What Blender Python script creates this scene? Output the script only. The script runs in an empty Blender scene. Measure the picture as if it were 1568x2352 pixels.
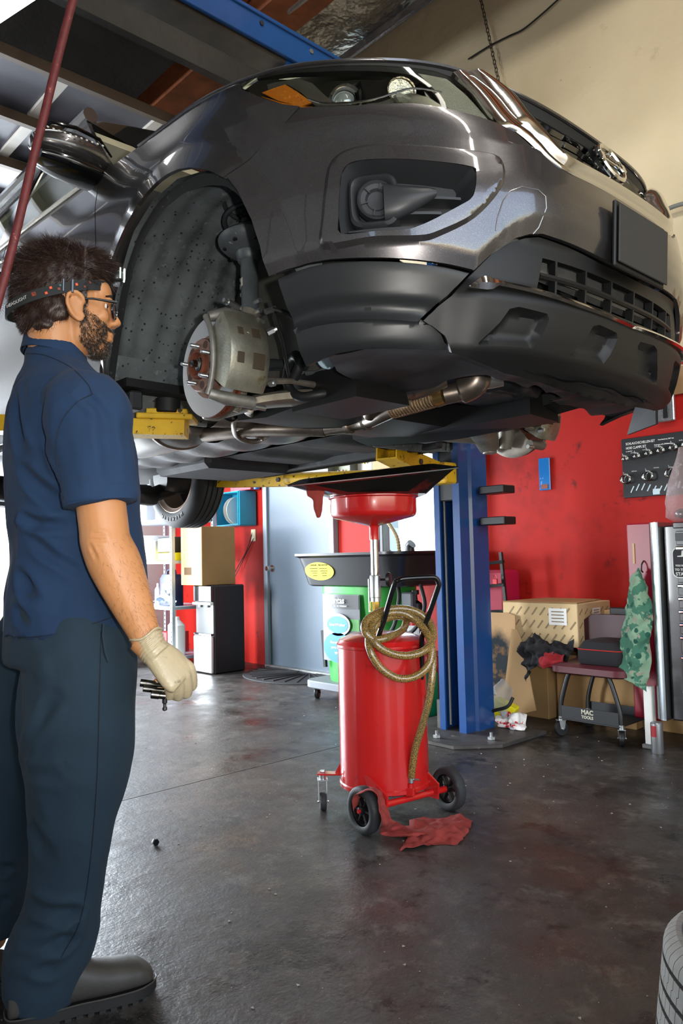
import bpy, bmesh, math, random
import numpy as np
from mathutils import Vector, Matrix, Euler, noise as mnoise
from mathutils.geometry import delaunay_2d_cdt
PI = math.pi
random.seed(7)
C = bpy.context.scene.collection
SC = bpy.context.scene

# ---------------------------------------------------------------- camera
# room axes: x runs along the bay (the car points to +x), y towards the red wall, z up; the lens is above (0, 0)
TH, PITCH, ROLL, EYE = 0.7496, 0.0594, 0.0223, 1.03
def _room(v):
    return Vector((v[0]*math.sin(TH)-v[1]*math.cos(TH), v[0]*math.cos(TH)+v[1]*math.sin(TH), v[2]))
_f = Vector((0, math.cos(PITCH), math.sin(PITCH))); _u = Vector((0, -math.sin(PITCH), math.cos(PITCH))); _r = Vector((1, 0, 0))
_R = _room(_r*math.cos(ROLL)-_u*math.sin(ROLL)); _U = _room(_r*math.sin(ROLL)+_u*math.cos(ROLL)); _F = _room(_f)
cam_d = bpy.data.cameras.new('camera'); cam = bpy.data.objects.new('camera', cam_d); C.objects.link(cam)
cam_d.sensor_fit = 'VERTICAL'; cam_d.sensor_height = 36; cam_d.lens = 36*1752.4/2352; cam_d.clip_start = .05
cam.matrix_world = Matrix(((_R.x, _U.x, -_F.x, 0), (_R.y, _U.y, -_F.y, 0), (_R.z, _U.z, -_F.z, EYE), (0, 0, 0, 1)))
SC.camera = cam

# ---------------------------------------------------------------- daylight, lamps, exposure
w = bpy.data.worlds.new('sky'); SC.world = w; w.use_nodes = True
nt = w.node_tree; bg = nt.nodes['Background']
sky = nt.nodes.new('ShaderNodeTexSky'); sky.sky_type = 'NISHITA'; sky.sun_disc = False
sky.sun_elevation = math.radians(48); sky.sun_rotation = math.radians(120)
nt.links.new(sky.outputs[0], bg.inputs[0]); bg.inputs[1].default_value = 0.55
def area(name, loc, rot, sx, sy, power, col=(1, 1, 1), portal=False, spread=180):
    l = bpy.data.lights.new(name, 'AREA'); l.shape = 'RECTANGLE'; l.size = sx; l.size_y = sy; l.energy = power; l.color = col
    l.spread = math.radians(spread)
    if portal: l.cycles.is_portal = True
    o = bpy.data.objects.new(name, l); C.objects.link(o); o.location = loc; o.rotation_euler = rot
    return o
# daylight through the far bay door, the side bay door on the man's side and the window
area('daylight_far_door', (-7.6, 1.95, 1.85), (0, math.radians(-90), 0), 3.5, 2.6, 1000, (.84, .92, 1))
area('daylight_side_door', (-6.75, -5.45, 1.9), (math.radians(90), 0, 0), 1.7, 3.5, 330, (.90, .95, 1), spread=70)
area('daylight_near_door', (2.9, 0.9, 2.2), (0, math.radians(90), 0), 3.4, 5.0, 45, (1, .93, .82))
# added strip lamps light the beige wall (their housings are built with the room)
area('added_strip_light', (-1.3, 1.7, 4.86), (math.radians(42), 0, 0), 2.3, .16, 55, (1, .95, .86))
area('added_strip_light', (1.2, 1.7, 4.86), (math.radians(42), 0, 0), 2.3, .16, 55, (1, .95, .86))
area('daylight_window', (-3.9, 4.7, 1.6), (math.radians(-90), 0, 0), .9, 1.1, 18, (.9, .96, 1))
# the photographer's flash, a little to the right of and above the lens
fl = bpy.data.lights.new('camera_flash', 'SPOT'); fl.energy = 125; fl.spot_size = math.radians(100); fl.spot_blend = .6
fl.shadow_soft_size = .02; fl.color = (1, .96, .9)
flo = bpy.data.objects.new('camera_flash', fl); C.objects.link(flo)
flo.matrix_world = cam.matrix_world @ Matrix.Translation((.13, .05, 0)) @ Matrix.Rotation(math.radians(19), 4, 'X')
SC.view_settings.view_transform = 'Standard'; SC.view_settings.look = 'None'
SC.view_settings.gamma = 1; SC.view_settings.use_curve_mapping = False
SC.view_settings.exposure = 0.0
SC.cycles.use_denoising = True
SC.cycles.max_bounces = 7; SC.cycles.diffuse_bounces = 3; SC.cycles.glossy_bounces = 4
SC.cycles.transmission_bounces = 6; SC.cycles.transparent_max_bounces = 10
SC.cycles.sample_clamp_indirect = 6
# ---------------------------------------------------------------- helpers
def srgb(c):
    if isinstance(c, str):
        c = [int(c[i:i+2], 16)/255 for i in (0, 2, 4)]
    return tuple((x/12.92 if x <= .04045 else ((x+.055)/1.055)**2.4) for x in c)
_M = {}
def mat(name, col, rough=.5, metal=0., coat=0., coat_r=.05, spec=.5, var=None, bump=None, spots=None, wear=None, emit=0, alpha=1, trans=0, ior=1.45, sheen=0, sss=0, aniso=0, stripes=None, coord='Object', build=None):
    """var=(scale, amount) brightness mottling; bump=(scale, strength); spots / wear=(scale, threshold, colour[, roughness])"""
    if name in _M: return _M[name]
    m = bpy.data.materials.new(name); m.use_nodes = True; _M[name] = m
    N, L = m.node_tree.nodes, m.node_tree.links; b = N['Principled BSDF']
    c = srgb(col); b.inputs['Base Color'].default_value = (*c, 1); m.diffuse_color = (*c, 1)
    b.inputs['Roughness'].default_value = rough; b.inputs['Metallic'].default_value = metal
    b.inputs['Specular IOR Level'].default_value = spec; b.inputs['Coat Weight'].default_value = coat
    b.inputs['Coat Roughness'].default_value = coat_r; b.inputs['IOR'].default_value = ior
    b.inputs['Alpha'].default_value = alpha; b.inputs['Transmission Weight'].default_value = trans
    b.inputs['Sheen Weight'].default_value = sheen
    if sss: b.inputs['Subsurface Weight'].default_value = sss; b.inputs['Subsurface Radius'].default_value = (.012, .005, .003)
    if emit: b.inputs['Emission Color'].default_value = (*c, 1); b.inputs['Emission Strength'].default_value = emit
    tc = N.new('ShaderNodeTexCoord'); src = tc.outputs[coord]
    def noi(scale, detail=5, rough_=.6, vec=None):
        n = N.new('ShaderNodeTexNoise'); n.inputs['Scale'].default_value = scale; n.inputs['Detail'].default_value = detail
        n.inputs['Roughness'].default_value = rough_; L.new(vec or src, n.inputs['Vector']); return n.outputs[0]
    def ramp(v, a, b_, c0=(0, 0, 0, 1), c1=(1, 1, 1, 1)):
        r = N.new('ShaderNodeValToRGB'); r.color_ramp.elements[0].position = a; r.color_ramp.elements[1].position = b_
        r.color_ramp.elements[0].color = c0; r.color_ramp.elements[1].color = c1; L.new(v, r.inputs[0]); return r.outputs[0]
    def mix(f, a, b_, mode='MIX'):
        x = N.new('ShaderNodeMix'); x.data_type = 'RGBA'; x.blend_type = mode
        if isinstance(f, float): x.inputs[0].default_value = f
        else: L.new(f, x.inputs[0])
        for k, v in ((6, a), (7, b_)):
            if isinstance(v, tuple): x.inputs[k].default_value = v if len(v) == 4 else (*v, 1)
            else: L.new(v, x.inputs[k])
        return x.outputs[2]
    cur = (*c, 1); rcur = None
    if var:
        a = var[1]; lo = tuple(max(0, x*(1-a)) for x in c); hi = tuple(min(1, x*(1+a)) for x in c)
        cur = ramp(noi(var[0]), .32, .68, (*lo, 1), (*hi, 1))
    for k in (wear or []), (spots or []):
        for s in k:
            f = ramp(noi(s[0], 6, .65), s[1], s[1]+(s[4] if len(s) > 4 else .06))
            cur = mix(f, cur, (*srgb(s[2]), 1))
            if len(s) > 3 and s[3] is not None:
                x = N.new('ShaderNodeMix'); x.data_type = 'FLOAT'; L.new(f, x.inputs[0])
                if rcur is None: x.inputs[2].default_value = rough
                else: L.new(rcur, x.inputs[2])
                x.inputs[3].default_value = s[3]; rcur = x.outputs[0]
    if build:
        cur2 = build(m, N, L, b, src, noi, ramp, mix, cur)
        if cur2 is not None: cur = cur2
    if not isinstance(cur, tuple): L.new(cur, b.inputs['Base Color'])
    if rcur is not None: L.new(rcur, b.inputs['Roughness'])
    if bump:
        bs = bump if isinstance(bump, list) else [bump]
        prev = None
        for s in bs:
            bn = N.new('ShaderNodeBump'); bn.inputs['Strength'].default_value = s[1]; bn.inputs['Distance'].default_value = s[2] if len(s) > 2 else .004
            L.new(noi(s[0], 4), bn.inputs['Height'])
            if prev: L.new(prev, bn.inputs['Normal'])
            prev = bn.outputs[0]
        L.new(prev, b.inputs['Normal'])
    return m

class MB:
    """collects geometry for ONE mesh object"""
    def __init__(self): self.v = []; self.f = []; self.mi = []; self.m = 0; self.X = None
    def add(self, vs, fs, flip=False):
        n = len(self.v)
        if self.X is not None: vs = [tuple(self.X @ Vector(p)) for p in vs]
        self.v.extend(tuple(map(float, p)) for p in vs)
        for f in fs:
            self.f.append(tuple(n+int(i) for i in (reversed(f) if flip else f))); self.mi.append(self.m)
        return self
    def box(self, c, s, rz=0, bev=0, rot=None):
        hx, hy, hz = s[0]/2, s[1]/2, s[2]/2; b = min(bev, hx*.9, hy*.9, hz*.9)
        M = (rot if rot is not None else Matrix.Rotation(rz, 3, 'Z')); c = Vector(c)
        if b <= 0:
            vs = [(x, y, z) for x in (-hx, hx) for y in (-hy, hy) for z in (-hz, hz)]
            fs = [(0, 1, 3, 2), (4, 6, 7, 5), (0, 4, 5, 1), (2, 3, 7, 6), (0, 2, 6, 4), (1, 5, 7, 3)]
            return self.add([c+M@Vector(p) for p in vs], fs)
        vs = []; idx = {}
        for sx in (-1, 1):
            for sy in (-1, 1):
                for sz in (-1, 1):
                    for k in range(3):
                        p = [sx*(hx-b), sy*(hy-b), sz*(hz-b)]; p[k] = (sx*hx, sy*hy, sz*hz)[k]
                        idx[(sx, sy, sz, k)] = len(vs); vs.append(p)
        fs = []
        for k in range(3):
            for s_ in (-1, 1):
                o = [i for i in range(3) if i != k]; q = []
                for a, b_ in ((-1, -1), (1, -1), (1, 1), (-1, 1)):
                    t = [0, 0, 0]; t[k] = s_; t[o[0]] = a; t[o[1]] = b_; q.append(idx[(t[0], t[1], t[2], k)])
                fs.append(q)
        for k in range(3):
            o = [i for i in range(3) if i != k]
            for a in (-1, 1):
                for b_ in (-1, 1):
                    q = []
                    for e, kk in ((-1, o[0]), (-1, o[1]), (1, o[1]), (1, o[0])):
                        t = [0, 0, 0]; t[k] = e; t[o[0]] = a; t[o[1]] = b_; q.append(idx[(t[0], t[1], t[2], kk)])
                    fs.append(q)
        for sx in (-1, 1):
            for sy in (-1, 1):
                for sz in (-1, 1): fs.append([idx[(sx, sy, sz, k)] for k in range(3)])
        out = []
        for f in fs:
            P = [Vector(vs[i]) for i in f]; nrm = (P[1]-P[0]).cross(P[2]-P[0]); ctr = sum(P, Vector())/len(P)
            out.append(f if nrm.dot(ctr) > 0 else list(reversed(f)))
        return self.add([c+M@Vector(p) for p in vs], out)
    def rings(self, rs, close=True, cap0=True, cap1=True, loop=False):
        """loft rings (lists of equal length)"""
        n = len(rs[0]); vs = [p for r in rs for p in r]; fs = []
        R_ = len(rs)
        for i in range(R_ if loop else R_-1):
            a = i*n; b = ((i+1) % R_)*n
            for j in range(n if close else n-1):
                k = (j+1) % n; fs.append((a+j, a+k, b+k, b+j))
        if not loop and close:
            if cap0: fs.append(tuple(reversed(range(n))))
            if cap1: fs.append(tuple((R_-1)*n+j for j in range(n)))
        return self.add(vs, fs)
    def lathe(self, prof, c=(0, 0, 0), axis='Z', seg=32, M=None, cap=True, a0=0, a1=2*PI):
        """prof: (radius, height) along the axis"""
        if M is None:
            M = {'Z': Matrix.Identity(3), 'X': Matrix(((0, 0, 1), (0, 1, 0), (-1, 0, 0))), 'Y': Matrix(((1, 0, 0), (0, 0, 1), (0, -1, 0)))}[axis]
        c = Vector(c); full = abs(a1-a0-2*PI) < 1e-6; rs = []
        for r, h in prof:
            rs.append([c+M@Vector((r*math.cos(a0+(a1-a0)*j/seg), r*math.sin(a0+(a1-a0)*j/seg), h)) for j in range(seg if full else seg+1)])
        return self.rings(rs, full, cap and prof[0][0] > 1e-5, cap and prof[-1][0] > 1e-5)
    def cyl(self, p0, p1, r, r1=None, seg=16, bev=0):
        p0, p1 = Vector(p0), Vector(p1); d = p1-p0; h = d.length
        M = d.to_track_quat('Z', 'Y').to_matrix(); r1 = r if r1 is None else r1
        pr = [(r, 0), (r1, h)] if not bev else [(r-bev, 0), (r, bev), (r1, h-bev), (r1-bev, h)]
        return self.lathe(pr, p0, seg=seg, M=M)
    def tube(self, pts, r, seg=10, closed=False, cap=True, flat=1.0, up=None):
        P = [Vector(p) for p in pts]; n = len(P); rs = []
        T = [((P[(i+1) % n]-P[i-1]) if (closed or 0 < i < n-1) else (P[1]-P[0] if i == 0 else P[-1]-P[-2])).normalized() for i in range(n)]
        u = Vector(up) if up else T[0].orthogonal().normalized()
        for i in range(n):
            u = (u-T[i]*u.dot(T[i])); u = u.normalized() if u.length > 1e-6 else T[i].orthogonal().normalized()
            v = T[i].cross(u); rr = r[i] if isinstance(r, (list, tuple)) else r
            rs.append([P[i]+(u*math.cos(2*PI*j/seg)*flat+v*math.sin(2*PI*j/seg))*rr for j in range(seg)])
        return self.rings(rs, True, cap, cap, loop=closed)
    def ball(self, c, r, seg=14, rn=8):
        r = (r, r, r) if isinstance(r, (int, float)) else r; c = Vector(c); rs = []
        for i in range(rn+1):
            t = PI*i/rn; s = max(math.sin(t), 1e-4)
            rs.append([c+Vector((r[0]*s*math.cos(2*PI*j/seg), r[1]*s*math.sin(2*PI*j/seg), -r[2]*math.cos(t))) for j in range(seg)])
        return self.rings(rs)
    def prism(self, poly, h, M=None, c=(0, 0, 0), bev=0):
        """closed polygon in xy, extruded along z by h; M 3x3 places it"""
        M = M or Matrix.Identity(3); c = Vector(c); n = len(poly)
        area_ = sum(poly[i][0]*poly[(i+1) % n][1]-poly[(i+1) % n][0]*poly[i][1] for i in range(n))
        if area_ < 0: poly = poly[::-1]
        rs = []
        def off(p, d):
            out = []
            for i in range(n):
                a, b, e = Vector(p[i-1]), Vector(p[i]), Vector(p[(i+1) % n])
                t1 = (b-a).normalized(); t2 = (e-b).normalized(); nn = Vector((-(t1+t2).y, (t1+t2).x))
                nn = nn.normalized() if nn.length > 1e-6 else Vector((-t1.y, t1.x))
                out.append(b+nn*d/max(.4, abs(nn.dot(Vector((-t1.y, t1.x))))))
            return out
        lev = [(0, 0), (0, h)] if not bev else [(bev, 0), (0, bev), (0, h-bev), (bev, h)]
        for d, z in lev:
            rs.append([c+M@Vector((p[0], p[1], z)) for p in (off(poly, d) if d else poly)])
        return self.rings(rs)
    def grid(self, fn, nu, nv, closeu=False):
        vs = [fn(i/nu, j/nv) for j in range(nv+1) for i in range(nu+(0 if closeu else 1))]; n = nu+(0 if closeu else 1)
        fs = [(j*n+i, j*n+(i+1) % n, (j+1)*n+(i+1) % n, (j+1)*n+i) for j in range(nv) for i in range(nu)]
        return self.add(vs, fs)
    def hexnut(self, c, r, h, M=None): return self.lathe([(r*.9, 0), (r, h*.15), (r, h*.85), (r*.9, h)], c, seg=6, M=M)

def axes(x, z=None, y=None):
    """3x3 whose columns are the given x axis and z (or y) axis"""
    x = Vector(x).normalized()
    if z is not None:
        z = Vector(z); z = (z-x*z.dot(x)).normalized(); y = z.cross(x)
    else:
        y = Vector(y); y = (y-x*y.dot(x)).normalized(); z = x.cross(y)
    return Matrix((x, y, z)).transposed()
def obj(name, mb, m=None, parent=None, label=None, cat=None, group=None, kind=None, ang=35, loc=None, rz=None, weld=False):
    me = bpy.data.meshes.new(name)
    me.from_pydata(mb.v, [], mb.f)
    ms = m if isinstance(m, (list, tuple)) else [m]
    for x in ms: me.materials.append(x)
    if len(ms) > 1: me.polygons.foreach_set('material_index', mb.mi)
    if weld:
        bm = bmesh.new(); bm.from_mesh(me); bmesh.ops.remove_doubles(bm, verts=bm.verts, dist=1e-5)
        bmesh.ops.recalc_face_normals(bm, faces=bm.faces); bm.to_mesh(me); bm.free()
    me.update()
    if ang:
        me.polygons.foreach_set('use_smooth', [True]*len(me.polygons)); me.set_sharp_from_angle(angle=math.radians(ang))
    o = bpy.data.objects.new(name, me); C.objects.link(o)
    return tag(o, parent, label, cat, group, kind, loc, rz)
def tag(o, parent=None, label=None, cat=None, group=None, kind=None, loc=None, rz=None):
    if parent is not None: o.parent = parent
    if label: o['label'] = label
    if cat: o['category'] = cat
    if group: o['group'] = group
    if kind: o['kind'] = kind
    if loc is not None: o.location = loc
    if rz is not None: o.rotation_euler = (0, 0, rz)
    return o
def thing(name, label, cat, loc=(0, 0, 0), rz=0, group=None):
    o = bpy.data.objects.new(name, None); C.objects.link(o); o.empty_display_size = .1
    return tag(o, None, label, cat, group, None, loc, rz)
def struct(name, mb, m, **k): return obj(name, mb, m, kind='structure', **k)
def dup(root, loc=None, rz=None, label=None, group=None, parent=None):
    r = root.copy(); C.objects.link(r)
    if parent is not None: r.parent = parent
    if loc is not None: r.location = loc
    if rz is not None: r.rotation_euler = (0, 0, rz)
    if label: r['label'] = label
    if group: r['group'] = group
    for ch in list(root.children):
        dup(ch, parent=r)
    return r
def text(name, body, size, m, parent, loc, M, depth=.0006, align='CENTER', bold=0, label=None, sx=1.0, kind=None):
    """flat lettering in the local plane of the 3x3 M (x along the line, y up)"""
    cu = bpy.data.curves.new(name, 'FONT'); cu.body = body; cu.size = size; cu.align_x = align; cu.align_y = 'CENTER'
    cu.extrude = depth; cu.offset = bold; cu.resolution_u = 3
    t = bpy.data.objects.new(name, cu); C.objects.link(t)
    dg = bpy.context.evaluated_depsgraph_get(); me = bpy.data.meshes.new_from_object(t.evaluated_get(dg))
    C.objects.unlink(t); bpy.data.objects.remove(t)
    o = bpy.data.objects.new(name, me); C.objects.link(o); me.materials.clear(); me.materials.append(m)
    o.parent = parent; mm = M.to_4x4() @ Matrix.Diagonal((sx, 1, 1, 1)); mm.translation = Vector(loc); o.matrix_local = mm
    if label: o['label'] = label
    return o
def cr(pts, k=8, closed=False):
    """Catmull-Rom resampling"""
    P = [np.array(p, float) for p in pts]; n = len(P); out = []
    for i in range(n if closed else n-1):
        p0 = P[i-1] if (closed or i > 0) else 2*P[0]-P[1]; p1 = P[i]; p2 = P[(i+1) % n]
        p3 = P[(i+2) % n] if (closed or i < n-2) else 2*P[-1]-P[-2]
        for j in range(k):
            t = j/k; out.append(.5*((2*p1)+(p2-p0)*t+(2*p0-5*p1+4*p2-p3)*t*t+(3*p1-p0-3*p2+p3)*t**3))
    if not closed: out.append(P[-1])
    return [tuple(map(float, q)) for q in out]
def voxel(mb, size, smooth=6, name='tmp'):
    """fuse overlapping lofts into one continuous skin; returns verts, faces"""
    me = bpy.data.meshes.new(name); me.from_pydata(mb.v, [], mb.f); me.update()
    o = bpy.data.objects.new(name, me); C.objects.link(o)
    md = o.modifiers.new('r', 'REMESH'); md.mode = 'VOXEL'; md.voxel_size = size; md.adaptivity = 0
    if smooth:
        sm = o.modifiers.new('s', 'SMOOTH'); sm.factor = .5; sm.iterations = smooth
    dg = bpy.context.evaluated_depsgraph_get(); ev = bpy.data.meshes.new_from_object(o.evaluated_get(dg))
    V = np.empty(len(ev.vertices)*3); ev.vertices.foreach_get('co', V); V = V.reshape(-1, 3)
    F_ = [tuple(p.vertices) for p in ev.polygons]
    bpy.data.objects.remove(o); bpy.data.meshes.remove(ev)
    return V, F_
# ---------------------------------------------------------------- the room
def floor_extra(m, N, L, b, src, noi, ramp, mix, cur):
    f = ramp(noi(1.1, 7, .7), .42, .58); cur = mix(f, cur, (*srgb('312d2a'), 1))
    f6 = ramp(noi(7, 8, .8), .52, .64); cur = mix(f6, cur, (*srgb('57524c'), 1))
    f2 = ramp(noi(2.6, 8, .78), .53, .60); cur = mix(f2, cur, (*srgb('1b1917'), 1))
    f3 = ramp(noi(1.6, 6, .7), .60, .68); cur = mix(f3, cur, (*srgb('33201d'), 1))
    f4 = ramp(noi(230, 2, .5), .735, .75); cur = mix(f4, cur, (*srgb('c8c2b8'), 1))
    f5 = ramp(noi(38, 5, .7), .64, .68); cur = mix(f5, cur, (*srgb('262321'), 1))
    r = N.new('ShaderNodeMapRange'); L.new(noi(3.2, 8, .7), r.inputs[0]); r.inputs[1].default_value = .3; r.inputs[2].default_value = .7
    r.inputs[3].default_value = .20; r.inputs[4].default_value = .62; L.new(r.outputs[0], b.inputs['Roughness'])
    return cur
m_floor = mat('oily concrete', '413e3b', .45, build=floor_extra, bump=[(18, .30, .008), (90, .30, .004)])
m_red = mat('red wall paint', 'a01a12', .6, spec=.2, spots=[(1.7, .54, '86160f', None, .12), (5.5, .61, '551410', None, .10), (60, .76, 'b8aca0')], bump=(70, .15))
m_beige = mat('beige wall sheet', 'bdae90', .7, var=(1.2, .08), spots=[(3.2, .66, 'a4967a', None, .1), (11, .70, '86795f', None, .05)], bump=[(2.0, .6, .05), (9, .3, .02)])
m_foil = mat('foil roof blanket', 'b0aba6', .34, metal=.75, var=(1.6, .2), bump=[(2.2, .9, .12), (7, .5, .04)])
m_dark = mat('dark roof sheathing', '2a2826', .7, var=(2, .3), bump=(5, .4, .03))
m_wood = mat('red brown timber', '7c4426', .55, var=(6, .35), spots=[(2.2, .6, '4c2614', None, .1)], bump=(30, .2))
m_galv = mat('galvanised steel', 'b4b6b4', .35, metal=.9, var=(14, .18))
m_steelgrey = mat('grey painted steel', '6d6f6c', .5)
m_blackm = mat('black painted steel', '161718', .38)
m_white = mat('white paint', 'e9e9e4', .5, var=(4, .05))
m_greyw = mat('off white partition', 'b9bab8', .6)

fb = MB().box((-4.5, 0, -.06), (19, 13, .08)); floor = struct('floor', fb, mat('joint dirt', '1d1b19', .8), ang=0)
for x0, x1, y0, y1 in ((-3.128, 1.6, -6, 5), (-14, -3.134, -6, 5), (1.606, 5, -6, 5)):
    obj('slab', MB().box(((x0+x1)/2, (y0+y1)/2, -.01), (x1-x0, y1-y0, .02)), m_floor, floor, ang=0)

YW = 4.55
wr = MB()
def wbox(mb, x0, x1, z0, z1, y0=YW, y1=YW+.14): mb.box(((x0+x1)/2, (y0+y1)/2, (z0+z1)/2), (x1-x0, y1-y0, z1-z0))
# red painted lower wall with the hole of the window at x -4.45..-3.42
wbox(wr, -9, -5.93, 0, 1.98); wbox(wr, -5.93, -4.97, 2.06, 2.2); wbox(wr, -4.97, -4.45, 0, 2.2); wbox(wr, -4.45, -3.42, 0, 1.03); wbox(wr, -3.42, -.7, 0, 2.0)
wall_r = struct('wall_right', wr, m_red, ang=0)
up_ = MB(); wbox(up_, -9, -4.97, 2.2, 5.5); wbox(up_, -4.97, -3.42, 2.2, 5.5); wbox(up_, -3.42, -.7, 2.0, 5.5); wbox(up_, -.7, 4, 0, 5.5); wbox(up_, -9, -5.93, 1.98, 2.2)
obj('upper_wall_lining', up_, m_beige, wall_r, ang=0)
wp = MB(); wbox(wp, -1.99, -.7, 1.955, 2.12, 4.535, 4.549); obj('pegboard_strip', wp, mat('pegboard', '8a6a48', .7, spots=[(60, .7, '2a1c10')]), wall_r, ang=0)
tr = MB(); wbox(tr, -3.42, -3.36, .0, 2.2, 4.5, 4.56); struct('trim_1', tr, mat('dull trim', '5f5650', .6), ang=0)
bw = MB(); bw.box((-7.75, 3.98, 2.75), (.14, 1.3, 5.5)); bw.box((-7.75, 1.95, 4.6), (.14, 2.8, 1.8)); bw.box((-7.75, -2.5, 2.75), (.14, 6.2, 5.5))
struct('wall_back', bw, m_greyw, ang=0)
lw = MB().box((-1.66, -5.6, 2.75), (8.42, .14, 5.5)); lw.box((-7.65, -5.6, 2.75), (.2, .14, 5.5)); lw.box((-6.75, -5.6, 4.55), (1.76, .14, 1.9)); struct('wall_left', lw, m_greyw, ang=0)
fw = MB(); fw.box((3.2, -4, 2.75), (.14, 3.4, 5.5)); fw.box((3.2, 4.1, 2.75), (.14, 1.2, 5.5)); fw.box((3.2, .6, 4.75), (.14, 5.8, 1.5))
struct('wall_front', fw, m_beige, ang=0)
# roof: foil blanket between timber purlins
def roofz(x, y): return 5.5+.10*(4.55-y)*(.5+.5*math.cos(y*.7))*0+.07*math.sin(x*5.1+math.sin(y*3)*1.2)*.5+.02*math.sin(y*9+x*2)
rf = MB().grid(lambda u, v: (-8+11.4*u, -5.6+10.2*v, roofz(-8+11.4*u, -5.6+10.2*v)), 120, 90)
struct('ceiling', rf, m_foil, ang=180)
bs = MB(); bs.box((-2.4, 3.17, 5.03), (10.8, .33, .62), bev=.01); obj('beam', bs, m_wood, None, label='big reddish timber roof beam running above the lift crossbar', cat='beam', ang=30)
for k, y in enumerate((-.9, 1.2)):
    b2 = MB(); b2.box((-2.4, y, 5.15), (10.8, .2, .5), bev=.01); struct('trim_%d' % (k+2), b2, m_wood, ang=30)
ds = MB(); ds.box((-5.6, .9, 4.72), (4.6, 3.9, .03)); struct('trim_4', ds, m_dark, ang=0)
# the window and the parked car seen through its glass
wn = MB()
for x in (-4.43, -3.44): wn.box((x, 4.6, 1.6), (.05, .08, 1.18), bev=.004)
for z in (1.04, 2.18): wn.box((-3.935, 4.6, z), (1.03, .08, .05), bev=.004)
win = struct('window_1', wn, mat('dark window frame', '1c1d1f', .4))
pn = MB().box((-3.935, 4.61, 1.61), (.96, .006, 1.1)); obj('pane', pn, mat('window glass', 'eef6f4', .02, trans=1, ior=1.1, spec=.3), win, ang=0)
# door in the long wall
dr = MB(); dr.box((-5.45, 4.545, 1.02), (.90, .045, 2.03), bev=.004)
door = struct('door_1', dr, mat('blue grey door paint', '4e5a66', .42, var=(1.4, .1), spots=[(16, .72, '39434c')]))
df = MB(); df.box((-5.93, 4.54, 1.04), (.06, .09, 2.08), bev=.004); df.box((-4.97, 4.54, 1.04), (.06, .09, 2.08), bev=.004); df.box((-5.45, 4.54, 2.07), (.9, .09, .06), bev=.004)
obj('door_frame', df, mat('door frame paint', '8793a0', .45), door)
kb = MB().lathe([(.001, -.07), (.022, -.068), (.029, -.05), (.026, -.03), (.012, -.02), (.012, 0), (.032, 0), (.032, .006)], (-5.85, 4.515, .94), 'Y', 20)
obj('door_knob', kb, mat('polished knob', 'd5d3cf', .16, metal=1), door, label='round polished metal knob')
th_ = MB().box((-5.45, 4.50, .012), (.94, .08, .024), bev=.004); obj('threshold', th_, m_galv, door)

for x in (-1.3, 1.2):  # housings and tubes of the lamps added to brighten the upper wall
    sl_ = obj('added_strip_lamp', MB().box((0, 0, .06), (2.45, .18, .07), bev=.01), m_white, None, ('added strip lamp under the roof above the car' if x < 0 else 'added strip lamp under the roof in front of the car'), 'ceiling lamp', loc=(x, 1.68, 4.90))
    for dy in (-.04, .04): obj('tube', MB().cyl((-1.18, dy, .012), (1.18, dy, .012), .013, seg=10), mat('glowing tube', 'fff6e6', .5, emit=4), sl_)
    for dx in (-1, 1): obj('hanger_wire', MB().cyl((dx, 0, .09), (dx, 0, .62), .003, seg=6), m_galv, sl_)
# ---------------------------------------------------------------- the car on the lift
CAR = thing('car', 'dark grey metallic sport utility vehicle raised on the yellow lift arms, front wheel off', 'car', (-2.0059, 2.1636, 1.3666))
NN = 2.7
A_T = [(.05, .80), (.1, .85), (.17, .90), (.25, .94), (.35, .965), (.45, .975), (.6, .98), (.75, .955), (.9, .90), (1.0, .84), (1.1, .70), (1.2, .4)]
B_T = [(.1, .93), (.25, .95), (.45, .975), (.6, .985), (.8, .98), (.95, .965), (1.05, .945), (1.15, .92), (1.25, .89), (1.5, .80), (1.75, .68)]
def smt(z, T):
    a = [t[0] for t in T]; b = [t[1] for t in T]; h = .03
    return (np.interp(z-h, a, b)+np.interp(z, a, b)*2+np.interp(z+h, a, b))/4
_a = np.linspace(0, PI/2, 2001); _x = .98*np.cos(_a)**(2/NN); _y = .98*np.sin(_a)**(2/NN)
_S = np.concatenate([[0], np.cumsum(np.hypot(np.diff(_x), np.diff(_y)))]); SM = _S[-1]     # 1.625: s where the flank begins (x = 0)
def base(s, z):
    s = np.asarray(s, float); z = np.asarray(z, float); A = smt(z, A_T); B = smt(z, B_T); a = np.interp(np.clip(s, 0, SM), _S, _a)
    x = np.where(s < SM, A*np.cos(a)**(2/NN), SM-s); y = -B*np.where(s < SM, np.sin(a)**(2/NN), 1)
    return np.stack([x, y, z+0*s], -1)
def norm(s, z):
    e = 2e-3; a = base(s+e, z)-base(np.maximum(s-e, 0), z); b = base(s, z+e)-base(s, z-e); n = np.cross(b, a)
    return n/np.linalg.norm(n, axis=-1, keepdims=True)
def surf(s, z, d=0.):
    s = np.asarray(s, float); z = np.asarray(z, float)
    return base(s, z)+norm(s, z)*np.asarray(d+0*s)[..., None]
def ss(x, a, b):
    t = np.clip((x-a)/(b-a), 0, 1); return t*t*(3-2*t)
def dense(poly, step):
    out = []
    n = len(poly)
    for i in range(n):
        a, b = np.array(poly[i], float), np.array(poly[(i+1) % n], float); k = max(1, int(np.ceil(np.linalg.norm(b-a)/step)))
        out += [tuple(a+(b-a)*j/k) for j in range(k)]
    return out
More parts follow.
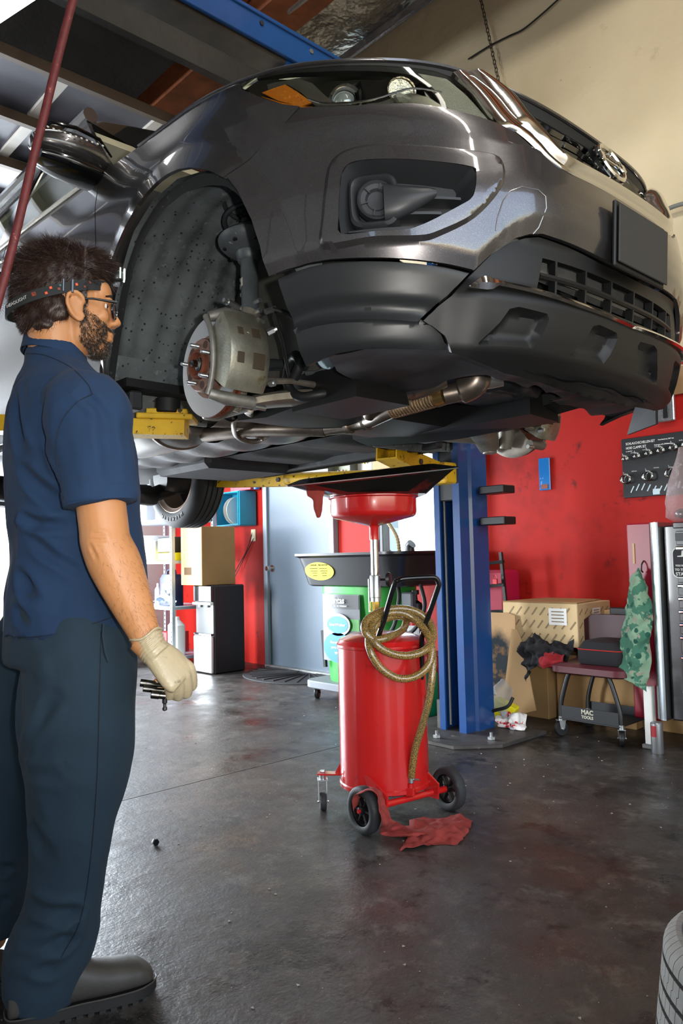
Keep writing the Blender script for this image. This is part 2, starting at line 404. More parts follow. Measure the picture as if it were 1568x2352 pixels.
def pip(poly, P):
    x, y = P[:, 0], P[:, 1]; r = np.zeros(len(P), bool); n = len(poly)
    for i in range(n):
        x1, y1 = poly[i]; x2, y2 = poly[(i+1) % n]
        if y1 == y2: continue
        c = ((y1 > y) != (y2 > y)) & (x < (x2-x1)*(y-y1)/(y2-y1)+x1); r ^= c
    return r
def dist_to(poly, P, closed=True):
    d = np.full(len(P), 9.); n = len(poly)
    for i in range(n if closed else n-1):
        a = np.array(poly[i]); b = np.array(poly[(i+1) % n]); ab = b-a; L2 = ab@ab
        t = np.clip(((P-a)@ab)/max(L2, 1e-12), 0, 1); d = np.minimum(d, np.linalg.norm(P-(a+t[:, None]*ab), axis=1))
    return d
def panel(name, poly, disp, m, step=.014, holes=(), lines=(), flange=.012, mirror=True, parent=None, label=None, crease=(), ang=32, center=False):
    """one body panel: triangulates the outline in (s, z), lifts it onto the body and bends its rim inwards"""
    poly = dense(poly, step); holes = [dense(h, step) for h in holes]
    s0, z0 = np.min(poly, 0); s1, z1 = np.max(poly, 0)
    gs, gz = np.meshgrid(np.arange(s0, s1, step), np.arange(z0, z1, step)); gs = gs+(np.arange(gs.shape[0])[:, None] % 2)*step/2
    G = np.stack([gs.ravel(), gz.ravel()], 1); k = pip(poly, G)
    for h in holes: k &= ~pip(h, G)
    G = G[k]
    dd = dist_to(poly, G)
    for h in holes: dd = np.minimum(dd, dist_to(h, G))
    cl = [dense(c+[c[-1]], step)[:-1] if False else c for c in crease]
    segs = []
    cre = []
    for c in crease:
        q = []
        for i in range(len(c)-1):
            a, b = np.array(c[i]), np.array(c[i+1]); kk = max(1, int(np.ceil(np.linalg.norm(b-a)/step)))
            q += [tuple(a+(b-a)*j/kk) for j in range(kk)]
        q.append(tuple(c[-1])); cre.append(q); dd = np.minimum(dd, dist_to(q, G, False))
    G = G[dd > step*.45]
    V = list(poly); E = [(i, (i+1) % len(poly)) for i in range(len(poly))]
    for h in holes:
        n = len(V); V += h; E += [(n+i, n+(i+1) % len(h)) for i in range(len(h))]
    for q in cre:
        n = len(V); V += q; E += [(n+i, n+i+1) for i in range(len(q)-1)]
    V += [tuple(g) for g in G]
    r = delaunay_2d_cdt([Vector(v) for v in V], E, [], 0, 1e-6)
    P2 = np.array([tuple(v) for v in r[0]]); F2 = [tuple(f) for f in r[2]]
    ce = np.array([P2[list(f)].mean(0) for f in F2]); ok = pip(poly, ce)
    for h in holes: ok &= ~pip(h, ce)
    F2 = [f for f, o in zip(F2, ok) if o]
    P3 = surf(P2[:, 0], P2[:, 1], disp(P2[:, 0], P2[:, 1]))
    cnt = {}
    for f in F2:
        for i in range(3):
            e = (f[i], f[(i+1) % 3]); cnt[e] = 1
    # orientation: outwards
    f0 = F2[0]; nn = np.cross(P3[f0[1]]-P3[f0[0]], P3[f0[2]]-P3[f0[0]]); no = norm(P2[f0[0], 0], P2[f0[0], 1])
    if nn@no < 0: F2 = [f[::-1] for f in F2]; cnt = {(b, a): 1 for a, b in cnt}
    mb = MB(); mb.add(P3, F2)
    if flange:
        bd = [(a, b) for a, b in cnt if (b, a) not in cnt and not (center and abs(P2[a, 0]) < 1e-4 and abs(P2[b, 0]) < 1e-4)]
        idx = sorted({i for e in bd for i in e}); mp = {v: i for i, v in enumerate(idx)}
        pin = [P3[i]-norm(P2[i, 0], P2[i, 1])*flange for i in idx]; n = len(mb.v)
        mb.v += [tuple(map(float, p)) for p in pin]
        for a, b in bd: mb.f.append((int(b), int(a), n+mp[a], n+mp[b])); mb.mi.append(0)
    if mirror == 'join':
        n = len(mb.v); v0 = list(mb.v); f0 = list(mb.f)
        mb.v += [(x, -y, z) for x, y, z in v0]; mb.f += [tuple(n+i for i in reversed(f)) for f in f0]; mb.mi += [0]*len(f0)
        return obj(name, mb, m, parent or CAR, ang=ang, label=label, weld=True)
    o = obj(name, mb, m, parent or CAR, ang=ang, label=label)
    if mirror:
        m2 = MB(); m2.v = [(x, -y, z) for x, y, z in mb.v]; m2.f = [tuple(reversed(f)) for f in mb.f]; m2.mi = list(mb.mi)
        obj(name, m2, m, parent or CAR, ang=ang)
    return o
def cband(pts, w0, w1, d0, d1, n=4):  # ribbon helper along an (s, z) curve
    pass

def paint_extra(m, N, L, b, src, noi, ramp, mix, cur):
    f = ramp(noi(900, 1, .5), .62, .75); return mix(f, cur, (*srgb('8f8f92'), 1))
m_paint = mat('gunmetal metallic paint', '4d4b4c', .27, metal=.72, coat=1, coat_r=.04, build=paint_extra)
m_clad = mat('charcoal bumper plastic', '232527', .38, spec=.5, bump=(900, .12, .0006), spots=[(300, .74, '6b6b6a')])
m_fascia = mat('black grained plastic', '0e0f10', .5, bump=(1400, .2, .0005), spots=[(260, .76, '77736c')])
m_chrome = mat('chrome trim', 'e4e2de', .07, metal=1)
m_gloss = mat('gloss black trim', '08090a', .12, coat=.6)
m_rubber = mat('black rubber seal', '121314', .6)
m_void = mat('dark inner structure', '0d0e0f', .7)

# outlines read off the car in (distance round the body, height)
clad_top = [(1.193, .416), (1.138, .424), (1.084, .429), (1.022, .429), (.929, .422), (.851, .415), (.785, .408), (.706, .398), (.632, .386)]
arch_f = [(1.276, .668), (1.228, .57), (1.205, .494), (1.193, .416)]
arch_t = [(1.987, .685), (1.94, .728), (1.882, .768), (1.81, .806), (1.746, .826), (1.68, .836), (1.613, .835), (1.55, .826), (1.481, .806), (1.394, .768), (1.33, .722)]
arch_r = [(2.128, .296), (2.106, .368), (2.074, .467), (2.035, .578)]
hl_bot = [(1.262, .992), (1.197, .94), (1.122, .890), (1.053, .857), (.977, .838), (.905, .826), (.847, .823), (.754, .824), (.697, .817), (.626, .808), (.577, .803), (.526, .797)]
hl_top = [(1.262, 1.006), (1.201, 1.009), (1.134, 1.003), (1.058, .990), (.987, .980), (.883, .968), (.784, .961), (.709, .958), (.657, .955), (.612, .941), (.573, .888), (.55, .849), (.526, .797)]
hood_lip = [(1.9, 1.068), (1.7, 1.055), (1.5, 1.044), (1.3, 1.026), (1.201, 1.016), (1.131, 1.012), (1.041, 1.003), (.907, .988), (.78, .984), (.701, .984), (.619, .982), (.564, .976), (.487, .964), (.366, .951), (.173, .940), (0, .936)]
seam = [(1.063, .857), (1.137, .807), (1.2, .777), (1.276, .741), (1.33, .722)]
chr_out = [(.603, .943), (.573, .888), (.522, .797), (.47, .781), (.43, .755), (.395, .722), (.359, .704), (.308, .696), (.15, .696), (0, .696)]
door_seam = [(2.2, 1.085), (2.189, 1.04), (2.172, .978), (2.150, .89), (2.140, .80), (2.135, .60), (2.130, .45), (2.135, .296)]
fog = [(.977, .484), (.980, .529), (.974, .595), (.966, .635), (.949, .658), (.914, .665), (.837, .661), (.727, .652), (.635, .644), (.627, .628), (.634, .584), (.645, .562), (.667, .546), (.737, .507), (.782, .487), (.815, .480), (.892, .480)]
lf_out = [(.632, .386), (.574, .44), (.507, .482), (.464, .498), (.419, .507), (.301, .503), (.134, .495), (0, .492)]
ARC = (SM, .405)
def d_arch(s, z):
    r = np.hypot(s-ARC[0], z-ARC[1]); return .022*np.clip((.515-r)/.085, 0, 1.15)
def d_line(s, z):      # character line that sweeps from the lamp over the flank
    zc = .93-.02*np.clip(s-1.2, 0, 2); return .006*np.exp(-((z-zc)/.08)**2)*ss(s, 1.25, 1.6)
def arc_(a0, a1, n=30): return [(SM-.515*math.cos(math.radians(a)), .405+.515*math.sin(math.radians(a))) for a in np.linspace(a0, a1, n)]
def ctop(s): return np.interp(s, [p[0] for p in clad_top[::-1]], [p[1] for p in clad_top[::-1]])
ring_o = [(1.031, .457), (1.030, .537), (1.017, .614), (1.004, .666), (.975, .697), (.933, .710), (.876, .712), (.777, .706), (.663, .700), (.560, .697), (.537, .660), (.556, .60), (.633, .517), (.727, .466), (.783, .452), (.90, .456)]
fog_s = [(float(x), float(y)) for x, y in cr(fog, 3, True)]
_ro = [(float(x), float(y)) for x, y in cr(ring_o, 4, True)]
def d_bump(s, z):
    P = np.stack([np.ravel(s), np.ravel(z)], 1); ins = pip(_ro, P); r = dist_to(_ro, P)
    ring = np.where(ins, np.minimum(r/.012, 1)*.012, 0).reshape(np.shape(s))
    zt = np.where(s > .632, ctop(s), np.interp(s, [p[0] for p in lf_out[::-1]], [p[1] for p in lf_out[::-1]]))
    low = np.where(s > .55, -.0130*np.clip((zt+.042-z)/.042, 0, 1), -.012*np.clip((zt+.05-z)/.05, 0, 1))*(1-.0*s)
    swell = .012*np.exp(-((s-.8)/.35)**2-((z-.80)/.05)**2)
    crease = .012*ss(s, .60, .45)*np.clip((.745-z)/.01, 0, 1)*np.clip((z-.50)/.15, 0, 1)
    return ring+low*ss(1.2-s, -.2, .02)+d_arch(s, z)+swell+crease
tow = [(.575, .49), (.569, .524), (.551, .571), (.53, .597), (.494, .613), (.443, .614), (.419, .601), (.417, .572), (.434, .522), (.45, .503)]
bump_poly = [(0, .692)]+[(s, z-.004) for s, z in chr_out[::-1][1:]][:-3]+[(.526, .793)]+[(s, z-.004) for s, z in hl_bot[::-1][1:-3]]+[(s-.003, z-.002) for s, z in seam[:-1]]+[(1.318, .723)]+arch_f+[(s, z+.003) for s, z in clad_top[1:]]+[(s-.002, z+.003) for s, z in lf_out[1:]]
ring_s = [(float(x), float(y)) for x, y in cr(ring_o, 4, True)]; ring_c = ring_s+[ring_s[0]]; ring_i = [(.79+(x-.79)*.945, .583+(y-.583)*.905) for x, y in ring_c]
BUMPER = panel('front_bumper', bump_poly, d_bump, m_paint, .0105, [fog_s], mirror='join', center=True, flange=.014,
      crease=[ring_c, ring_i, arc_(17, 38, 10), [(s, z+.045) for s, z in clad_top[:-1]]])
tl = surf(np.array([p[0] for p in tow]), np.array([p[1] for p in tow]), d_bump(np.array([p[0] for p in tow]), np.array([p[1] for p in tow]))+.0006)
obj('tow_cover_seam', MB().tube([tuple(p) for p in tl], .0016, 6), mat('seam glint', '9a9a9c', .3, metal=.8), BUMPER)
# front fender and door skins
fend = [(1.063, .860)]+[(s, z-.004) for s, z in hl_bot[::-1][8:]]+[(1.285, 1.012)]+[(1.3, 1.022), (1.5, 1.040), (1.7, 1.051), (1.9, 1.064), (2.1, 1.080), (2.196, 1.085)]+door_seam[1:]+arch_r+arch_t+seam[::-1]
fend = [(1.066, .862)]+[(s, z-.004) for s, z in hl_bot[:3][::-1]]+[(1.272, 1.016), (1.3, 1.022), (1.5, 1.040), (1.7, 1.051), (1.9, 1.064), (2.1, 1.080), (2.196, 1.090)]+door_seam[1:]+[(2.128, .292)]+arch_r[1:]+arch_t+seam[::-1][1:-1]
panel('front_fender', fend, lambda s, z: d_arch(s, z)+d_line(s, z), m_paint, .014, flange=.012, crease=[arc_(48, 165, 50)])
dz = lambda s: 1.088+.075*np.clip((s-2.2)/1.5, 0, 1)
doorp = [(p[0]+.006, p[1]) for p in door_seam[::-1]]+[(2.206, 1.095), (2.5, 1.118), (2.9, 1.135), (3.19, 1.146), (3.22, .8), (3.22, .29)]
m_handle = m_chrome
def d_door(s, z): return d_line(s, z)-.018*np.exp(-((z-.50)/.10)**2)+.010*ss(z, .40, .33)
FD = panel('front_door', doorp, d_door, m_paint, .03, mirror=True)
rdoor = [(3.228, .29), (3.228, .8), (3.2, 1.146), (3.6, 1.160), (4.1, 1.18), (4.22, .95), (4.2, .80), (4.06, .66), (4.0, .45), (3.98, .29)]
panel('rear_door', rdoor, d_door, m_paint, .04)
rq = [(4.23, .95), (4.21, .80), (4.26, .84), (4.4, .88), (4.6, .87), (4.78, .80), (4.92, .65), (4.98, .45), (5.0, .3), (5.5, .3), (5.5, 1.2), (4.11, 1.18)]
panel('rear_quarter', rq, lambda s, z: 0*s, m_paint, .06)
sill = [(2.14, .285), (2.145, .21), (3.98, .21), (3.98, .285)]
panel('sill_trim', sill, lambda s, z: .004+0*s, m_clad, .04)
sc_ = MB()
for sgn in (1, -1):
    P_ = surf(np.linspace(2.15, 3.97, 12), np.full(12, .275), .010)
    sc_.tube([(p[0], p[1]*sgn, p[2]) for p in P_], .010, 8)
obj('sill_chrome', sc_, m_chrome, CAR, label='bright strip low on the doors')
for sgn in (1, -1):
    hp = surf(np.array([3.0, 3.03, 3.10, 3.17, 3.19]), np.full(5, 1.0), np.array([.0, .03, .042, .03, 0.]))
    hb = MB().tube([(p[0], p[1]*sgn, p[2]) for p in hp], [.010, .014, .016, .014, .010], 10); obj('door_handle', hb, m_chrome, CAR)

# bumper cladding under the paint, from the arch to the skid fascia
def d_clad(s, z):
    h = (ctop(s)-z)   # distance below the upper joint
    zz = [-.01, 0, .015, .03, .055, .085, .105, .118, .135, .148, .152, .158, .175, .20, .215, .232, .26]; dd = [-.030, -.028, -.0265, -.0285, -.0325, -.0375, -.0500, -.0550, -.051, -.040, -.046, -.046, -.0460, -.0475, -.0520, -.064, -.080]
    k = ss(s, .62, .75)
    return np.interp(h, zz, dd)+.02*ss(s, 1.02, 1.2)*0
clad_front = [(.632, .386), (.693, .324), (.726, .298), (.764, .263)]
clad_bot = [(1.128, .176), (1.089, .183), (1.01, .194), (.94, .196), (.881, .193), (.779, .187), (.668, .180)]
clad_poly = clad_top[1:][::-1][:0]+[(1.190, .413)]+[(s, z-.003) for s, z in clad_top[1:-1]]+[(.640, .384)]+[(.7, .324), (.733, .298), (.768, .266)]+[(.70, .225), (.668, .184)]+clad_bot[::-1][1:]+[(1.150, .255), (1.162, .292), (1.174, .339)]
CL = panel('bumper_cladding', clad_poly, d_clad, m_clad, .0105, mirror=True, flange=.016, ang=40, crease=[[(s, z-.148) for s, z in clad_top[1:-2]], [(s, z-.155) for s, z in clad_top[1:-2]]])
hp = surf(.925, .302, d_clad(.925, .302)); hn = norm(.925, .302)
obj('clip_hole', MB().lathe([(.0001, .001), (.009, .0012), (.0095, 0)], Vector(hp), seg=16, M=Vector(hn).to_track_quat('Z', 'Y').to_matrix()), m_void, CL)

# lower front fascia with its grille opening and three skid recesses
def zlow(s): return np.interp(s, [0, .2, .477, .668, .72], [.116, .120, .142, .180, .20])
skid = lambda c: [(c+.122, .205), (c+.065, .262), (c+.040, .298), (c+.012, .306), (c-.088, .300), (c-.098, .286), (c-.078, .235), (c-.060, .212)]
SK = [skid(.490), skid(.163)]
def d_fas(s, z):
    P = np.stack([np.ravel(s), np.ravel(z)], 1); o = np.zeros(len(P))
    for pl_ in SK:
        i = pip(pl_, P); r = dist_to(pl_, P); o -= np.where(i, np.minimum(r/.016, 1)*.024, 0)
    m_ = [(-p[0]+2*0, p[1]) for p in SK[1]]
    o = o.reshape(np.shape(s))
    up = np.interp(z, [.10, .16, .200, .33, .345, .37, .49, .51], [-.030, -.012, .004, .004, -.008, -.024, -.030, -.018])
    side = -.030*ss(s, .60, .72)
    return o+up+side
gr = [(.400, .452), (.412, .405), (.424, .364), (.353, .361), (.20, .356), (0, .352), (0, .452), (.2, .452)]
fas_poly = [(0, .492), (.134, .492), (.301, .500), (.419, .504), (.464, .495), (.507, .479), (.574, .437), (.632, .383), (.692, .321), (.725, .296), (.762, .261), (.696, .224), (.664, .182), (.477, .142), (.211, .120), (0, .116), (0, .351), (.20, .355), (.353, .360), (.425, .363), (.412, .405), (.400, .453), (.2, .453), (0, .453)]
def shrink(pl_, k): c = np.mean(pl_, 0); return [tuple(c+(np.array(p)-c)*k) for p in pl_]
SKc = [[*p, p[0]] for p in SK]+[[*shrink(p, .80), shrink(p, .80)[0]] for p in SK]
FAS = panel('lower_fascia', fas_poly, d_fas, m_fascia, .0105, mirror='join', center=True, flange=.02, ang=40, crease=SKc)
# chrome blade across the fascia
cs = np.linspace(0, .655, 40); zt_ = np.interp(cs, [0, .28, .574, .614, .655], [.337, .346, .363, .374, .344]); zb_ = np.interp(cs, [0, .28, .574, .592, .655], [.326, .333, .351, .338, .340])
rows = [surf(cs, zt_, -.010), surf(cs, zt_, .010), surf(cs, (zt_+zb_)/2, .016), surf(cs, zb_, .010), surf(cs, zb_, -.01)]
mb = MB()
for sg in (1, -1):
    vs = [(p[0], p[1]*sg, p[2]) for r_ in rows for p in r_]; n = len(cs)
    mb.add(vs, [(i*n+j, i*n+j+1, (i+1)*n+j+1, (i+1)*n+j) for i in range(4) for j in range(n-1)], flip=(sg < 0))
obj('chrome_blade', mb, m_chrome, FAS, ang=25)
# lower grille bars: one rail and the short ribs
mb = MB(); q = np.linspace(-.41, .41, 41)
P_ = surf(np.abs(q), np.full(41, .405), -.032); P_[:, 1] *= np.where(q < 0, -1, 1)
mb.tube([tuple(p) for p in P_], .0085, 6)
obj('grille_rail', mb, m_fascia, FAS)
for c in (-.345, -.21, -.07, .07, .21, .345):
    for z0, z1, o in ((.408, .456, 0), (.350, .402, .02)):
        a = surf(abs(c+o*0), z0, -.040); b = surf(abs(c), z1, -.040); sg = 1 if c >= 0 else -1
        a[1] *= sg; b[1] *= sg; mb = MB(); nrm = Vector(norm(abs(c), z0)); nrm.y *= sg
        a, b = Vector(a), Vector(b); t = Vector((0, 0, 1)).cross(nrm).normalized()*.004
        mb.rings([[a-nrm*.012-t, a-nrm*.012+t, a+nrm*.012+t, a+nrm*.012-t], [b-nrm*.012-t, b-nrm*.012+t, b+nrm*.012+t, b+nrm*.012-t]])
        obj('grille_rib', mb, m_fascia, FAS)
# radiator core and crash bar behind the openings
rc = MB(); rc.box((.70, 0, .50), (.03, 1.1, .5)); CORE = obj('radiator_core', rc, mat('radiator fins', '3a3b3a', .5, metal=.6, bump=(260, .5)), CAR)
cb_ = MB(); cb_.box((.835, 0, .485), (.05, 1.1, .075), bev=.008); obj('crash_bar', cb_, mat('dull aluminium', 'b4b6b4', .38, metal=.7, var=(8, .2)), CAR)
hs = MB().tube(cr([(.76, -.36, .5), (.79, -.34, .42), (.80, -.30, .37), (.76, -.24, .33)], 6), .014, 10); hs.tube(cr([(.76, -.05, .5), (.80, -.03, .42), (.80, .02, .36), (.76, .08, .32)], 6), .016, 10)
obj('coolant_hose', hs, m_rubber, CAR)
# number plate blank with its bracket
pk = MB(); pk.box((1.000, 0, .562), (.012, .31, .19), bev=.004, rot=Matrix.Rotation(.06, 3, 'Y')); PB = obj('plate_bracket', pk, m_fascia, CAR)
pp = MB(); pp.box((1.012, .006, .562), (.006, .305, .165), bev=.002, rot=Matrix.Rotation(.06, 3, 'Y')); obj('plate_cover', pp, mat('plain dark plate', '2d2d2d', .6), PB, label='plain dark grey cover')
# ---------------------------------------------------------------- lamps, grille, hood, mirror, glasshouse
def sp(s, z, d=0., side=-1):
    p = surf(abs(s), z, d); return Vector((p[0], p[1]*(1 if side < 0 else -1), p[2]))
m_lampglass = mat('lamp lens', 'dcdccf', .03, trans=1, ior=1.18, spec=.6)
m_lampin = mat('lamp housing', '2e2e29', .35, metal=.3)
m_lampgrey = mat('lamp bezel', '8d8f88', .25, metal=.8)
m_amber = mat('amber reflector', 'd57a10', .25, coat=.6, spots=[(90, .56, 'f0a02a', None, .1), (70, .60, '8a4406', None, .1)], bump=(260, 1, .003))
m_prism = mat('prismatic reflector', 'b9bbb0', .22, metal=.65, bump=(240, 1.0, .003))
def lens_poly(g=0.0): return hl_bot+[(s, z-g) for s, z in hl_top[::-1][1:-1]]
for sg in (-1, 1):
    H = obj('headlight', MB(), m_lampin, CAR)
    def pan(name, poly, d, m, step=.02, fl=.0, hh=(), lab=None):
        o = panel(name, poly, (lambda s, z: d+0*s) if not callable(d) else d, m, step, hh, flange=fl, mirror=False, parent=H, label=lab)
        if sg > 0:
            me = o.data; n = len(me.vertices); co = np.empty(n*3); me.vertices.foreach_get('co', co); co = co.reshape(-1, 3); co[:, 1] *= -1
            me.vertices.foreach_set('co', co.ravel()); me.flip_normals()
        return o
    pan('lamp_housing', lens_poly(), lambda s, z: -.060+.045*ss(s, 1.0, 1.24)+.03*ss(s, .68, .56), m_lampin, .02, 0)
    pan('lamp_lens', lens_poly(.003), .001, m_lampglass, .022, .006)
    pan('amber_reflector', [(1.190, .955), (1.105, .955), (1.075, .925), (1.030, .872), (1.066, .868), (1.136, .908)], -.012, m_amber, .014, .006, lab='orange side reflector')
    pan('inner_reflector', [(.706, .946), (.625, .938), (.585, .885), (.545, .822), (.540, .808), (.63, .818), (.655, .83), (.668, .87)], -.012, m_prism, .014, .008, lab='pebbled clear strip')
    pan('lamp_bezel', [(1.235, .990), (1.15, .985), (1.06, .972), (1.02, .945), (.99, .895), (.96, .862), (.90, .848), (.84, .852), (.79, .868), (.745, .885), (.70, .872), (.67, .85), (.63, .822), (.76, .828), (.90, .832), (.98, .846), (1.02, .862), (1.06, .92), (1.1, .962), (1.17, .965)], -.024, m_lampgrey, .014, .012)
    def mir(mb):
        if sg > 0: mb.v = [(x, -y, z) for x, y, z in mb.v]; mb.f = [tuple(reversed(f)) for f in mb.f]
        return mb
    ax = Matrix(((0, .12, .993), (1, 0, 0), (0, .993, -.12)))   # lamp barrel: local z points forward
    ax = axes((0, -1, 0), y=(.1, 0, 1)); ax = Matrix((ax.col[0], ax.col[1], ax.col[0].cross(ax.col[1]))).transposed()
    c = Vector(surf(.945, .897, -.078)); dirn = Vector((.80, -.60, -.10)).normalized(); MM = dirn.to_track_quat('Z', 'Y').to_matrix()
    obj('projector_ring', mir(MB().lathe([(.034, 0), (.036, .02), (.042, .034), (.046, .036), (.044, .040), (.036, .036), (.032, .02)], c, seg=32, M=MM, cap=False)), m_chrome, H)
    obj('projector_ball', mir(MB().lathe([(.036, .0), (.034, .014), (.026, .026), (.014, .033), (.001, .035)], c, seg=28, M=MM)), mat('projector glass', 'aeb9c0', .03, metal=.35, coat=1), H)
    c2 = Vector(surf(.775, .915, -.070)); d2 = Vector((.9, -.42, -.08)).normalized(); M2 = d2.to_track_quat('Z', 'Y').to_matrix()
    obj('reflector_bowl', mir(MB().lathe([(.006, .0), (.016, .004), (.026, .014), (.033, .032), (.036, .046), (.040, .047), (.040, .040)], c2, seg=28, M=M2)), mat('reflector silver', 'b9b4a4', .2, metal=1, bump=(40, .8, .006)), H)
    obj('indicator_bulb', mir(MB().lathe([(.007, .0), (.008, .02), (.005, .03), (.001, .032)], c2, seg=16, M=M2)), mat('orange bulb', 'c2501a', .2), H)
    for s0_, s1_, z0_, z1_ in ((.875, .80, .855, .935), (.70, .665, .845, .93)):
        q_ = [surf(s_, z_, d_) for s_, z_, d_ in ((s0_, z0_, -.03), (s1_, z0_, -.03), (s1_, z1_, -.03), (s0_, z1_, -.03))]; obj('lamp_divider', mir(MB().rings([[Vector(v) for v in q_], [Vector(v)-Vector((.03, 0, 0)) for v in q_]])), m_gloss, H)
    obj('bezel_line', mir(MB().tube([tuple(surf(s_, z_, -.012)) for s_, z_ in cr([(1.04, .885), (1.0, .862), (.95, .853), (.89, .850), (.84, .858), (.79, .874), (.745, .888), (.70, .888), (.66, .882)], 4)], .0032, 6)), m_chrome, H)
    c3 = Vector(surf(.745, .868, -.045)); M3 = axes((0, -1, 0), y=(0, 0, 1))
    obj('low_reflector', mir(MB().box(c3, (.03, .12, .026), bev=.01)), m_prism, H)

# grille frame: a thick chrome V from the hood corner down and across
cs_in = [(.489, .960), (.420, .925), (.392, .875), (.368, .828), (.346, .790), (.312, .758), (.25, .748), (.15, .746), (0, .747)]
co_ = [(.603, .955)]+chr_out[1:]
def resamp(L, n):
    P = np.array(cr(L, 10)); d = np.concatenate([[0], np.cumsum(np.linalg.norm(np.diff(P, axis=0), axis=1))]); t = np.linspace(0, d[-1], n)
    return np.stack([np.interp(t, d, P[:, 0]), np.interp(t, d, P[:, 1])], 1)
nO = 72; Ao = resamp(co_, nO); Bi = resamp(cs_in, nO)
prof = [(0, -.02), (0, .004), (.12, .012), (.26, .014), (.34, .010), (.42, .014), (.56, .024), (.70, .027), (.84, .020), (.95, .004), (1, -.03)]
gm = MB()
for sg in (1, -1):
    vs = []
    for t, d in prof:
        q = Ao*(1-t)+Bi*t; P = surf(q[:, 0], q[:, 1], d); vs += [(p[0], p[1]*sg, p[2]) for p in P]
    gm.add(vs, [(i*nO+j, (i+1)*nO+j, (i+1)*nO+j+1, i*nO+j+1) for i in range(len(prof)-1) for j in range(nO-1)], flip=(sg < 0))
GR = obj('chrome_grille_frame', gm, m_chrome, CAR, ang=50, weld=True)
bk = [(0, .72)]+[(max(s+.05, 0), z-.03) for s, z in cs_in[::-1][1:]]+[(.62, .97), (.5, .952), (.366, .94), (.17, .93), (0, .926)]
panel('grille_backing', bk, lambda s, z: -.085+0*s, m_void, .03, flange=0, mirror='join', center=True)
# black band that closes the gap under the hood lip
nb = [(0, .918), (.173, .920), (.366, .930), (.47, .945), (.612, .945), (.66, .955), (.784, .962), (.883, .968), (.987, .980), (1.134, 1.003), (1.201, 1.010), (1.201, 1.016), (1.131, 1.012), (1.041, 1.003), (.907, .988), (.78, .984), (.701, .984), (.619, .982), (.564, .976), (.487, .964), (.366, .951), (.173, .940), (0, .936)]
panel('hood_seal', nb, lambda s, z: -.004-1.1*np.maximum(np.interp(s, [p[0] for p in hood_lip[::-1]], [p[1] for p in hood_lip[::-1]])-z, 0), m_rubber, .012, flange=.02, mirror='join', center=True)
m_slat = mat('dark chrome slat', '6f6e6c', .12, metal=1)
for k, zc in enumerate((.790, .828, .866, .903)):
    smax = np.interp(zc, [p[1] for p in cs_in[::-1][2:]], [p[0] for p in cs_in[::-1][2:]])+.01
    q = np.linspace(-smax, smax, 61); wob = .006*np.sign(np.sin(q*40)); zz = zc+.004*np.clip(np.sin(q*36+k)*3, -1, 1)
    ring = []
    for j in range(61):
        s = abs(q[j]); P = []
        for dz, d in ((-.010, -.034), (-.003, -.022), (.005, -.026), (.009, -.060), (-.004, -.062)):
            p = surf(s, zz[j]+dz, d); P.append((p[0], p[1]*(1 if q[j] > 0 else -1), p[2]))
        ring.append(P)
    obj('grille_slat', MB().rings(ring), m_slat, GR, ang=30)
for x in (-.24, -.12, .12, .24):
    a = sp(abs(x), .77, -.065, -1 if x > 0 else 1); b = sp(abs(x), .93, -.065, -1 if x > 0 else 1)
    obj('grille_upright', MB().cyl(a, b, .004, seg=6), m_fascia, GR)
# emblem: plinth, ring, bar with the name
ec = Vector(surf(0, .845, .004)); en = Vector(norm(.001, .845)); en.y = 0; en.normalize(); EM = axes((0, 1, 0), z=en)
EM = Matrix((Vector((0, 1, 0)), en.cross(Vector((0, 1, 0))), en)).transposed()
emb = obj('emblem', MB().lathe([(.070, -.065), (.078, -.03), (.073, -.006), (.066, .000), (.001, .002)], ec, seg=40, M=EM), m_gloss, CAR)
R_ = []
for i in range(48):
    a = 2*PI*i/48; ring = []
    for rr, h in ((.070, -.004), (.071, .004), (.067, .009), (.060, .009), (.055, .004), (.055, -.004)):
        ring.append(ec+EM@Vector((rr*math.cos(a)*1.02, rr*math.sin(a)*.98, h)))
    R_.append(ring)
obj('emblem_ring', MB().rings(R_, loop=True), m_chrome, emb)
obj('emblem_bar', MB().box(ec+EM@Vector((0, 0, .006)), (.150, .028, .010), bev=.002, rot=EM), m_chrome, emb)
text('emblem_letters', 'NISSAN', .0255, m_gloss, emb, ec+EM@Vector((0, 0, .0118)), EM, .0006, sx=1.15, bold=.0006)

# hood: rolls back from its lip
hl = np.array(cr(hood_lip[::-1], 6)); Lp = surf(hl[:, 0], hl[:, 1], .006); Lu = surf(hl[:, 0], hl[:, 1]-.003, -.004)
nv = 14; hm = MB(); rows = [Lu, surf(hl[:, 0], hl[:, 1]-.004, .002), Lp]
for j in range(1, nv+1):
    v = (j/nv)**1.5; P = Lp.copy(); tx = -.34; k = 1-v
    P[:, 0] = tx+(Lp[:, 0]-tx)*k; P[:, 1] = Lp[:, 1]*(1-v*.999*np.clip((Lp[:, 0]-tx)/.9, 0, 1)**.0)*1.0
    P[:, 1] = Lp[:, 1]*(1-v)
    zt2 = 1.165-.085*np.clip((P[:, 0]+.34)/1.2, 0, 1)**1.6
    P[:, 2] = Lp[:, 2]+(np.maximum(zt2, Lp[:, 2]+.01)-Lp[:, 2])*(1-(1-v)**3.2)+.030*np.exp(-((P[:, 1]+.60)/.10)**2)*ss(P[:, 0], .15, .5)*(1-(1-v)**6)
    rows.append(P)
n = len(hl)
for sg in (1, -1):
    hm.add([(p[0], p[1]*sg, p[2]) for r_ in rows for p in r_], [(i*n+j, (i+1)*n+j, (i+1)*n+j+1, i*n+j+1) for i in range(len(rows)-1) for j in range(n-1)], flip=(sg < 0))
obj('hood', hm, m_paint, CAR, ang=60, weld=True)

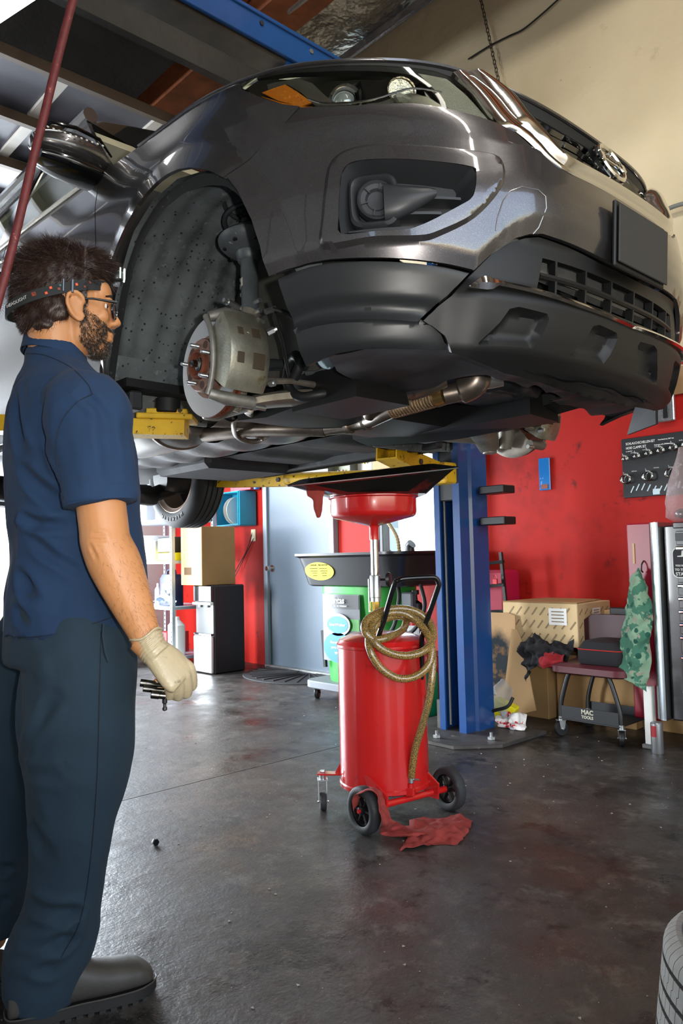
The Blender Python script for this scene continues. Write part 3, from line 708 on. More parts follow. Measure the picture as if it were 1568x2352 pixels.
# fog pocket
m_fogp = mat('fog pocket plastic', '2c2e31', .42, spots=[(200, .76, '62625f')])
for sg in (-1, 1):
    def FP(s, z, d): p = surf(s, z, d); return Vector((p[0], p[1]*(1 if sg < 0 else -1), p[2]))
    fd = dense(fog, .02); inner = [(.80+(s-.80)*.86, .578+(z-.578)*.80) for s, z in fd]
    rings_ = [[FP(s, z, d_bump(np.array([s]), np.array([z]))[0]-.002) for s, z in fd], [FP(.80+(s-.80)*.975, .578+(z-.578)*.965, -.004) for s, z in fd], [FP(.80+(s-.80)*.95, .578+(z-.578)*.93, -.018) for s, z in fd], [FP(s, z, -.07) for s, z in inner]]
    mb = MB().rings(rings_, True, False, True)
    if sg < 0: mb.f = [tuple(reversed(f)) for f in mb.f]
    FG = obj('fog_lamp_pocket', mb, m_fogp, CAR, ang=50)
    # blades under the lamp
    for z0, s0, s1 in ((.497, .965, .79), (.535, .86, .715), (.575, .80, .66)):
        q = np.linspace(s0, s1, 10); rg = [[FP(s, z0-.010, -.068), FP(s, z0-.005, -.022), FP(s, z0+.002, -.022), FP(s, z0+.016, -.068)] for s in q]
        obj('fog_blade', MB().rings(rg), m_fogp, FG, ang=30)
    # square shroud and the round blank with its beak
    sh = [(.955, .515), (.945, .63), (.93, .65), (.74, .648), (.745, .615), (.84, .63), (.875, .60), (.875, .535), (.83, .512), (.93, .50)]
    c = FP(.885, .575, -.030); ax = (FP(.885, .575, 0)-c).normalized(); ax = (ax+Vector((.25, 0, 0))).normalized(); MM = ax.to_track_quat('Z', 'Y').to_matrix()
    shr = [[FP(.893+rx*math.copysign(abs(math.cos(a))**.5, math.cos(a)), .572+rz*math.copysign(abs(math.sin(a))**.5, math.sin(a)), d) for a in [2*PI*i/36 for i in range(36)]] for rx, rz, d in ((.075, .078, -.068), (.066, .070, -.016), (.058, .062, -.010), (.050, .056, -.018), (.046, .052, -.05))]
    mb = MB().rings(shr, True, False, False)
    if sg > 0: mb.f = [tuple(reversed(f)) for f in mb.f]
    obj('fog_shroud', mb, m_fogp, FG, ang=45)
    mb = MB().lathe([(.052, -.02), (.052, .006), (.048, .010), (.044, .006), (.042, .004), (.030, .003), (.024, -.004), (.001, -.005)], c, seg=36, M=MM)
    for i in range(6):
        a = i*PI/3+.3; p = c+MM@Vector((.034*math.cos(a), .034*math.sin(a), .005)); mb.box(p, (.018, .003, .006), rot=MM@Matrix.Rotation(a, 3, 'Z'))
    obj('fog_blank', mb, m_fogp, FG, label='round blanking cap')
    bk_ = [[FP(s, zc+h*math.sin(a), -.020+dd*math.cos(a)) for a in [2*PI*i/12 for i in range(12)]] for s, zc, h, dd in ((.865, .565, .050, .018), (.83, .562, .046, .024), (.79, .568, .034, .024), (.75, .578, .020, .018), (.728, .584, .010, .010))]
    mb = MB().rings(bk_)
    if sg > 0: mb.f = [tuple(reversed(f)) for f in mb.f]
    obj('fog_beak', mb, m_fogp, FG, ang=60)

# glasshouse: roof, pillars, windows
m_glass = mat('car glass', 'dfe6e2', .02, trans=1, ior=1.08, spec=.7)
m_cream = mat('cream headliner', 'b9b29c', .8)
def gh(x, t):  # t 0 at the beltline .. 1 at the roof rail
    zb = 1.10+.05*np.clip((-x-.6)/2.5, 0, 1); zr = 1.735-.02*((x+2.0)/1.5)**2
    return Vector((x, -(.935-.02+(.66-.915)*t**1.15), zb+(zr-zb)*t))
def quad_mb(pts, th=.012):
    P = [Vector(p) for p in pts]; nrm = (P[1]-P[0]).cross(P[2]-P[0]).normalized(); return MB().rings([[p for p in P], [p+nrm*th for p in P]])
for sg in (1, -1):
    fl_ = lambda v: Vector((v[0], v[1]*sg, v[2]))
    def strip(name, A, B, m, th=.02, lab=None, kk=14):
        mb = MB(); ra = [fl_(v) for v in A]; rb = [fl_(v) for v in B]
        o = Vector((0, -th*sg, -.0)); rg = [[ra[i], rb[i], rb[i]-o, ra[i]-o] for i in range(len(ra))]
        mb.rings(rg); return obj(name, mb, m, CAR, ang=40, label=lab, weld=True)
    us = np.linspace(0, 1, 14)
    AP = [gh(-.52-.78*t, t) for t in us]; AP2 = [gh(-.64-.80*t, t) for t in us]; AP3 = [gh(-.68-.80*t, t) for t in us]
    strip('a_pillar', AP, AP2, m_paint); strip('window_seal', AP2, AP3, m_rubber, .015)
    BPf = [gh(-1.62-.10*t, t) for t in us]; BPr = [gh(-1.78-.10*t, t) for t in us]
    strip('b_pillar', BPf, BPr, m_gloss)
    strip('door_window', [v+Vector((0, .008, 0)) for v in AP3], [v+Vector((0, .008, 0)) for v in BPf], m_glass, .004)
    CPf = [gh(-2.62-.25*t, t) for t in us]; CPr = [gh(-2.80-.30*t, t) for t in us]
    strip('rear_window', [v+Vector((0, .008, 0)) for v in BPr], [v+Vector((0, .008, 0)) for v in CPf], m_glass, .004)
    strip('c_pillar', CPf, CPr, m_paint)
    DPf = [gh(-3.55-.05*t, t) for t in us]; DPr = [gh(-3.86+.18*t, t) for t in us]
    strip('quarter_window', [v+Vector((0, .008, 0)) for v in CPr], [v+Vector((0, .008, 0)) for v in DPf], m_glass, .004)
    strip('d_pillar', DPf, DPr, m_paint)
    # roof rail above the windows and a bright belt moulding
    xs = np.linspace(-1.25, -3.7, 24)
    obj('roof_side', MB().tube([fl_(gh(x, 1.0)) for x in xs], .035, 10), m_paint, CAR)
    bm_ = [fl_(Vector(sp(SM+x_, float(np.interp(SM+x_, [2.2, 2.9, 3.2, 4.1], [1.095, 1.137, 1.149, 1.182])), .006))) for x_ in np.linspace(.62, 2.45, 20)]
    obj('belt_moulding', MB().tube(bm_, .009, 8), mat('satin trim', 'a9a399', .25, metal=.9), CAR)
    # mirror
    mp = MB(); c = Vector((-.60, -1.03, 1.135))
    rg = []
    for i in range(15):
        u = i/14; y = -1.175+.29*u; k = math.sin(PI*min(max(u*.92+.05, 0), 1))**.45
        rg.append([Vector((-.60+.085*k*math.cos(a)-.02*u, y, 1.138+.012*u+(.070 if math.sin(a) > 0 else .045)*k*math.sin(a))) for a in [2*PI*j/20 for j in range(20)]])
    mp.v = []; mp.rings([[fl_(p) for p in r_] for r_ in rg]);
    MI = obj('door_mirror', mp, m_paint, CAR, ang=60, weld=True)
    rg = []
    for i in range(12):
        u = i/11; y = -1.16+.30*u; k = math.sin(PI*min(max(u*.8+.1, 0), 1))**.4
        rg.append([Vector((-.595+.080*k*math.cos(a)-.02*u, y, 1.088-.014*u+.034*k*math.sin(a))) for a in [2*PI*j/16 for j in range(16)]])
    obj('mirror_base', MB().rings([[fl_(p) for p in r_] for r_ in rg]), m_gloss, MI, ang=60, weld=True)
    obj('mirror_stalk', MB().tube([fl_(Vector(p)) for p in ((-.60, -.90, 1.085), (-.60, -.91, 1.07), (-.61, -.955, 1.10))][::-1]+[fl_(Vector((-.62, -.91, 1.10)))], [.03, .035, .035, .03], 12), m_gloss, MI)
    obj('mirror_rim', MB().tube([fl_(p) for p in ((-.565, -1.175, 1.15), (-.54, -1.13, 1.196), (-.54, -1.04, 1.21), (-.55, -.95, 1.205), (-.575, -.89, 1.17))], [.004, .007, .007, .007, .004], 8), m_gloss, MI)
    bl = MB()
    for k in range(11):
        bl.box(fl_(Vector((-.522, -1.15+.02*k, 1.165+.0005*k))), (.004, .008, .006), bev=.001)
    obj('mirror_indicator', bl, mat('indicator lens', 'c6c6c0', .15, coat=.4), MI, kind='stuff')
# roof skin, windscreen, tail
rs = MB().grid(lambda u, v: (-1.30-2.5*u, -.66+1.32*v, 1.735-.02*((-1.30-2.5*u+2.0)/1.5)**2+.05*math.sin(PI*v)), 16, 10); obj('roof', rs, m_paint, CAR, ang=60)
ws = MB().grid(lambda u, v: (-.42-.88*u+.10*math.sin(PI*v), (-.80+.14*u)*(1-2*v), 1.13+.60*u+.05*u*math.sin(PI*v)), 10, 12); obj('windscreen', ws, m_glass, CAR, ang=60)
tg = MB(); tg.rings([[Vector((x, y, z)) for y, z in ((-.9, .3), (.9, .3), (.93, 1.1), (.62, 1.7), (-.62, 1.7), (-.93, 1.1))] for x in (-3.74, -3.88)]); obj('tailgate', tg, m_paint, CAR)
cabn = MB(); cabn.box((-2.2, 0, .52), (3.2, 1.76, .46)); obj('cabin_tub', cabn, m_void, CAR, ang=0)
fwl = MB(); fwl.box((-.62, 0, .75), (.05, 1.72, .72)); obj('bulkhead', fwl, m_void, CAR, ang=0)
hdl = MB().box((-2.4, 0, 1.70), (2.1, 1.2, .03)); obj('headliner', hdl, m_cream, CAR, ang=0)
for sg in (1, -1):
    st = MB(); st.rings([[Vector((x, y*sg+dy, z)) for x, dy in ((x0, -.26), (x0, .26), (x1, .26), (x1, -.26))] for z, x0, x1, y in ((.78, -1.6, -1.05, .40), (.90, -1.65, -1.05, .40), (.95, -1.72, -1.55, .40), (1.35, -1.88, -1.76, .40), (1.42, -1.88, -1.80, .40))])
    obj('seat', st, mat('grey seat cloth', '6d6963', .8), CAR, ang=40)
# ---------------------------------------------------------------- wheel well, brake, suspension, underside
def liner_extra(m, N, L, b, src, noi, ramp, mix, cur):
    v = N.new('ShaderNodeTexVoronoi'); v.inputs['Scale'].default_value = 42; L.new(src, v.inputs['Vector'])
    f = ramp(v.outputs['Distance'], .16, .20, (1, 1, 1, 1), (0, 0, 0, 1)); g = ramp(noi(9, 3), .42, .48)
    mm = N.new('ShaderNodeMath'); mm.operation = 'MULTIPLY'; L.new(f, mm.inputs[0]); L.new(g, mm.inputs[1])
    return mix(mm.outputs[0], cur, (*srgb('1b1f20'), 1))
m_liner = mat('dusty wheel arch liner', '5a6163', .8, var=(5, .32), spots=[(3.5, .54, '353b3d', None, .12), (26, .60, '767c7a', None, .10), (10, .64, '23282a', None, .06)], build=liner_extra, bump=[(14, .4, .01), (60, .25, .003)])
m_linerb = mat('speckled black liner lip', '1b1c1c', .8, spots=[(90, .63, '444849', None, .04)])
m_under = mat('dirty underbody plastic', '2a2c2f', .62, var=(7, .3), spots=[(9, .62, '44474b', None, .08), (180, .75, '77746e')], bump=[(9, .4, .008)])
m_subf = mat('black oily subframe', '131415', .5, coat=.0, spots=[(12, .68, '2e2a28', None, .08)])
m_alu = mat('cast aluminium', '8b867c', .45, metal=.6, var=(12, .25), spots=[(14, .64, '4f4a43', None, .1)], bump=(60, .3, .002))
m_shield = mat('aluminium heat shield', '8e8f8f', .4, metal=.7, var=(6, .25), bump=(20, .5, .006))
m_exh = mat('heat stained exhaust steel', '8a7f74', .34, metal=.85, var=(9, .3), spots=[(6, .58, '6b4a38', None, .14), (12, .68, '3f2c24', None, .1)])
m_braid = mat('braided flex', 'a58d6e', .35, metal=.85, var=(60, .3), bump=(420, .9, .002))
m_rust = mat('rusty cast iron', '6b3a28', .75, metal=.2, var=(30, .3), bump=(120, .4, .001))
m_rusth = mat('rusty hat', '86685a', .55, metal=.5, var=(30, .2), spots=[(40, .66, '6b3c2c', None, .1)])
m_rotor = mat('machined rotor face', 'd8d6d4', .22, metal=1, bump=(9, .1))
def rot_extra(m, N, L, b, src, noi, ramp, mix, cur):
    wv = N.new('ShaderNodeTexWave'); wv.wave_type = 'RINGS'; wv.rings_direction = 'Y'; wv.inputs['Scale'].default_value = 130; wv.inputs['Distortion'].default_value = .6
    L.new(src, wv.inputs['Vector']); bn = N.new('ShaderNodeBump'); bn.inputs['Strength'].default_value = .25; bn.inputs['Distance'].default_value = .0006
    L.new(wv.outputs[1], bn.inputs['Height']); L.new(bn.outputs[0], b.inputs['Normal'])
    b.inputs['Anisotropic'].default_value = .5
    return None
m_rotor2 = mat('turned rotor face', 'b5b3b0', .34, metal=.85, build=rot_extra)
m_caliper = mat('bare caliper casting', '949284', .36, metal=.7, var=(18, .22), spots=[(20, .62, '6e6240', None, .12), (26, .68, '4d4a44', None, .08)], bump=(140, .4, .0015))
m_bracket = mat('caliper bracket iron', '7a7873', .5, metal=.5, var=(24, .25), bump=(120, .4, .0015))
m_zinc = mat('zinc plated steel', 'b9bdbe', .3, metal=.9)
m_strut = mat('grey strut', '53585b', .5, metal=.3, var=(14, .2), spots=[(30, .66, '8a8b86', None, .05)])

# arch liner
def liner_path(o, k):    # k: 0 outer .. 1 inner; returns (x, z) along angle o in 0..1
    A = [(-.495, .20), (-.500, .296), (-.474, .39), (-.443, .48), (-.403, .585), (-.355, .675), (-.27, .765), (-.14, .825), (.01, .836), (.15, .805), (.24, .768), (.30, .722), (.355, .66), (.40, .57), (.425, .49), (.435, .40), (.45, .30), (.455, .245)]
    Bq = [(-.66, .215), (-.63, .30), (-.58, .40), (-.53, .50), (-.47, .61), (-.40, .71), (-.29, .80), (-.15, .865), (.0, .88), (.14, .86), (.25, .82), (.33, .76), (.39, .68), (.43, .59), (.45, .49), (.455, .40), (.46, .30), (.46, .245)]
    i = o*(len(A)-1); a = int(min(i, len(A)-2)); t = i-a
    pa = [A[a][q]*(1-t)+A[a+1][q]*t for q in (0, 1)]; pb = [Bq[a][q]*(1-t)+Bq[a+1][q]*t for q in (0, 1)]
    e = min(1, k*5); return pa[0]*(1-e)+pb[0]*e, pa[1]*(1-e)+pb[1]*e
for sg in (1, -1):
    def lf(u, v):
        x, z = liner_path(u, v); y = -(.962-.17*min(1,max(0,(u-.70)/.22))-.50*v*(1-.3*min(1,max(0,(u-.70)/.22)))); rib = .006*math.sin(v*34)*min(1, v*6)*(1 if .1 < u < .75 else .3)+.012*math.exp(-((u-.28)/.03)**2)
        d = Vector((-x, 0, .4-z)).normalized(); return (x+d.x*rib, y*sg, z+d.z*rib)
    mb = MB().grid(lf, 68, 36)
    LN = obj('arch_liner', mb, m_liner, CAR, ang=50)
    ed = MB().grid(lambda u, v: (liner_path(u, 0)[0]*(1-.05*v), -(.957-.03*v)*sg, liner_path(u, 0)[1]-.0*v), 50, 2)
    def lip(u, v):
        x, z = liner_path(u, 0); d = Vector((-x, 0, .38-z)).normalized()*(.001+.03*v); return (x+d.x, -(.944-.16*min(1,max(0,(u-.68)/.2))-.01*v)*sg, z+d.z)
    obj('liner_lip', MB().grid(lip, 50, 2), m_linerb, LN, ang=0)
    iw = MB(); iw.box((-.1, -.44*sg, .62), (.95, .02, .62)); obj('inner_apron', iw, mat('dirty apron', '4b4a44', .75, var=(6, .3)), CAR, ang=0)
    bq = MB(); bq.rings([[Vector((x, y*sg, z)) for x, z in ((-.16, .80), (-.13, 1.0), (.12, 1.0), (.15, .80))] for y in (-.45, -.50)]); obj('strut_tower', bq, m_strut, CAR)
    lflap = MB().rings([[Vector((x, y*sg, z)) for y in (-.93, -.48)] + [Vector((x+.012, y*sg, z)) for y in (-.48, -.93)] for x, z in ((-.50, .40), (-.56, .30), (-.60, .20))])
    obj('mud_flap', lflap, m_liner, CAR)

def wheel_corner(sg):
    """hub, rotor, caliper, knuckle, strut of one front corner; sg=1 is the car's right"""
    def S(v): return Vector((v[0], v[1]*sg, v[2]))
    hz = .272; ay = Matrix(((1, 0, 0), (0, 0, -1), (0, 1, 0)))            # local z -> -y (outboard on the right)
    M = Matrix(((1, 0, 0), (0, 0, -1*sg), (0, 1, 0))) if sg > 0 else Matrix(((1, 0, 0), (0, 0, 1), (0, -1, 0)))
    def at_(r, h): return (r, h)
    c = S((-.004, -.845, hz))
    RT = obj('brake_rotor', MB().lathe([(.088, .0), (.160, .0), (.160, -.009), (.088, -.009)], c, seg=72, M=M, cap=False), m_rotor2, CAR, ang=30, label='shiny bare brake disc')
    mb = MB().lathe([(.088, -.021), (.160, -.021), (.160, -.030), (.088, -.030)], c, seg=72, M=M, cap=False); obj('rotor_back_plate', mb, m_rust, RT, ang=30)
    mb = MB().lathe([(.1595, -.0005), (.1605, -.001), (.1605, -.009), (.1595, -.0095)], c, seg=72, M=M, cap=False); obj('rotor_edge', mb, m_rust, RT)
    mb = MB()
    for i in range(40):
        a = 2*PI*i/40; p = c+M@Vector((.128*math.cos(a), .128*math.sin(a), -.015)); mb.box(p, (.058, .004, .012), rot=M@Matrix.Rotation(a, 3, 'Z'))
    obj('rotor_vanes', mb, m_rust, RT, ang=0, kind='stuff')
    mb = MB().lathe([(.0999, .0004), (.094, .0006), (.088, .0002), (.085, .010), (.084, .028), (.080, .034), (.045, .036), (.044, .036)], c, seg=48, M=M, cap=False); obj('rotor_hat', mb, m_rusth, RT, ang=35)
    mb = MB().lathe([(.046, .034), (.046, .048), (.042, .052), (.036, .052), (.034, .046), (.030, .030)], c, seg=40, M=M); HB = obj('wheel_hub', mb, m_rust, RT, ang=35)
    obj('axle_nut', MB().lathe([(.022, .028), (.022, .044), (.016, .048), (.012, .05), (.012, .066), (.006, .07), (.001, .066)], c, seg=6, M=M), mat('greasy nut', 'a9a7a2', .18, metal=1), HB)
    for i in range(5):
        a = 2*PI*i/5+.45; p = c+M@Vector((.060*math.cos(a), .060*math.sin(a), .034))
        mb = MB(); pr = [(.0065, 0)]
        for k in range(9): pr += [(.0068, .003+.003*k), (.0058, .0045+.003*k)]
        pr += [(.005, .033), (.001, .0335)]; obj('wheel_stud', mb.lathe(pr, p, seg=12, M=M), m_zinc, RT, ang=60)
    for i in range(5):
        a = 2*PI*i/5+.45+PI/5; p = c+M@Vector((.064*math.cos(a), .064*math.sin(a), .0345)); mb = MB().lathe([(.014, 0), (.013, .001), (.001, .001)], p, seg=16, M=M); obj('hat_recess', mb, mat('dull recess', '4c3a32', .7, metal=.2), RT)
    # dust shield, knuckle
    mb = MB().lathe([(.05, -.040), (.15, -.042), (.168, -.034), (.168, -.032), (.15, -.039), (.05, -.037)], c, seg=48, M=M, cap=False, a0=.9, a1=5.4); obj('dust_shield', mb, m_alu, CAR, ang=50)
    kn = MB()
    kn.lathe([(.055, -.11), (.062, -.09), (.060, -.05), (.05, -.036)], c, seg=24, M=M)
    kn.tube([S((0, -.745, .33)), S((.0, -.715, .40)), S((.012, -.69, .475))], [.042, .036, .034], 12)
    kn.tube([S((0, -.745, .23)), S((-.01, -.75, .18)), S((-.02, -.755, .145))], [.042, .034, .028], 12)
    kn.tube([S((.02, -.75, .27)), S((.09, -.755, .26)), S((.12, -.76, .22))], [.036, .026, .024], 10)
    kn.tube([S((.03, -.75, .31)), S((.10, -.765, .36))], [.036, .026], 10)
    KN = obj('steering_knuckle', kn, m_alu, CAR, ang=60)
    obj('wheel_bearing', MB().lathe([(.048, -.122), (.050, -.112), (.030, -.112), (.028, -.118), (.001, -.116)], c, seg=28, M=M), m_rust, KN)
    # caliper: bracket hoop, ribbed housing, slide pins, bleeder
    def cal(x, y, z): return S((x, y, z))
    def srect(cx, cz, w, h, y, n=28, e=.45, sh=0):
        out = []
        for i in range(n):
            a = 2*PI*i/n; out.append(cal(cx+w*math.copysign(abs(math.cos(a))**e, math.cos(a))+sh*(y+.84), y, cz+h*math.copysign(abs(math.sin(a))**e, math.sin(a))))
        return out
    # seen from the side: a curved bridge that follows the disc's rim, from z .19 to .41
    def arcpt(r, a): return (-.004+r*math.cos(a), hz+r*math.sin(a))
    rr = []
    for (y, r0, r1) in ((-.900, .118, .180), (-.896, .108, .192), (-.880, .106, .197), (-.80, .112, .200), (-.765, .106, .198), (-.752, .112, .188)):
        ring = []
        for i in range(13): a = -.62+1.30*i/12; x, z = arcpt(r1, a); ring.append(cal(x, y, z+.01))
        for i in range(13): a = .68-1.30*i/12; x, z = arcpt(r0, a); ring.append(cal(x, y, z+.01))
        rr.append(ring)
    mb = MB().rings(rr)
    if sg < 0: mb.f = [tuple(reversed(f)) for f in mb.f]
    CA = obj('brake_caliper', mb, m_caliper, CAR, ang=40, label='dull metal brake caliper')
    # recesses on the bridge
    dk = mat('caliper recess', '3f3528', .7)
    for a, y, w, h in ((.30, -.860, .010, .012), (.30, -.805, .016, .016), (-.12, -.865, .012, .016), (-.14, -.800, .022, .024)):
        x, z = arcpt(.1985, a); Mx = axes((math.cos(a), 0, math.sin(a)), y=(0, -1, 0)); obj('casting_pocket', MB().box(cal(x, y, z+.01), (.004, w*2, h*2), bev=.0015, rot=Mx), dk, CA)
    x, z = arcpt(.1995, .30); Mt = Matrix((Vector((0, sg, 0)), Vector((-math.sin(.3), 0, math.cos(.3))), Vector((math.cos(.3), 0, math.sin(.3))) if sg > 0 else Vector((-math.cos(.3), 0, -math.sin(.3))))).transposed()
    if sg > 0: text('cast_number', '14', .020, m_caliper, CA, cal(x, -.838, z+.01), Mt, .001)
    br = MB(); P = []
    for i in range(15): a = -.95+1.95*i/14; x, z = arcpt(.112+.030*abs((i-7)/7)**2, a); P.append(cal(x, -.905, z+.008))
    br.tube(P, [.016]+[.012]*13+[.016], 10, flat=.7); obj('caliper_bracket', br, m_bracket, CA, ang=60)
    for a in (-.92, .92):
        x, z = arcpt(.148, a); mb = MB().tube([cal(x, -.905, z+.008), cal(x+.02, -.86, z+.012*(1 if a > 0 else -1)+.008), cal(x+.02, -.76, z+.012*(1 if a > 0 else -1)+.008)], [.016, .021, .019], 12)
        obj('bracket_ear', mb, m_bracket, CA, ang=60)
        mb = MB().cyl(cal(x+.034, -.765, z+.02*(1 if a > 0 else -1)), cal(x+.034, -.725, z+.02*(1 if a > 0 else -1)), .009, seg=12); obj('slide_pin_bolt', mb, m_zinc, CA)
    pd = MB(); P = []
    for i in range(9): a = -.55+1.1*i/8; x, z = arcpt(.152, a); P.append(cal(x, -.862, z+.008))
    pd.tube(P, .011, 8, flat=.6); obj('brake_pad', pd, mat('worn pad', '4d433a', .8), CA)
    obj('banjo_bolt', MB().cyl(cal(.145, -.735, .432), cal(.15, -.70, .448), .010, seg=6), m_zinc, CA)
    for p, q in (((.09, -.80, .445), (.098, -.845, .452)), ((.16, -.74, .36), (.175, -.725, .37)), ((.17, -.742, .20), (.19, -.74, .20))):
        mb = MB().cyl(S(p), S(q), .011, seg=6); mb.cyl(S(q), S(Vector(q)+(Vector(q)-Vector(p))*.35), .007, seg=8); obj('casting_bolt', mb, m_zinc, CA)
    obj('brake_hose', MB().tube([S(v) for v in cr([(.15, -.71, .445), (.18, -.68, .43), (.21, -.64, .40), (.19, -.58, .42), (.12, -.53, .50)], 6)], .008, 8), m_rubber, CAR)
    # strut
    a0, a1 = Vector(S((.006, -.690, .45))), Vector(S((-.030, -.668, .71)))
    ST = obj('strut_tube', MB().cyl(a0, a1, .029, seg=24), m_strut, CAR)
    ax = (a1-a0).normalized(); Ms = ax.to_track_quat('Z', 'Y').to_matrix(); top = a1+ax*.34
    obj('spring_seat', MB().lathe([(.029, -.055), (.038, -.05), (.044, -.025), (.07, -.016), (.09, .0), (.100, .012), (.102, .022), (.094, .026), (.084, .014), (.06, .006), (.03, .01)], a1, seg=40, M=Ms, cap=False), m_strut, ST, ang=50)
    for i in range(7):
        a = i*PI*2/7; p = a1+Ms@Vector((.078*math.cos(a), .078*math.sin(a), -.0085)); obj('seat_hole', MB().lathe([(.0001, -.0045), (.008, -.004), (.0085, .002)], p, seg=10, M=Ms@Matrix.Rotation(.0, 3, 'X')), m_void, ST)
    P = [a1+Ms@Vector((.078*math.cos(t), .078*math.sin(t), .022+.075*t/(2*PI))) for t in np.linspace(0, 2*PI*4.2, 110)]
    obj('coil_spring', MB().tube(P, .0085, 8), mat('spring steel', '3d4144', .42, metal=.4), ST, ang=60)
    pr = []
    for k in range(16): pr += [(.026, .02+.02*k), (.020, .03+.02*k)]
    obj('bump_boot', MB().lathe(pr, a1, seg=20, M=Ms), m_rubber, ST, ang=30)
    obj('strut_label', MB().lathe([(.0297, 0), (.0297, .03)], a0+ax*.115, seg=10, M=Ms, cap=False, a0=(-.6 if sg > 0 else 0), a1=(.6 if sg > 0 else 1)), mat('grubby paper', 'b6b1a2', .8, spots=[(160, .6, '6a675f')]), ST)
    for d in (.02, .055):
        obj('strut_bolt', MB().cyl(a0+ax*d+S((-.05, 0, 0))-S((0, 0, 0)), a0+ax*d+S((.055, -.0, 0))-S((0, 0, 0)), .009, seg=6), m_zinc, ST)
    for zz, r_ in ((.13, .012), (.10, .009), (.155, .008)):
        obj('line_bracket', MB().box(a0+ax*zz+Vector((-.036, 0, 0)), (.02, .018, r_*1.6), bev=.002), m_strut, ST)
    # lower arm, drive shaft, drop link
    def LP(L, rz, flat=.45): return [S(v) for v in L]
    la = MB()
    pts = cr([(-.13, -.765, .150), (-.09, -.72, .160), (-.045, -.64, .188), (.0, -.55, .205), (.06, -.45, .212), (.08, -.38, .215)], 6); n_ = len(pts)
    rg = []
    for i, p in enumerate(pts):
        t = i/(n_-1); w_ = .030+.020*math.sin(PI*t)+.018*t; h_ = .016+.006*t
        a, b = Vector(pts[max(i-1, 0)]), Vector(pts[min(i+1, n_-1)]); T = (b-a).normalized(); sd = T.cross(Vector((0, 0, 1))).normalized(); u_ = sd.cross(T)
        rg.append([S(Vector(p)+sd*w_*cx+u_*h_*cz) for cx, cz in ((-1, .5), (-.8, 1), (-.5, .5), (.5, .5), (.8, 1), (1, .5), (1, -.6), (.7, -1), (-.7, -1), (-1, -.6))])
    la.rings(rg); 
    la.tube([S(v) for v in cr([(-.06, -.66, .18), (-.14, -.60, .195), (-.26, -.52, .21), (-.34, -.44, .222)], 5)], [.026]*8+[.022]*8, 10, flat=.6)
    LA = obj('lower_control_arm', la, m_alu, CAR, ang=50)
    obj('ball_joint', MB().lathe([(.030, -.024), (.034, -.018), (.034, .014), (.024, .03), (.018, .04), (.001, .042)], S((-.115, -.765, .155)), seg=24), m_alu, LA)
    obj('drive_shaft', MB().tube([S((0, -.72, .285)), S((.0, -.60, .318)), S((.0, -.36, .345))], [.020, .018, .018], 14), mat('dark shaft', '2c2f31', .5), CAR)
    bt = MB(); ax2 = Vector(S((0, -.40, .345)))-Vector(S((0, -.72, .285))); M5 = ax2.normalized().to_track_quat('Z', 'Y').to_matrix()
    pr = []
    for k in range(7): pr += [(.044-.0035*k, .012*k), (.034-.0032*k, .012*k+.006)]
    obj('shaft_boot', bt.lathe(pr, S((0, -.735, .282)), seg=24, M=M5), m_rubber, CAR)
    obj('drop_link', MB().tube([S((.075, -.66, .50)), S((.10, -.63, .36)), S((.105, -.61, .24))], .007, 8), m_rubber, CAR)
    obj('stabiliser_bar', MB().tube([S(v) for v in cr([(.11, -.60, .245), (.145, -.60, .29), (.11, -.59, .325), (.05, -.57, .30), (.035, -.56, .24), (.08, -.545, .20), (.14, -.50, .205), (.16, -.42, .22)], 6)], .017, 12), mat('black bar', '1e2022', .5), CAR)
    obj('tie_rod', MB().tube([S((.13, -.745, .215)), S((.12, -.62, .235)), S((.08, -.42, .25))], [.012, .009, .013], 10), m_alu, CAR)
wheel_corner(1); wheel_corner(-1)

# front subframe, undertray, engine
sb = MB(); sb.rings([[Vector((x, y, z)) for y, z in ((-.50, .17), (-.50, .285), (-.30, .31), (-.25, .17))] for x in (-.02, .30)]); obj('subframe_rail', sb, m_subf, CAR, ang=30)
sb = MB()
P = cr([(-.50, .30, .215), (-.30, .34, .205), (-.05, .40, .20), (.18, .44, .215), (.40, .46, .245), (.50, .48, .26)], 5)
sb.rings([[Vector(p)+Vector(q) for q in ((0, -.05, -.012), (0, .05, -.035), (0, .06, .0), (0, .03, .06), (0, -.06, .07))] for p in P]); obj('crossmember', sb, m_subf, CAR, ang=50)
sb = MB(); sb.rings([[Vector((x, y, z)) for x, z in ((-.40, .20), (-.22, .185), (-.02, .20), (-.02, .27), (-.40, .28))] for y in (-.46, -.2, .1, .40)]); obj('rear_crossmember', sb, m_subf, CAR, ang=30)
sb = MB(); sb.rings([[Vector((x, y, z)) for y, z in ((.32, .19), (.52, .18), (.50, .30), (.32, .31))] for x in (-.3, .05, .40)]); obj('subframe_rail', sb, m_subf, CAR, ang=30)
eb = MB(); eb.box((.16, -.02, .42), (.62, .75, .26), bev=.05); eb.box((.30, .22, .30), (.30, .30, .10), bev=.03); eb.lathe([(.10, 0), (.11, .02), (.11, .06), (.08, .08)], (.30, .18, .245), seg=24); obj('engine_sump', eb, mat('dark engine casting', '26282a', .45, metal=.3, var=(9, .4), bump=(16, .6, .01)), CAR, ang=40)
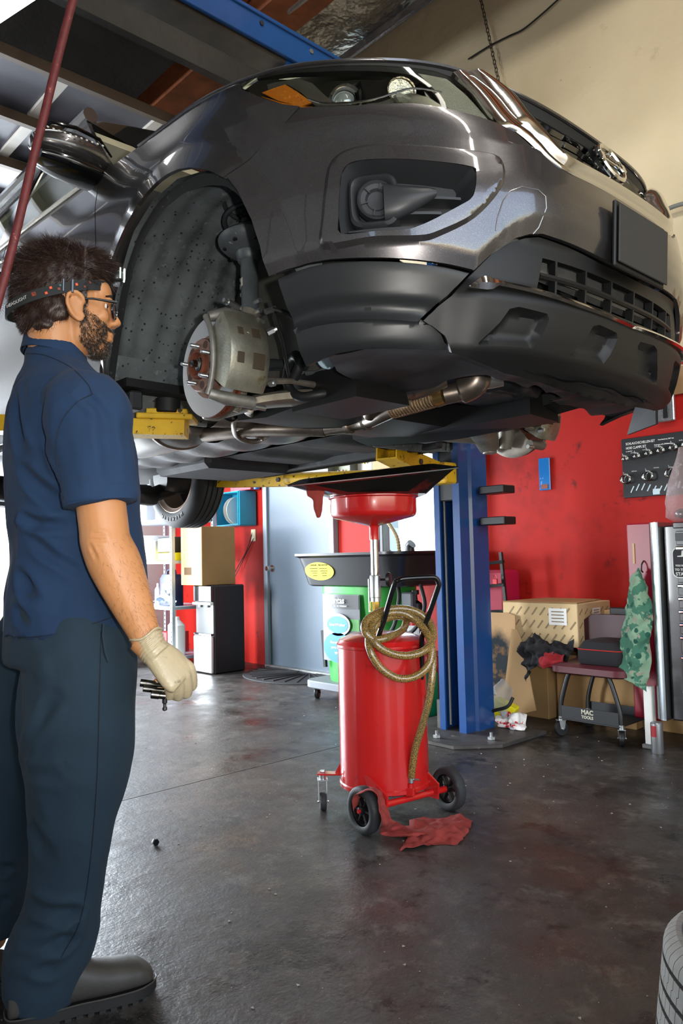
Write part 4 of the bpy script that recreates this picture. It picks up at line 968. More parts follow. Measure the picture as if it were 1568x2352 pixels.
# undertray with a scooped rear edge and the torn corner
tray = [(.34, -.62), (.50, -.80), (.62, -.74), (.74, -.60), (.84, -.42), (.885, -.2), (.90, 0), (.885, .2), (.84, .42), (.74, .60), (.62, .74), (.48, .80), (.45, .70), (.52, .50), (.50, .30), (.56, .28), (.60, .05), (.62, -.25), (.50, -.30), (.30, -.22), (.17, -.33), (.30, -.44), (.29, -.50)]
V2 = dense(tray, .03)
gx, gy = np.meshgrid(np.arange(.15, .92, .03), np.arange(-.8, .81, .03)); G = np.stack([gx.ravel(), gy.ravel()], 1); G = G[pip(V2, G)]; G = G[dist_to(V2, G) > .014]
r = delaunay_2d_cdt([Vector(v) for v in V2+[tuple(g) for g in G]], [(i, (i+1) % len(V2)) for i in range(len(V2))], [], 1, 1e-6)
def tz(x, y):
    e = .045*max(0, (x-.62)/.28)*0; return .218-.070*ss(x, .66, .90)*(1-ss(abs(y), .30, .72))+.004*math.sin(x*26)*math.sin(y*17)+.003*math.sin(y*40+x*9)-.008*math.exp(-((y+.1-x*.4)/.02)**2)+.006*math.copysign(1, math.sin(y*9))*(1 if x < .75 else 0)
vv = [(p[0], p[1], float(tz(p[0], p[1]))) for p in r[0]]; mb = MB(); nn_ = len(vv); mb.add(vv, [tuple(reversed(f)) for f in r[2]])
mb.add([(a, b, c+.006) for a, b, c in vv], [tuple(f) for f in r[2]])
obj('undertray', mb, m_under, CAR, ang=60)
fpz = MB(); fpz.rings([[Vector(p) for p in ((.70, .56, .21), (.80, .50, .20), (.78, .54, .12), (.64, .60, .105))], [Vector(p)+Vector((.006, .008, 0)) for p in ((.70, .56, .21), (.80, .50, .20), (.78, .54, .12), (.64, .60, .105))]]); obj('air_deflector', fpz, m_clad, CAR)
for sg in (1, -1):
    cv = MB().grid(lambda u, v: (.455+.03*v, -((.78 if v < .5 else .84)-.37*u)*sg, .25+.57*v), 8, 10); obj('liner_front', cv, m_linerb, CAR)
# exhaust: two braided flexes, collector, pipe, muffler
obj('flex_pipe', MB().tube(cr([(.10, -.115, .206), (.17, -.115, .212), (.24, -.11, .216), (.30, -.105, .219)], 6), .034, 20), m_braid, CAR, label='ribbed flexible exhaust section')
rb = MB()
for k in range(16): rb.lathe([(.0345, -.002), (.0365, 0), (.0345, .002)], (.10+.0128*k, -.115+.0005*k, .206+.0008*k), 'X', 20, cap=False)
obj('flex_ribs', rb, m_braid, CAR, kind='stuff')
obj('flex_pipe', MB().tube([(.13, -.225, .232), (.28, -.205, .236)], .030, 18), m_braid, CAR)
obj('flex_collar', MB().tube([(.30, -.106, .219), (.335, -.10, .222)], [.038, .036], 20), mat('brass toned collar', 'b89a62', .3, metal=.9), CAR)
obj('catalyst', MB().tube(cr([(.33, -.10, .222), (.38, -.07, .232), (.43, -.05, .26), (.42, -.04, .33)], 6), [.036]*6+[.048]*6+[.05]*7, 18), m_exh, CAR)
obj('catalyst', MB().tube(cr([(.27, -.205, .238), (.33, -.20, .245), (.37, -.16, .27)], 6), .040, 16), m_exh, CAR)
obj('heat_shield', MB().tube(cr([(.38, -.06, .275), (.44, -.02, .262), (.49, .02, .27)], 6), [.045]*4+[.034]*9, 14, flat=.5), mat('bright shield', 'cfd2d2', .3, metal=.9), CAR)
obj('front_pipe', MB().tube(cr([(.10, -.115, .206), (.02, -.10, .198), (-.06, -.07, .196), (-.14, -.05, .196), (-.24, -.05, .197), (-.34, -.06, .20)], 6), .030, 16), m_exh, CAR)
obj('front_pipe', MB().tube(cr([(.13, -.225, .232), (.06, -.19, .222), (-.02, -.12, .204)], 6), .027, 14), m_exh, CAR)
for x in (-.10, -.20): obj('pipe_clamp', MB().lathe([(.031, -.012), (.036, -.008), (.036, .008), (.031, .012)], (x, -.055, .196), 'X', 18), m_exh, CAR)
obj('rear_pipe', MB().tube(cr([(-.34, -.06, .20), (-.50, -.13, .215), (-.68, -.17, .235), (-.80, -.195, .24), (-1.02, -.21, .25)], 6), .034, 16), m_exh, CAR)
mf = []
for x, w_, h_ in ((-1.00, .04, .035), (-1.04, .09, .06), (-1.10, .13, .075), (-1.3, .145, .08), (-1.55, .145, .08), (-1.68, .12, .07), (-1.72, .05, .04)):
    mf.append([Vector((x, -.27+w_*math.cos(a), .275+h_*math.sin(a))) for a in [2*PI*i/24 for i in range(24)]])
obj('muffler', MB().rings(mf), mat('muffler steel', '8f8c88', .42, metal=.75, var=(5, .2), spots=[(6, .66, '6d5038', None, .12)]), CAR, ang=50)
obj('muffler_seam', MB().rings([[Vector((x, -.27+.149*math.cos(a), .275+.084*math.sin(a))) for a in [2*PI*i/32 for i in range(32)]] for x in (-1.16, -1.175)]), m_exh, CAR)
obj('pipe_hanger', MB().tube(cr([(-.74, -.02, .25), (-.79, -.09, .20), (-.77, -.20, .205), (-.70, -.27, .235), (-.66, -.29, .27)], 6), .016, 10, flat=.5), m_alu, CAR)
obj('hanger_loop', MB().tube(cr([(-.72, -.10, .20), (-.78, -.13, .20), (-.75, -.19, .21), (-.69, -.17, .21)], 6, True), .008, 8, closed=True), m_exh, CAR)
obj('tail_pipe', MB().tube(cr([(-1.7, -.27, .27), (-1.9, -.30, .24), (-2.2, -.34, .26), (-2.6, -.36, .36)], 6), .030, 12), m_exh, CAR)
# floor pan: shields and ribbed plastic covers
hsd = MB().grid(lambda u, v: (-.70-1.55*u, -.02+.30*v, .262-.03*math.sin(v*PI)+.010*math.sin(u*34)), 44, 10); obj('tunnel_shield', hsd, m_shield, CAR, ang=60)
hsd = MB().grid(lambda u, v: (-.40-.42*u, -.34+.38*v, .250-.012*math.sin(u*16+v*7)), 20, 12); obj('pipe_shield', hsd, m_exh, CAR, ang=60)
def cov(x0, x1, y0, y1, z, name, f=26, am=.012):
    g = MB().grid(lambda u, v: (x0+(x1-x0)*u, y0+(y1-y0)*v, z+am*math.copysign(min(1, abs(math.sin(u*f))*1.8), math.sin(u*f))*(1 if .12 < v < .88 else .0)), 60, 8); obj(name, g, m_under, CAR, ang=30)
cov(-.42, -2.3, .28, .86, .245, 'floor_cover', 20, .014); cov(-.62, -2.3, -.86, -.42, .26, 'floor_cover')
fp_ = MB().box((-1.6, 0, .30), (2.3, 1.8, .03)); obj('floor_pan', fp_, m_void, CAR, ang=0)
ft = MB(); ft.box((-1.95, .52, .235), (.6, .62, .09), bev=.03); obj('fuel_tank', ft, m_under, CAR)
for sg in (1, -1):
    ps = MB(); ps.box((-1.3, .845*sg, .245), (1.65, .05, .07), bev=.008); obj('pinch_sill', ps, m_under, CAR)
# rear suspension and the mounted rear tyres
m_tyre = mat('tyre rubber', '1d1e1f', .7, bump=(300, .2, .0006)); m_rim = mat('wheel barrel', 'd8bfae', .3, metal=.8)
for sg in (1, -1):
    rs_ = MB().tube([Vector(v) for v in cr([(-2.55, .15*sg, .17), (-2.75, .35*sg, .13), (-2.88, .55*sg, .14), (-2.93, .72*sg, .20)], 6)], [.075]*6+[.085]*6+[.06]*7, 12, flat=.7); obj('rear_arm', rs_, m_subf, CAR, ang=60)
    obj('rear_damper', MB().tube([(-3.0, .70*sg, .20), (-2.98, .64*sg, .50)], .028, 12), m_strut, CAR)
    obj('rear_knuckle', MB().tube([(-2.90, .62*sg, .26), (-2.90, .80*sg, .275)], [.10, .12], 18), m_subf, CAR)
    obj('rear_bumper_arm', MB().tube([(-2.6, .2*sg, .06), (-3.05, .30*sg, .07), (-3.3, .6*sg, .12)], .05, 10), m_subf, CAR)
    c = Vector((-2.90, .835*sg, .285)); M = Matrix(((1, 0, 0), (0, 0, -1), (0, 1, 0))) if sg > 0 else Matrix(((1, 0, 0), (0, 0, 1), (0, -1, 0)))   # local z points inboard
    pr = [(.262, .095), (.275, .112), (.300, .121), (.335, .118), (.362, .104), (.376, .085)]
    for k in range(4): y = .07-.042*k; pr += [(.379, y+.006), (.3795, y-.018), (.371, y-.021), (.371, y-.027), (.3795, y-.030)]
    pr += [(.378, -.088), (.362, -.106), (.335, -.118), (.300, -.121), (.275, -.112), (.262, -.095)]
    TY = obj('rear_tyre', MB().lathe(pr, c, seg=72, M=M, cap=False), m_tyre, CAR, ang=28, label='black road tyre still mounted')
    obj('wheel_rim', MB().lathe([(.272, .110), (.266, .114), (.258, .108), (.252, .098), (.236, .090), (.232, .0), (.228, -.09), (.25, -.10)], c, seg=56, M=M, cap=False), m_rim, TY, ang=40)
    obj('wheel_disc', MB().lathe([(.235, -.07), (.14, -.085), (.06, -.08), (.03, -.085), (.001, -.085)], c, seg=40, M=M, cap=False), m_gloss, TY, ang=50)
    if sg > 0:
        word = 'MICHELIN'
        for i, chh in enumerate(word):
            a = math.radians(-90-(i-3.5)*7.2); p = c+M@Vector((.318*math.cos(a), .318*math.sin(a), .1215)); xr = (M@Vector((math.sin(a), -math.cos(a), 0))); yr = M@Vector((-math.cos(a), -math.sin(a), 0))*1.0
            Mx = Matrix((-xr, -yr, (-xr).cross(-yr))).transposed()
            Mx = Matrix((xr, yr, xr.cross(yr))).transposed()
            text('sidewall_letter', chh, .040, mat('raised lettering', '6a6a6a', .6), TY, p, Mx, .002, bold=.0008, sx=.8)
# oil filter, cooler pipe
obj('oil_filter', MB().lathe([(.036, 0), (.038, .004), (.038, .075), (.034, .085), (.02, .088)], (.14, -.46, .345), 'Z', 28, M=Vector((.5, -.6, -.35)).normalized().to_track_quat('Z', 'Y').to_matrix()), mat('pale blue filter can', 'b7d3e2', .25, coat=.3, spots=[(60, .7, 'd88a80')]), CAR, label='pale blue canister')
obj('cooler_pipe', MB().tube(cr([(.06, -.50, .29), (.12, -.49, .285), (.19, -.50, .30), (.24, -.50, .335), (.27, -.48, .37)], 6), .009, 10), m_zinc, CAR)
for k in range(2): obj('pipe_fitting', MB().cyl((.165+.02*k, -.497, .293+.005*k), (.178+.02*k, -.498, .297+.005*k), .013, seg=12), m_zinc, CAR)
# ---------------------------------------------------------------- lift, drain tank, things along the wall
def at(px, py, d):
    """the point that the photograph shows at pixel (px, py), d metres in front of the lens"""
    return Vector((0, 0, EYE))+(_R*((px-784)/1752.4)-_U*((py-1176)/1752.4)+_F)*d
def aty(px, py, y):
    r = _R*((px-784)/1752.4)-_U*((py-1176)/1752.4)+_F; return Vector((0, 0, EYE))+r*(y/r.y)
m_blue = mat('blue lift paint', '16427a', .3, coat=.35, var=(5, .12), spots=[(22, .70, '0c1d33', None, .05), (3, .66, '3f6f9d', None, .12)], bump=(60, .06))
m_yel = mat('worn yellow paint', 'd3a91c', .45, var=(8, .15), spots=[(30, .61, '2b241a', None, .02), (7, .58, '9b7d26', None, .08)], bump=(60, .2))
m_base = mat('grimy steel plate', '4a4744', .55, metal=.3, var=(10, .3), spots=[(12, .62, '8b8780', None, .1)])
LIFT = thing('car_lift', 'blue two post car lift with yellow swing arms under the raised car', 'car lift', (-2.85, 3.6, 0))
def W2(o_, v): return Vector(v)-Vector(o_)
LO = (-2.85, 3.6, 0)
def lmb(): b = MB(); b.X = Matrix.Translation(-Vector(LO)); return b
for y0, sg in ((3.47, 1), (.80, -1)):
    prof = [(-2.925, 0), (-2.885, 0), (-2.885, .012), (-2.915, .012), (-2.915, .22), (-2.755, .22), (-2.755, .012), (-2.785, .012), (-2.785, 0), (-2.735, 0), (-2.735, .085), (-2.720, .10), (-2.720, .245), (-2.925, .245)]
    b = lmb(); b.rings([[Vector((x, y0+sg*y, z)) for x, y in prof] for z in (0.02, 3.62)]); post = obj('post', b, m_blue, LIFT, ang=20)
    b = lmb(); b.prism([(-3.18, y0-.10*sg), (-3.05, y0-.26*sg), (-2.62, y0-.26*sg), (-2.45, y0-.06*sg), (-2.45, y0+.36*sg), (-3.18, y0+.36*sg)], .022, bev=.003); bp = obj('base_plate', b, m_base, LIFT)
    for x, y in ((-3.08, -.08), (-2.80, -.18), (-2.55, -.02), (-2.60, .26), (-3.0, .30)):
        b = lmb(); b.hexnut((x, y0+sg*y, .022), .022, .018); b.cyl((x, y0+sg*y, .03), (x, y0+sg*y, .062), .009, seg=10); obj('anchor_bolt', b, m_zinc, bp)
    b = lmb(); b.box((-2.945, y0+.05*sg, .10), (.035, .07, .17), bev=.004); obj('foot_bracket', b, m_base, LIFT)
    b = lmb(); b.tube([(-2.87, y0+.03*sg, .05), (-2.87, y0+.03*sg, 3.5)], .007, 8); obj('lift_cable', b, mat('greasy cable', '6c6a64', .5, metal=.6, bump=(300, .6, .002)), LIFT)
    b = lmb(); b.box((-2.83, y0+.12*sg, 1.62), (.17, .22, .55), bev=.006); CARR = obj('carriage', b, mat('dark carriage steel', '22262b', .5, spots=[(20, .66, '5b4632', None, .05)]), LIFT)
    b = lmb(); b.box((-2.86, y0-.03*sg, 1.50), (.22, .13, .12), bev=.008); obj('arm_yoke', b, m_yel, CARR)
b = lmb(); prof = [(-2.93, 3.46), (-2.93, 3.60), (-2.91, 3.60), (-2.91, 3.47), (-2.82, 3.47), (-2.82, 3.60), (-2.80, 3.60), (-2.80, 3.46)]
b.rings([[Vector((x, y, z)) for x, z in prof] for y in (.7, 2.3)]); obj('crossbeam', b, mat('dull beam underside', '3d3833', .5, metal=.2, var=(8, .3)), LIFT, ang=20)
b = lmb(); b.box((-2.78, 2.2, 3.55), (.02, 3.0, .15), bev=.003); b.box((-2.81, 2.35, 3.61), (.10, 2.9, .02), bev=.003); BM = obj('crossbeam_side', b, m_blue, LIFT, ang=20)
b = lmb(); b.box((-2.86, 3.0, 3.51), (.13, 1.4, .14), bev=.006); obj('crossbeam_end', b, m_blue, LIFT, ang=20)
for k in range(7):
    b = lmb(); b.cyl((-2.768, 1.2+.31*k, 3.57), (-2.764, 1.2+.31*k, 3.57), .012, seg=12); obj('beam_hole' if k % 2 else 'beam_bolt', b, m_void if k % 2 else m_zinc, BM)
def arm(p, q, h0, h1, w, hollow=False, lab=None, pad=True, padh=.05):
    p, q = Vector(p), Vector(q); d = (q-p).normalized(); s = d.cross(Vector((0, 0, 1))).normalized(); u = s.cross(d)
    b = lmb(); rg = []
    for P, h in ((p, h0), (q, h1)): rg.append([P-s*w-u*h, P+s*w-u*h, P+s*w+u*h, P-s*w+u*h])
    if hollow:
        rg.append([q-s*w*.86-u*h1*.82, q+s*w*.86-u*h1*.82, q+s*w*.86+u*h1*.82, q-s*w*.86+u*h1*.82]); rg.append([v-d*.12 for v in rg[-1]])
    b.rings(rg); A = obj('lift_arm', b, m_yel, LIFT, ang=20, label=lab)
    if pad:
        e = q-d*.07+u*h1; b = lmb(); b.box(e+u*.010, (.20, .13, .02), bev=.003, rot=Matrix((d, -s, u)).transposed()); b.box(e+u*.03, (.15, .05, .03), bev=.004, rot=Matrix((d, -s, u)).transposed()); obj('arm_saddle', b, m_yel, A)
        b = lmb(); b.cyl(e+u*.03, e+u*(.035+padh), .045, seg=20, bev=.004); obj('rubber_pad', b, m_rubber, A)
    b = lmb(); c = p+(q-p)*.55-s*w*1.0; b.hexnut(c, .017, .012, M=(-s).to_track_quat('Z', 'Y').to_matrix()); b2 = lmb(); b2.hexnut(p+(q-p)*.55+s*w, .017, .012, M=s.to_track_quat('Z', 'Y').to_matrix())
    obj('arm_bolt', b, m_base, A); obj('arm_bolt', b2, m_base, A)
    return A
arm((-2.95, .85, 1.545), (-2.405, 1.475, 1.508), .030, .028, .05, False, 'yellow arm under the near sill, chipped')
arm((-2.98, .95, 1.53), (-4.6, 1.38, 1.55), .045, .043, .05)
arm((-2.88, 3.44, 1.50), (-2.72, 2.86, 1.575), .058, .042, .062, True, 'yellow arm with an open square end')
arm((-3.02, 3.38, 1.50), (-4.78, 3.02, 1.60), .045, .040, .045)
b = lmb(); b.tube([(-3.05, 3.30, 1.51), (-3.9, 3.14, 1.55)], .035, 14); obj('arm_sleeve', b, m_yel, LIFT)
# two rubber-faced door bumpers of the post
for z in (1.40, 1.22): b = lmb(); b.box((-2.61, 3.66, z), (.17, .12, .045), bev=.004); obj('stacking_adapter', b, m_blackm, LIFT)

# --- waste oil drain
m_redp = mat('red enamel', 'c01d1c', .26, coat=.6, var=(3, .08), spots=[(9, .64, '7c1413', None, .1), (60, .74, '3a1512', None, .02)], bump=(20, .05))
TK = (-2.216, 2.27, 0); OT = thing('oil_drain_tank', 'red upright waste oil drain with a funnel on its pole and a coiled hose', 'oil drain', TK)
def tmb(): b = MB(); b.X = Matrix.Translation(-Vector(TK)); return b
c0 = Vector((TK[0], TK[1], 0)); R0 = .180
b = tmb(); b.lathe([(.15, .105), (.172, .105), (R0+.004, .112), (R0+.004, .125), (R0, .13), (R0, .40), (R0, .662), (R0+.004, .666), (R0+.004, .676), (R0, .68), (.172, .694), (.13, .712), (.06, .722), (.001, .724)], c0, seg=72)
TB = obj('tank_body', b, m_redp, OT, ang=35)
pc = c0+Vector((-.012, -.014, 0))
b = tmb(); b.lathe([(.019, 0), (.019, .03), (.014, .035), (.014, .09), (.017, .093), (.017, .13)], pc+Vector((0, 0, .72)), seg=6); obj('brass_fitting', b, mat('brass', 'a98a46', .28, metal=1), OT)
b = tmb(); b.lathe([(.021, 0), (.021, .016), (.0225, .018), (.0225, .105), (.021, .108)], pc+Vector((0, 0, .845)), seg=28); SL = obj('pole_sleeve', b, m_zinc, OT)
b = tmb(); b.lathe([(.0165, 0), (.0165, .19)], pc+Vector((0, 0, .945)), seg=28); obj('pole', b, mat('bright plated tube', 'd4d5d2', .12, metal=1, spots=[(50, .62, '8d8d88')]), OT)
kd = (_R*.95-_F*.3).normalized(); kd.z = 0; kd.normalize()
b = tmb(); p = pc+Vector((0, 0, .935)); b.cyl(p+kd*.022, p+kd*.05, .005, seg=10); b.lathe([(.010, .046), (.028, .05), (.031, .056), (.028, .064), (.010, .066)], p, seg=24, M=kd.to_track_quat('Z', 'Y').to_matrix()); obj('clamp_knob', b, m_blackm, OT)
b = tmb(); b.box(pc-kd*.027+Vector((0, 0, .87)), (.006, .012, .14), bev=.002); obj('sleeve_lever', b, m_zinc, OT)
b = tmb(); b.lathe([(.018, 1.105), (.0185, 1.150), (.024, 1.158), (.165, 1.192), (.174, 1.20), (.178, 1.212), (.178, 1.268), (.187, 1.272), (.187, 1.277), (.176, 1.277), (.172, 1.212), (.160, 1.198), (.022, 1.165)], pc, seg=72, cap=False); FN = obj('funnel', b, m_redp, OT, ang=40)
b = tmb(); b.lathe([(.0195, 1.10), (.0195, 1.152), (.022, 1.156)], pc, seg=24, cap=False); obj('funnel_neck', b, m_redp, OT)
b = tmb(); q = pc-kd*.181+Vector((0, 0, 1.235)); b.box(q, (.006, .02, .04), bev=.002); obj('funnel_clip', b, mat('brass tab', 'b39a55', .35, metal=.9), FN)
# handle
H_ = [(865, 1600, 2.992), (866, 1545, 2.985), (866, 1475, 2.975), (880, 1430, 2.96), (905, 1345, 2.93), (914, 1334, 2.925), (930, 1329, 2.925), (985, 1326, 2.965), (1000, 1328, 2.975), (1007, 1340, 2.98), (1004, 1355, 2.985), (972, 1450, 3.02), (968, 1480, 3.03), (968, 1530, 3.04), (968, 1560, 3.045)]
b = tmb(); b.tube([at(*p) for p in cr(H_, 4)], .0105, 12); obj('handle', b, mat('black enamel tube', '101112', .2, coat=.5), OT, ang=60)
for px, d in ((865, 2.992), (968, 3.045)):
    b = tmb(); b.tube([at(px, 1595, d+.004), at(px, 1515, d+.004)], .014, 10); obj('handle_socket', b, m_redp, OT)
# hose: clear amber braided, hung on the handle and led down to the outlet
def hose_extra(m, N, L, b, src, noi, ramp, mix, cur):
    v = N.new('ShaderNodeTexVoronoi'); v.inputs['Scale'].default_value = 330; L.new(src, v.inputs['Vector'])
    return mix(ramp(v.outputs['Distance'], .3, .5), cur, (*srgb('5f5234'), 1))
m_hose = mat('amber braided hose', 'bd9448', .2, coat=.9, coat_r=.06, var=(4, .35), build=hose_extra)
hp = [(880, 1460, 3.10), (905, 1450, 3.02), (925, 1432, 2.97)]
hp = [(935, 1420, 3.12), (925, 1445, 3.05), (895, 1462, 2.93), (860, 1470, 2.90), (838, 1450, 2.90), (842, 1425, 2.94), (875, 1405, 2.99), (915, 1398, 3.02), (955, 1405, 3.03), (985, 1428, 3.02), (994, 1460, 2.98), (980, 1490, 2.94), (945, 1505, 2.91), (905, 1503, 2.90), (870, 1485, 2.89), (852, 1455, 2.91), (860, 1425, 2.96), (895, 1408, 3.0), (935, 1412, 3.02), (970, 1440, 3.0), (990, 1480, 2.95), (985, 1525, 2.92), (955, 1553, 2.905), (915, 1558, 2.90), (875, 1535, 2.90), (852, 1500, 2.90), (847, 1465, 2.93), (870, 1430, 2.97), (910, 1415, 3.03), (955, 1425, 3.05), (985, 1455, 3.02), (993, 1500, 2.96), (992, 1550, 2.93), (984, 1610, 2.92), (968, 1670, 2.925), (952, 1725, 2.94), (944, 1785, 2.955)]
b = tmb(); b.tube([at(*p) for p in cr(hp, 6)], .0150, 14); obj('drain_hose', b, m_hose, OT, ang=80, label='amber clear hose coiled on the handle')
b = tmb(); e = at(943, 1790, 2.957); b.tube([e+Vector((0, 0, .014)), e-Vector((0, 0, .012))], .0125, 14); b.cyl(e+Vector((.006, .006, 0)), e+kd*.034+Vector((0, 0, 0)), .004, seg=8); obj('hose_clamp', b, m_zinc, OT)
b = tmb(); e2 = at(942, 1805, 2.955); b.cyl(e2+Vector((0, 0, .01)), e2-Vector((0, 0, .012)), .012, seg=14); b.box(e2-Vector((0, 0, .022)), (.034, .034, .032), bev=.004, rz=.5); b.cyl(e2-Vector((0, 0, .024)), c0+Vector((.12, -.02, e2.z-.02)), .012, seg=12); obj('outlet_elbow', b, m_redp, OT)
# undercarriage
wa, wb = Vector((-2.085, 2.035, .088)), Vector((-2.03, 2.435, .088))
b = tmb(); b.cyl(wa, wb, .013, seg=14); obj('axle', b, m_redp, OT)
for s in (.18, .82):
    p = wa.lerp(wb, s); b = tmb(); b.prism([(-.03, -.02), (.03, -.02), (.035, .04), (-.06, .10), (-.09, .10)], .008, M=Matrix(((1, 0, 0), (0, 0, -1), (0, 1, 0))), c=p); obj('axle_bracket', b, m_redp, OT)
m_tyg = mat('grey rubber wheel', '2f3133', .7, spots=[(20, .6, '4b4a47', None, .1)])
ax = (wb-wa).normalized(); Mw = ax.to_track_quat('Z', 'Y').to_matrix()
for p, s in ((wa, -1), (wb, 1)):
    q = p+ax*s*.012
    b = tmb(); b.lathe([(.056, -.018), (.060, -.022), (.078, -.022), (.086, -.014), (.087, 0), (.086, .014), (.078, .022), (.060, .022), (.056, .018)], q, seg=48, M=Mw, cap=False); WH = obj('wheel', b, m_tyg, OT, ang=50)
    b = tmb(); b.lathe([(.058, -.010), (.052, -.014), (.050, -.008), (.050, .008), (.052, .014), (.058, .010)], q, seg=40, M=Mw, cap=False); b.lathe([(.012, -.020), (.016, -.018), (.016, .018), (.012, .020)], q, seg=16, M=Mw)
    for k in range(6):
        a = k*PI/3; e = q+Mw@Vector((.032*math.cos(a), .032*math.sin(a), 0)); b.box(e, (.042, .010, .022), bev=.002, rot=Mw@Matrix.Rotation(a, 3, 'Z'))
    obj('wheel_hub', b, mat('black plastic hub', '17181a', .4), WH)
    b = tmb(); b.cyl(q+ax*s*.020, q+ax*s*.028, .008, seg=12); obj('hub_cap', b, m_redp, WH)
def caster(b_mat, root, mbf, p, r=.035, w=.022, rz=0., h=.10, fm=None, name='caster'):
    Rz = Matrix.Rotation(rz, 3, 'Z'); Mx = Rz@Matrix(((0, 0, 1), (0, 1, 0), (-1, 0, 0)))
    p = Vector(p); b = mbf()
    for s in (-1, 1):
        rg = [[p+Rz@Vector((s*(w/2+.004)+o, y, z)) for y, z in ((-.012, 0), (.012, 0), (.020, h-r-.004), (-.020, h-r-.004))] for o in (-.0015, .0015)]
        if s: b.rings(rg)
    b.box(p+Vector((0, 0, h-r-.002)), (w+.016, .045, .005), bev=.001, rz=rz); b.cyl(p+Vector((0, 0, h-r)), p+Vector((0, 0, h-r+.02)), .014, seg=14)
    b.cyl(p+Rz@Vector((-w/2-.010, 0, 0)), p+Rz@Vector((w/2+.010, 0, 0)), .005, seg=8)
    cs = obj(name, b, fm or m_zinc, root, ang=35)
    b = mbf(); b.lathe([(r*.45, -w/2), (r*.9, -w/2), (r, -w/2+.004), (r, w/2-.004), (r*.9, w/2), (r*.45, w/2)], p, seg=28, M=Mx); obj('caster_wheel', b, b_mat, cs)
    return cs
for x, y in ((-2.405, 2.10), (-2.36, 2.47)):
    p = Vector((x, y, .035)); caster(m_tyg, OT, tmb, p, .035, .026, .9, .125)
    b = tmb(); e = p+Vector((0, 0, .112)); t = (c0-e); t.z = 0; t.normalize(); b.box(e+t*.045, (.13, .045, .006), bev=.001, rz=math.atan2(t.y, t.x)); b.rings([[e+t*.05+s_*.003*Vector((-t.y, t.x, 0)), e+t*.10+s_*.003*Vector((-t.y, t.x, 0)), e+t*.10+s_*.003*Vector((-t.y, t.x, 0))+Vector((0, 0, .09))] for s_ in (-1, 1)]); obj('caster_arm', b, m_redp, OT)
    b = tmb(); b.hexnut(e+Vector((0, 0, .003)), .011, .010); obj('caster_nut', b, m_zinc, OT)

# --- drip pan lying on the funnel
def trayp():
    rim = [at(660, 1119, 2.92), at(1052, 1077, 3.02), at(985, 1068, 3.50), at(700, 1103, 3.38)]
    bot = [at(745, 1141, 3.0), at(985, 1127, 3.04), at(950, 1105, 3.36), at(765, 1112, 3.3)]
    for v in bot: v.z = 1.2785
    return rim, bot
rim, bot = trayp(); cc = sum(rim, Vector())/4
b = MB(); up3 = Vector((0, 0, .004)); lipo = [v+(v-cc).normalized()*.018+Vector((0, 0, .002)) for v in rim]
def rr_(L, k=.06):
    out = []
    for i in range(4):
        p, a, n_ = L[i], L[i-1], L[(i+1) % 4]
        for t in (0, .5, 1): out.append((p+(a-p).normalized()*k*(1-t)).lerp(p+(n_-p).normalized()*k*t, t) if t != .5 else p+((a-p).normalized()+(n_-p).normalized())*k*.22)
    return out
b.rings([rr_(bot), rr_(rim), rr_(lipo), [v+up3 for v in rr_(lipo)], [v+up3 for v in rr_(rim)], [v+up3*1.5 for v in rr_(bot)]])
b.mi = [0]*len(b.f); n12 = 12
for i in range(len(b.f)):
    if 12*3 <= i: b.mi[i] = 1
obj('drip_tray', b, [mat('oil stained red tray', '5c1515', .34, coat=.3, spots=[(3.2, .50, '141110', None, .06)]), mat('oily black tray', '121212', .25)], None, label='wide black and dark red drip tray lying on the funnel', cat='drip tray', ang=30)

m_rag = mat('red shop rag', '933a34', .95, var=(18, .18), spots=[(9, .66, '6d3430', None, .1)], bump=[(500, .5, .001), (40, .4, .004)])
def cloth(name, ctrl, m, label, cat, nu=40, nv=24, wr=.006, th=.0025, seed=0, group=None, zmin=None, parent=None):
    """ctrl: rows of control points; smooth sheet with creases and thickness"""
    rows = [cr(r_, nu//(len(r_)-1)) for r_ in ctrl]; n = min(len(r_) for r_ in rows); cols = []
    for j in range(n): cols.append(cr([r_[j] for r_ in rows], max(2, nv//(len(rows)-1))))
    A = np.array(cols); nu_, nv_ = A.shape[:2]
    du = np.gradient(A, axis=0); dv = np.gradient(A, axis=1); N_ = np.cross(du, dv); N_ /= np.linalg.norm(N_, axis=2, keepdims=True)+1e-9
    for i in range(nu_):
        for j in range(nv_):
            A[i, j] += N_[i, j]*wr*(mnoise.noise(Vector((A[i, j, 0]*16+seed, A[i, j, 1]*16, A[i, j, 2]*16)))+.5*mnoise.noise(Vector((A[i, j, 0]*40+seed, A[i, j, 1]*40, A[i, j, 2]*40))))*2
    if zmin is not None: A[:, :, 2] = np.maximum(A[:, :, 2], zmin)
    b = MB(); idx = lambda i, j: i*nv_+j
    F = [(idx(i, j), idx(i+1, j), idx(i+1, j+1), idx(i, j+1)) for i in range(nu_-1) for j in range(nv_-1)]
    B2 = A+N_*th; b.add(A.reshape(-1, 3), F, flip=True); b.add(B2.reshape(-1, 3), F)
    n0 = nu_*nv_; ed = [(idx(i, 0), idx(i+1, 0)) for i in range(nu_-1)]+[(idx(i+1, nv_-1), idx(i, nv_-1)) for i in range(nu_-1)]+[(idx(0, j+1), idx(0, j)) for j in range(nv_-1)]+[(idx(nu_-1, j), idx(nu_-1, j+1)) for j in range(nv_-1)]
    for a, c in ed: b.f.append((a, c, n0+c, n0+a)); b.mi.append(0)
    return obj(name, b, m, parent, label, cat, group, ang=70)
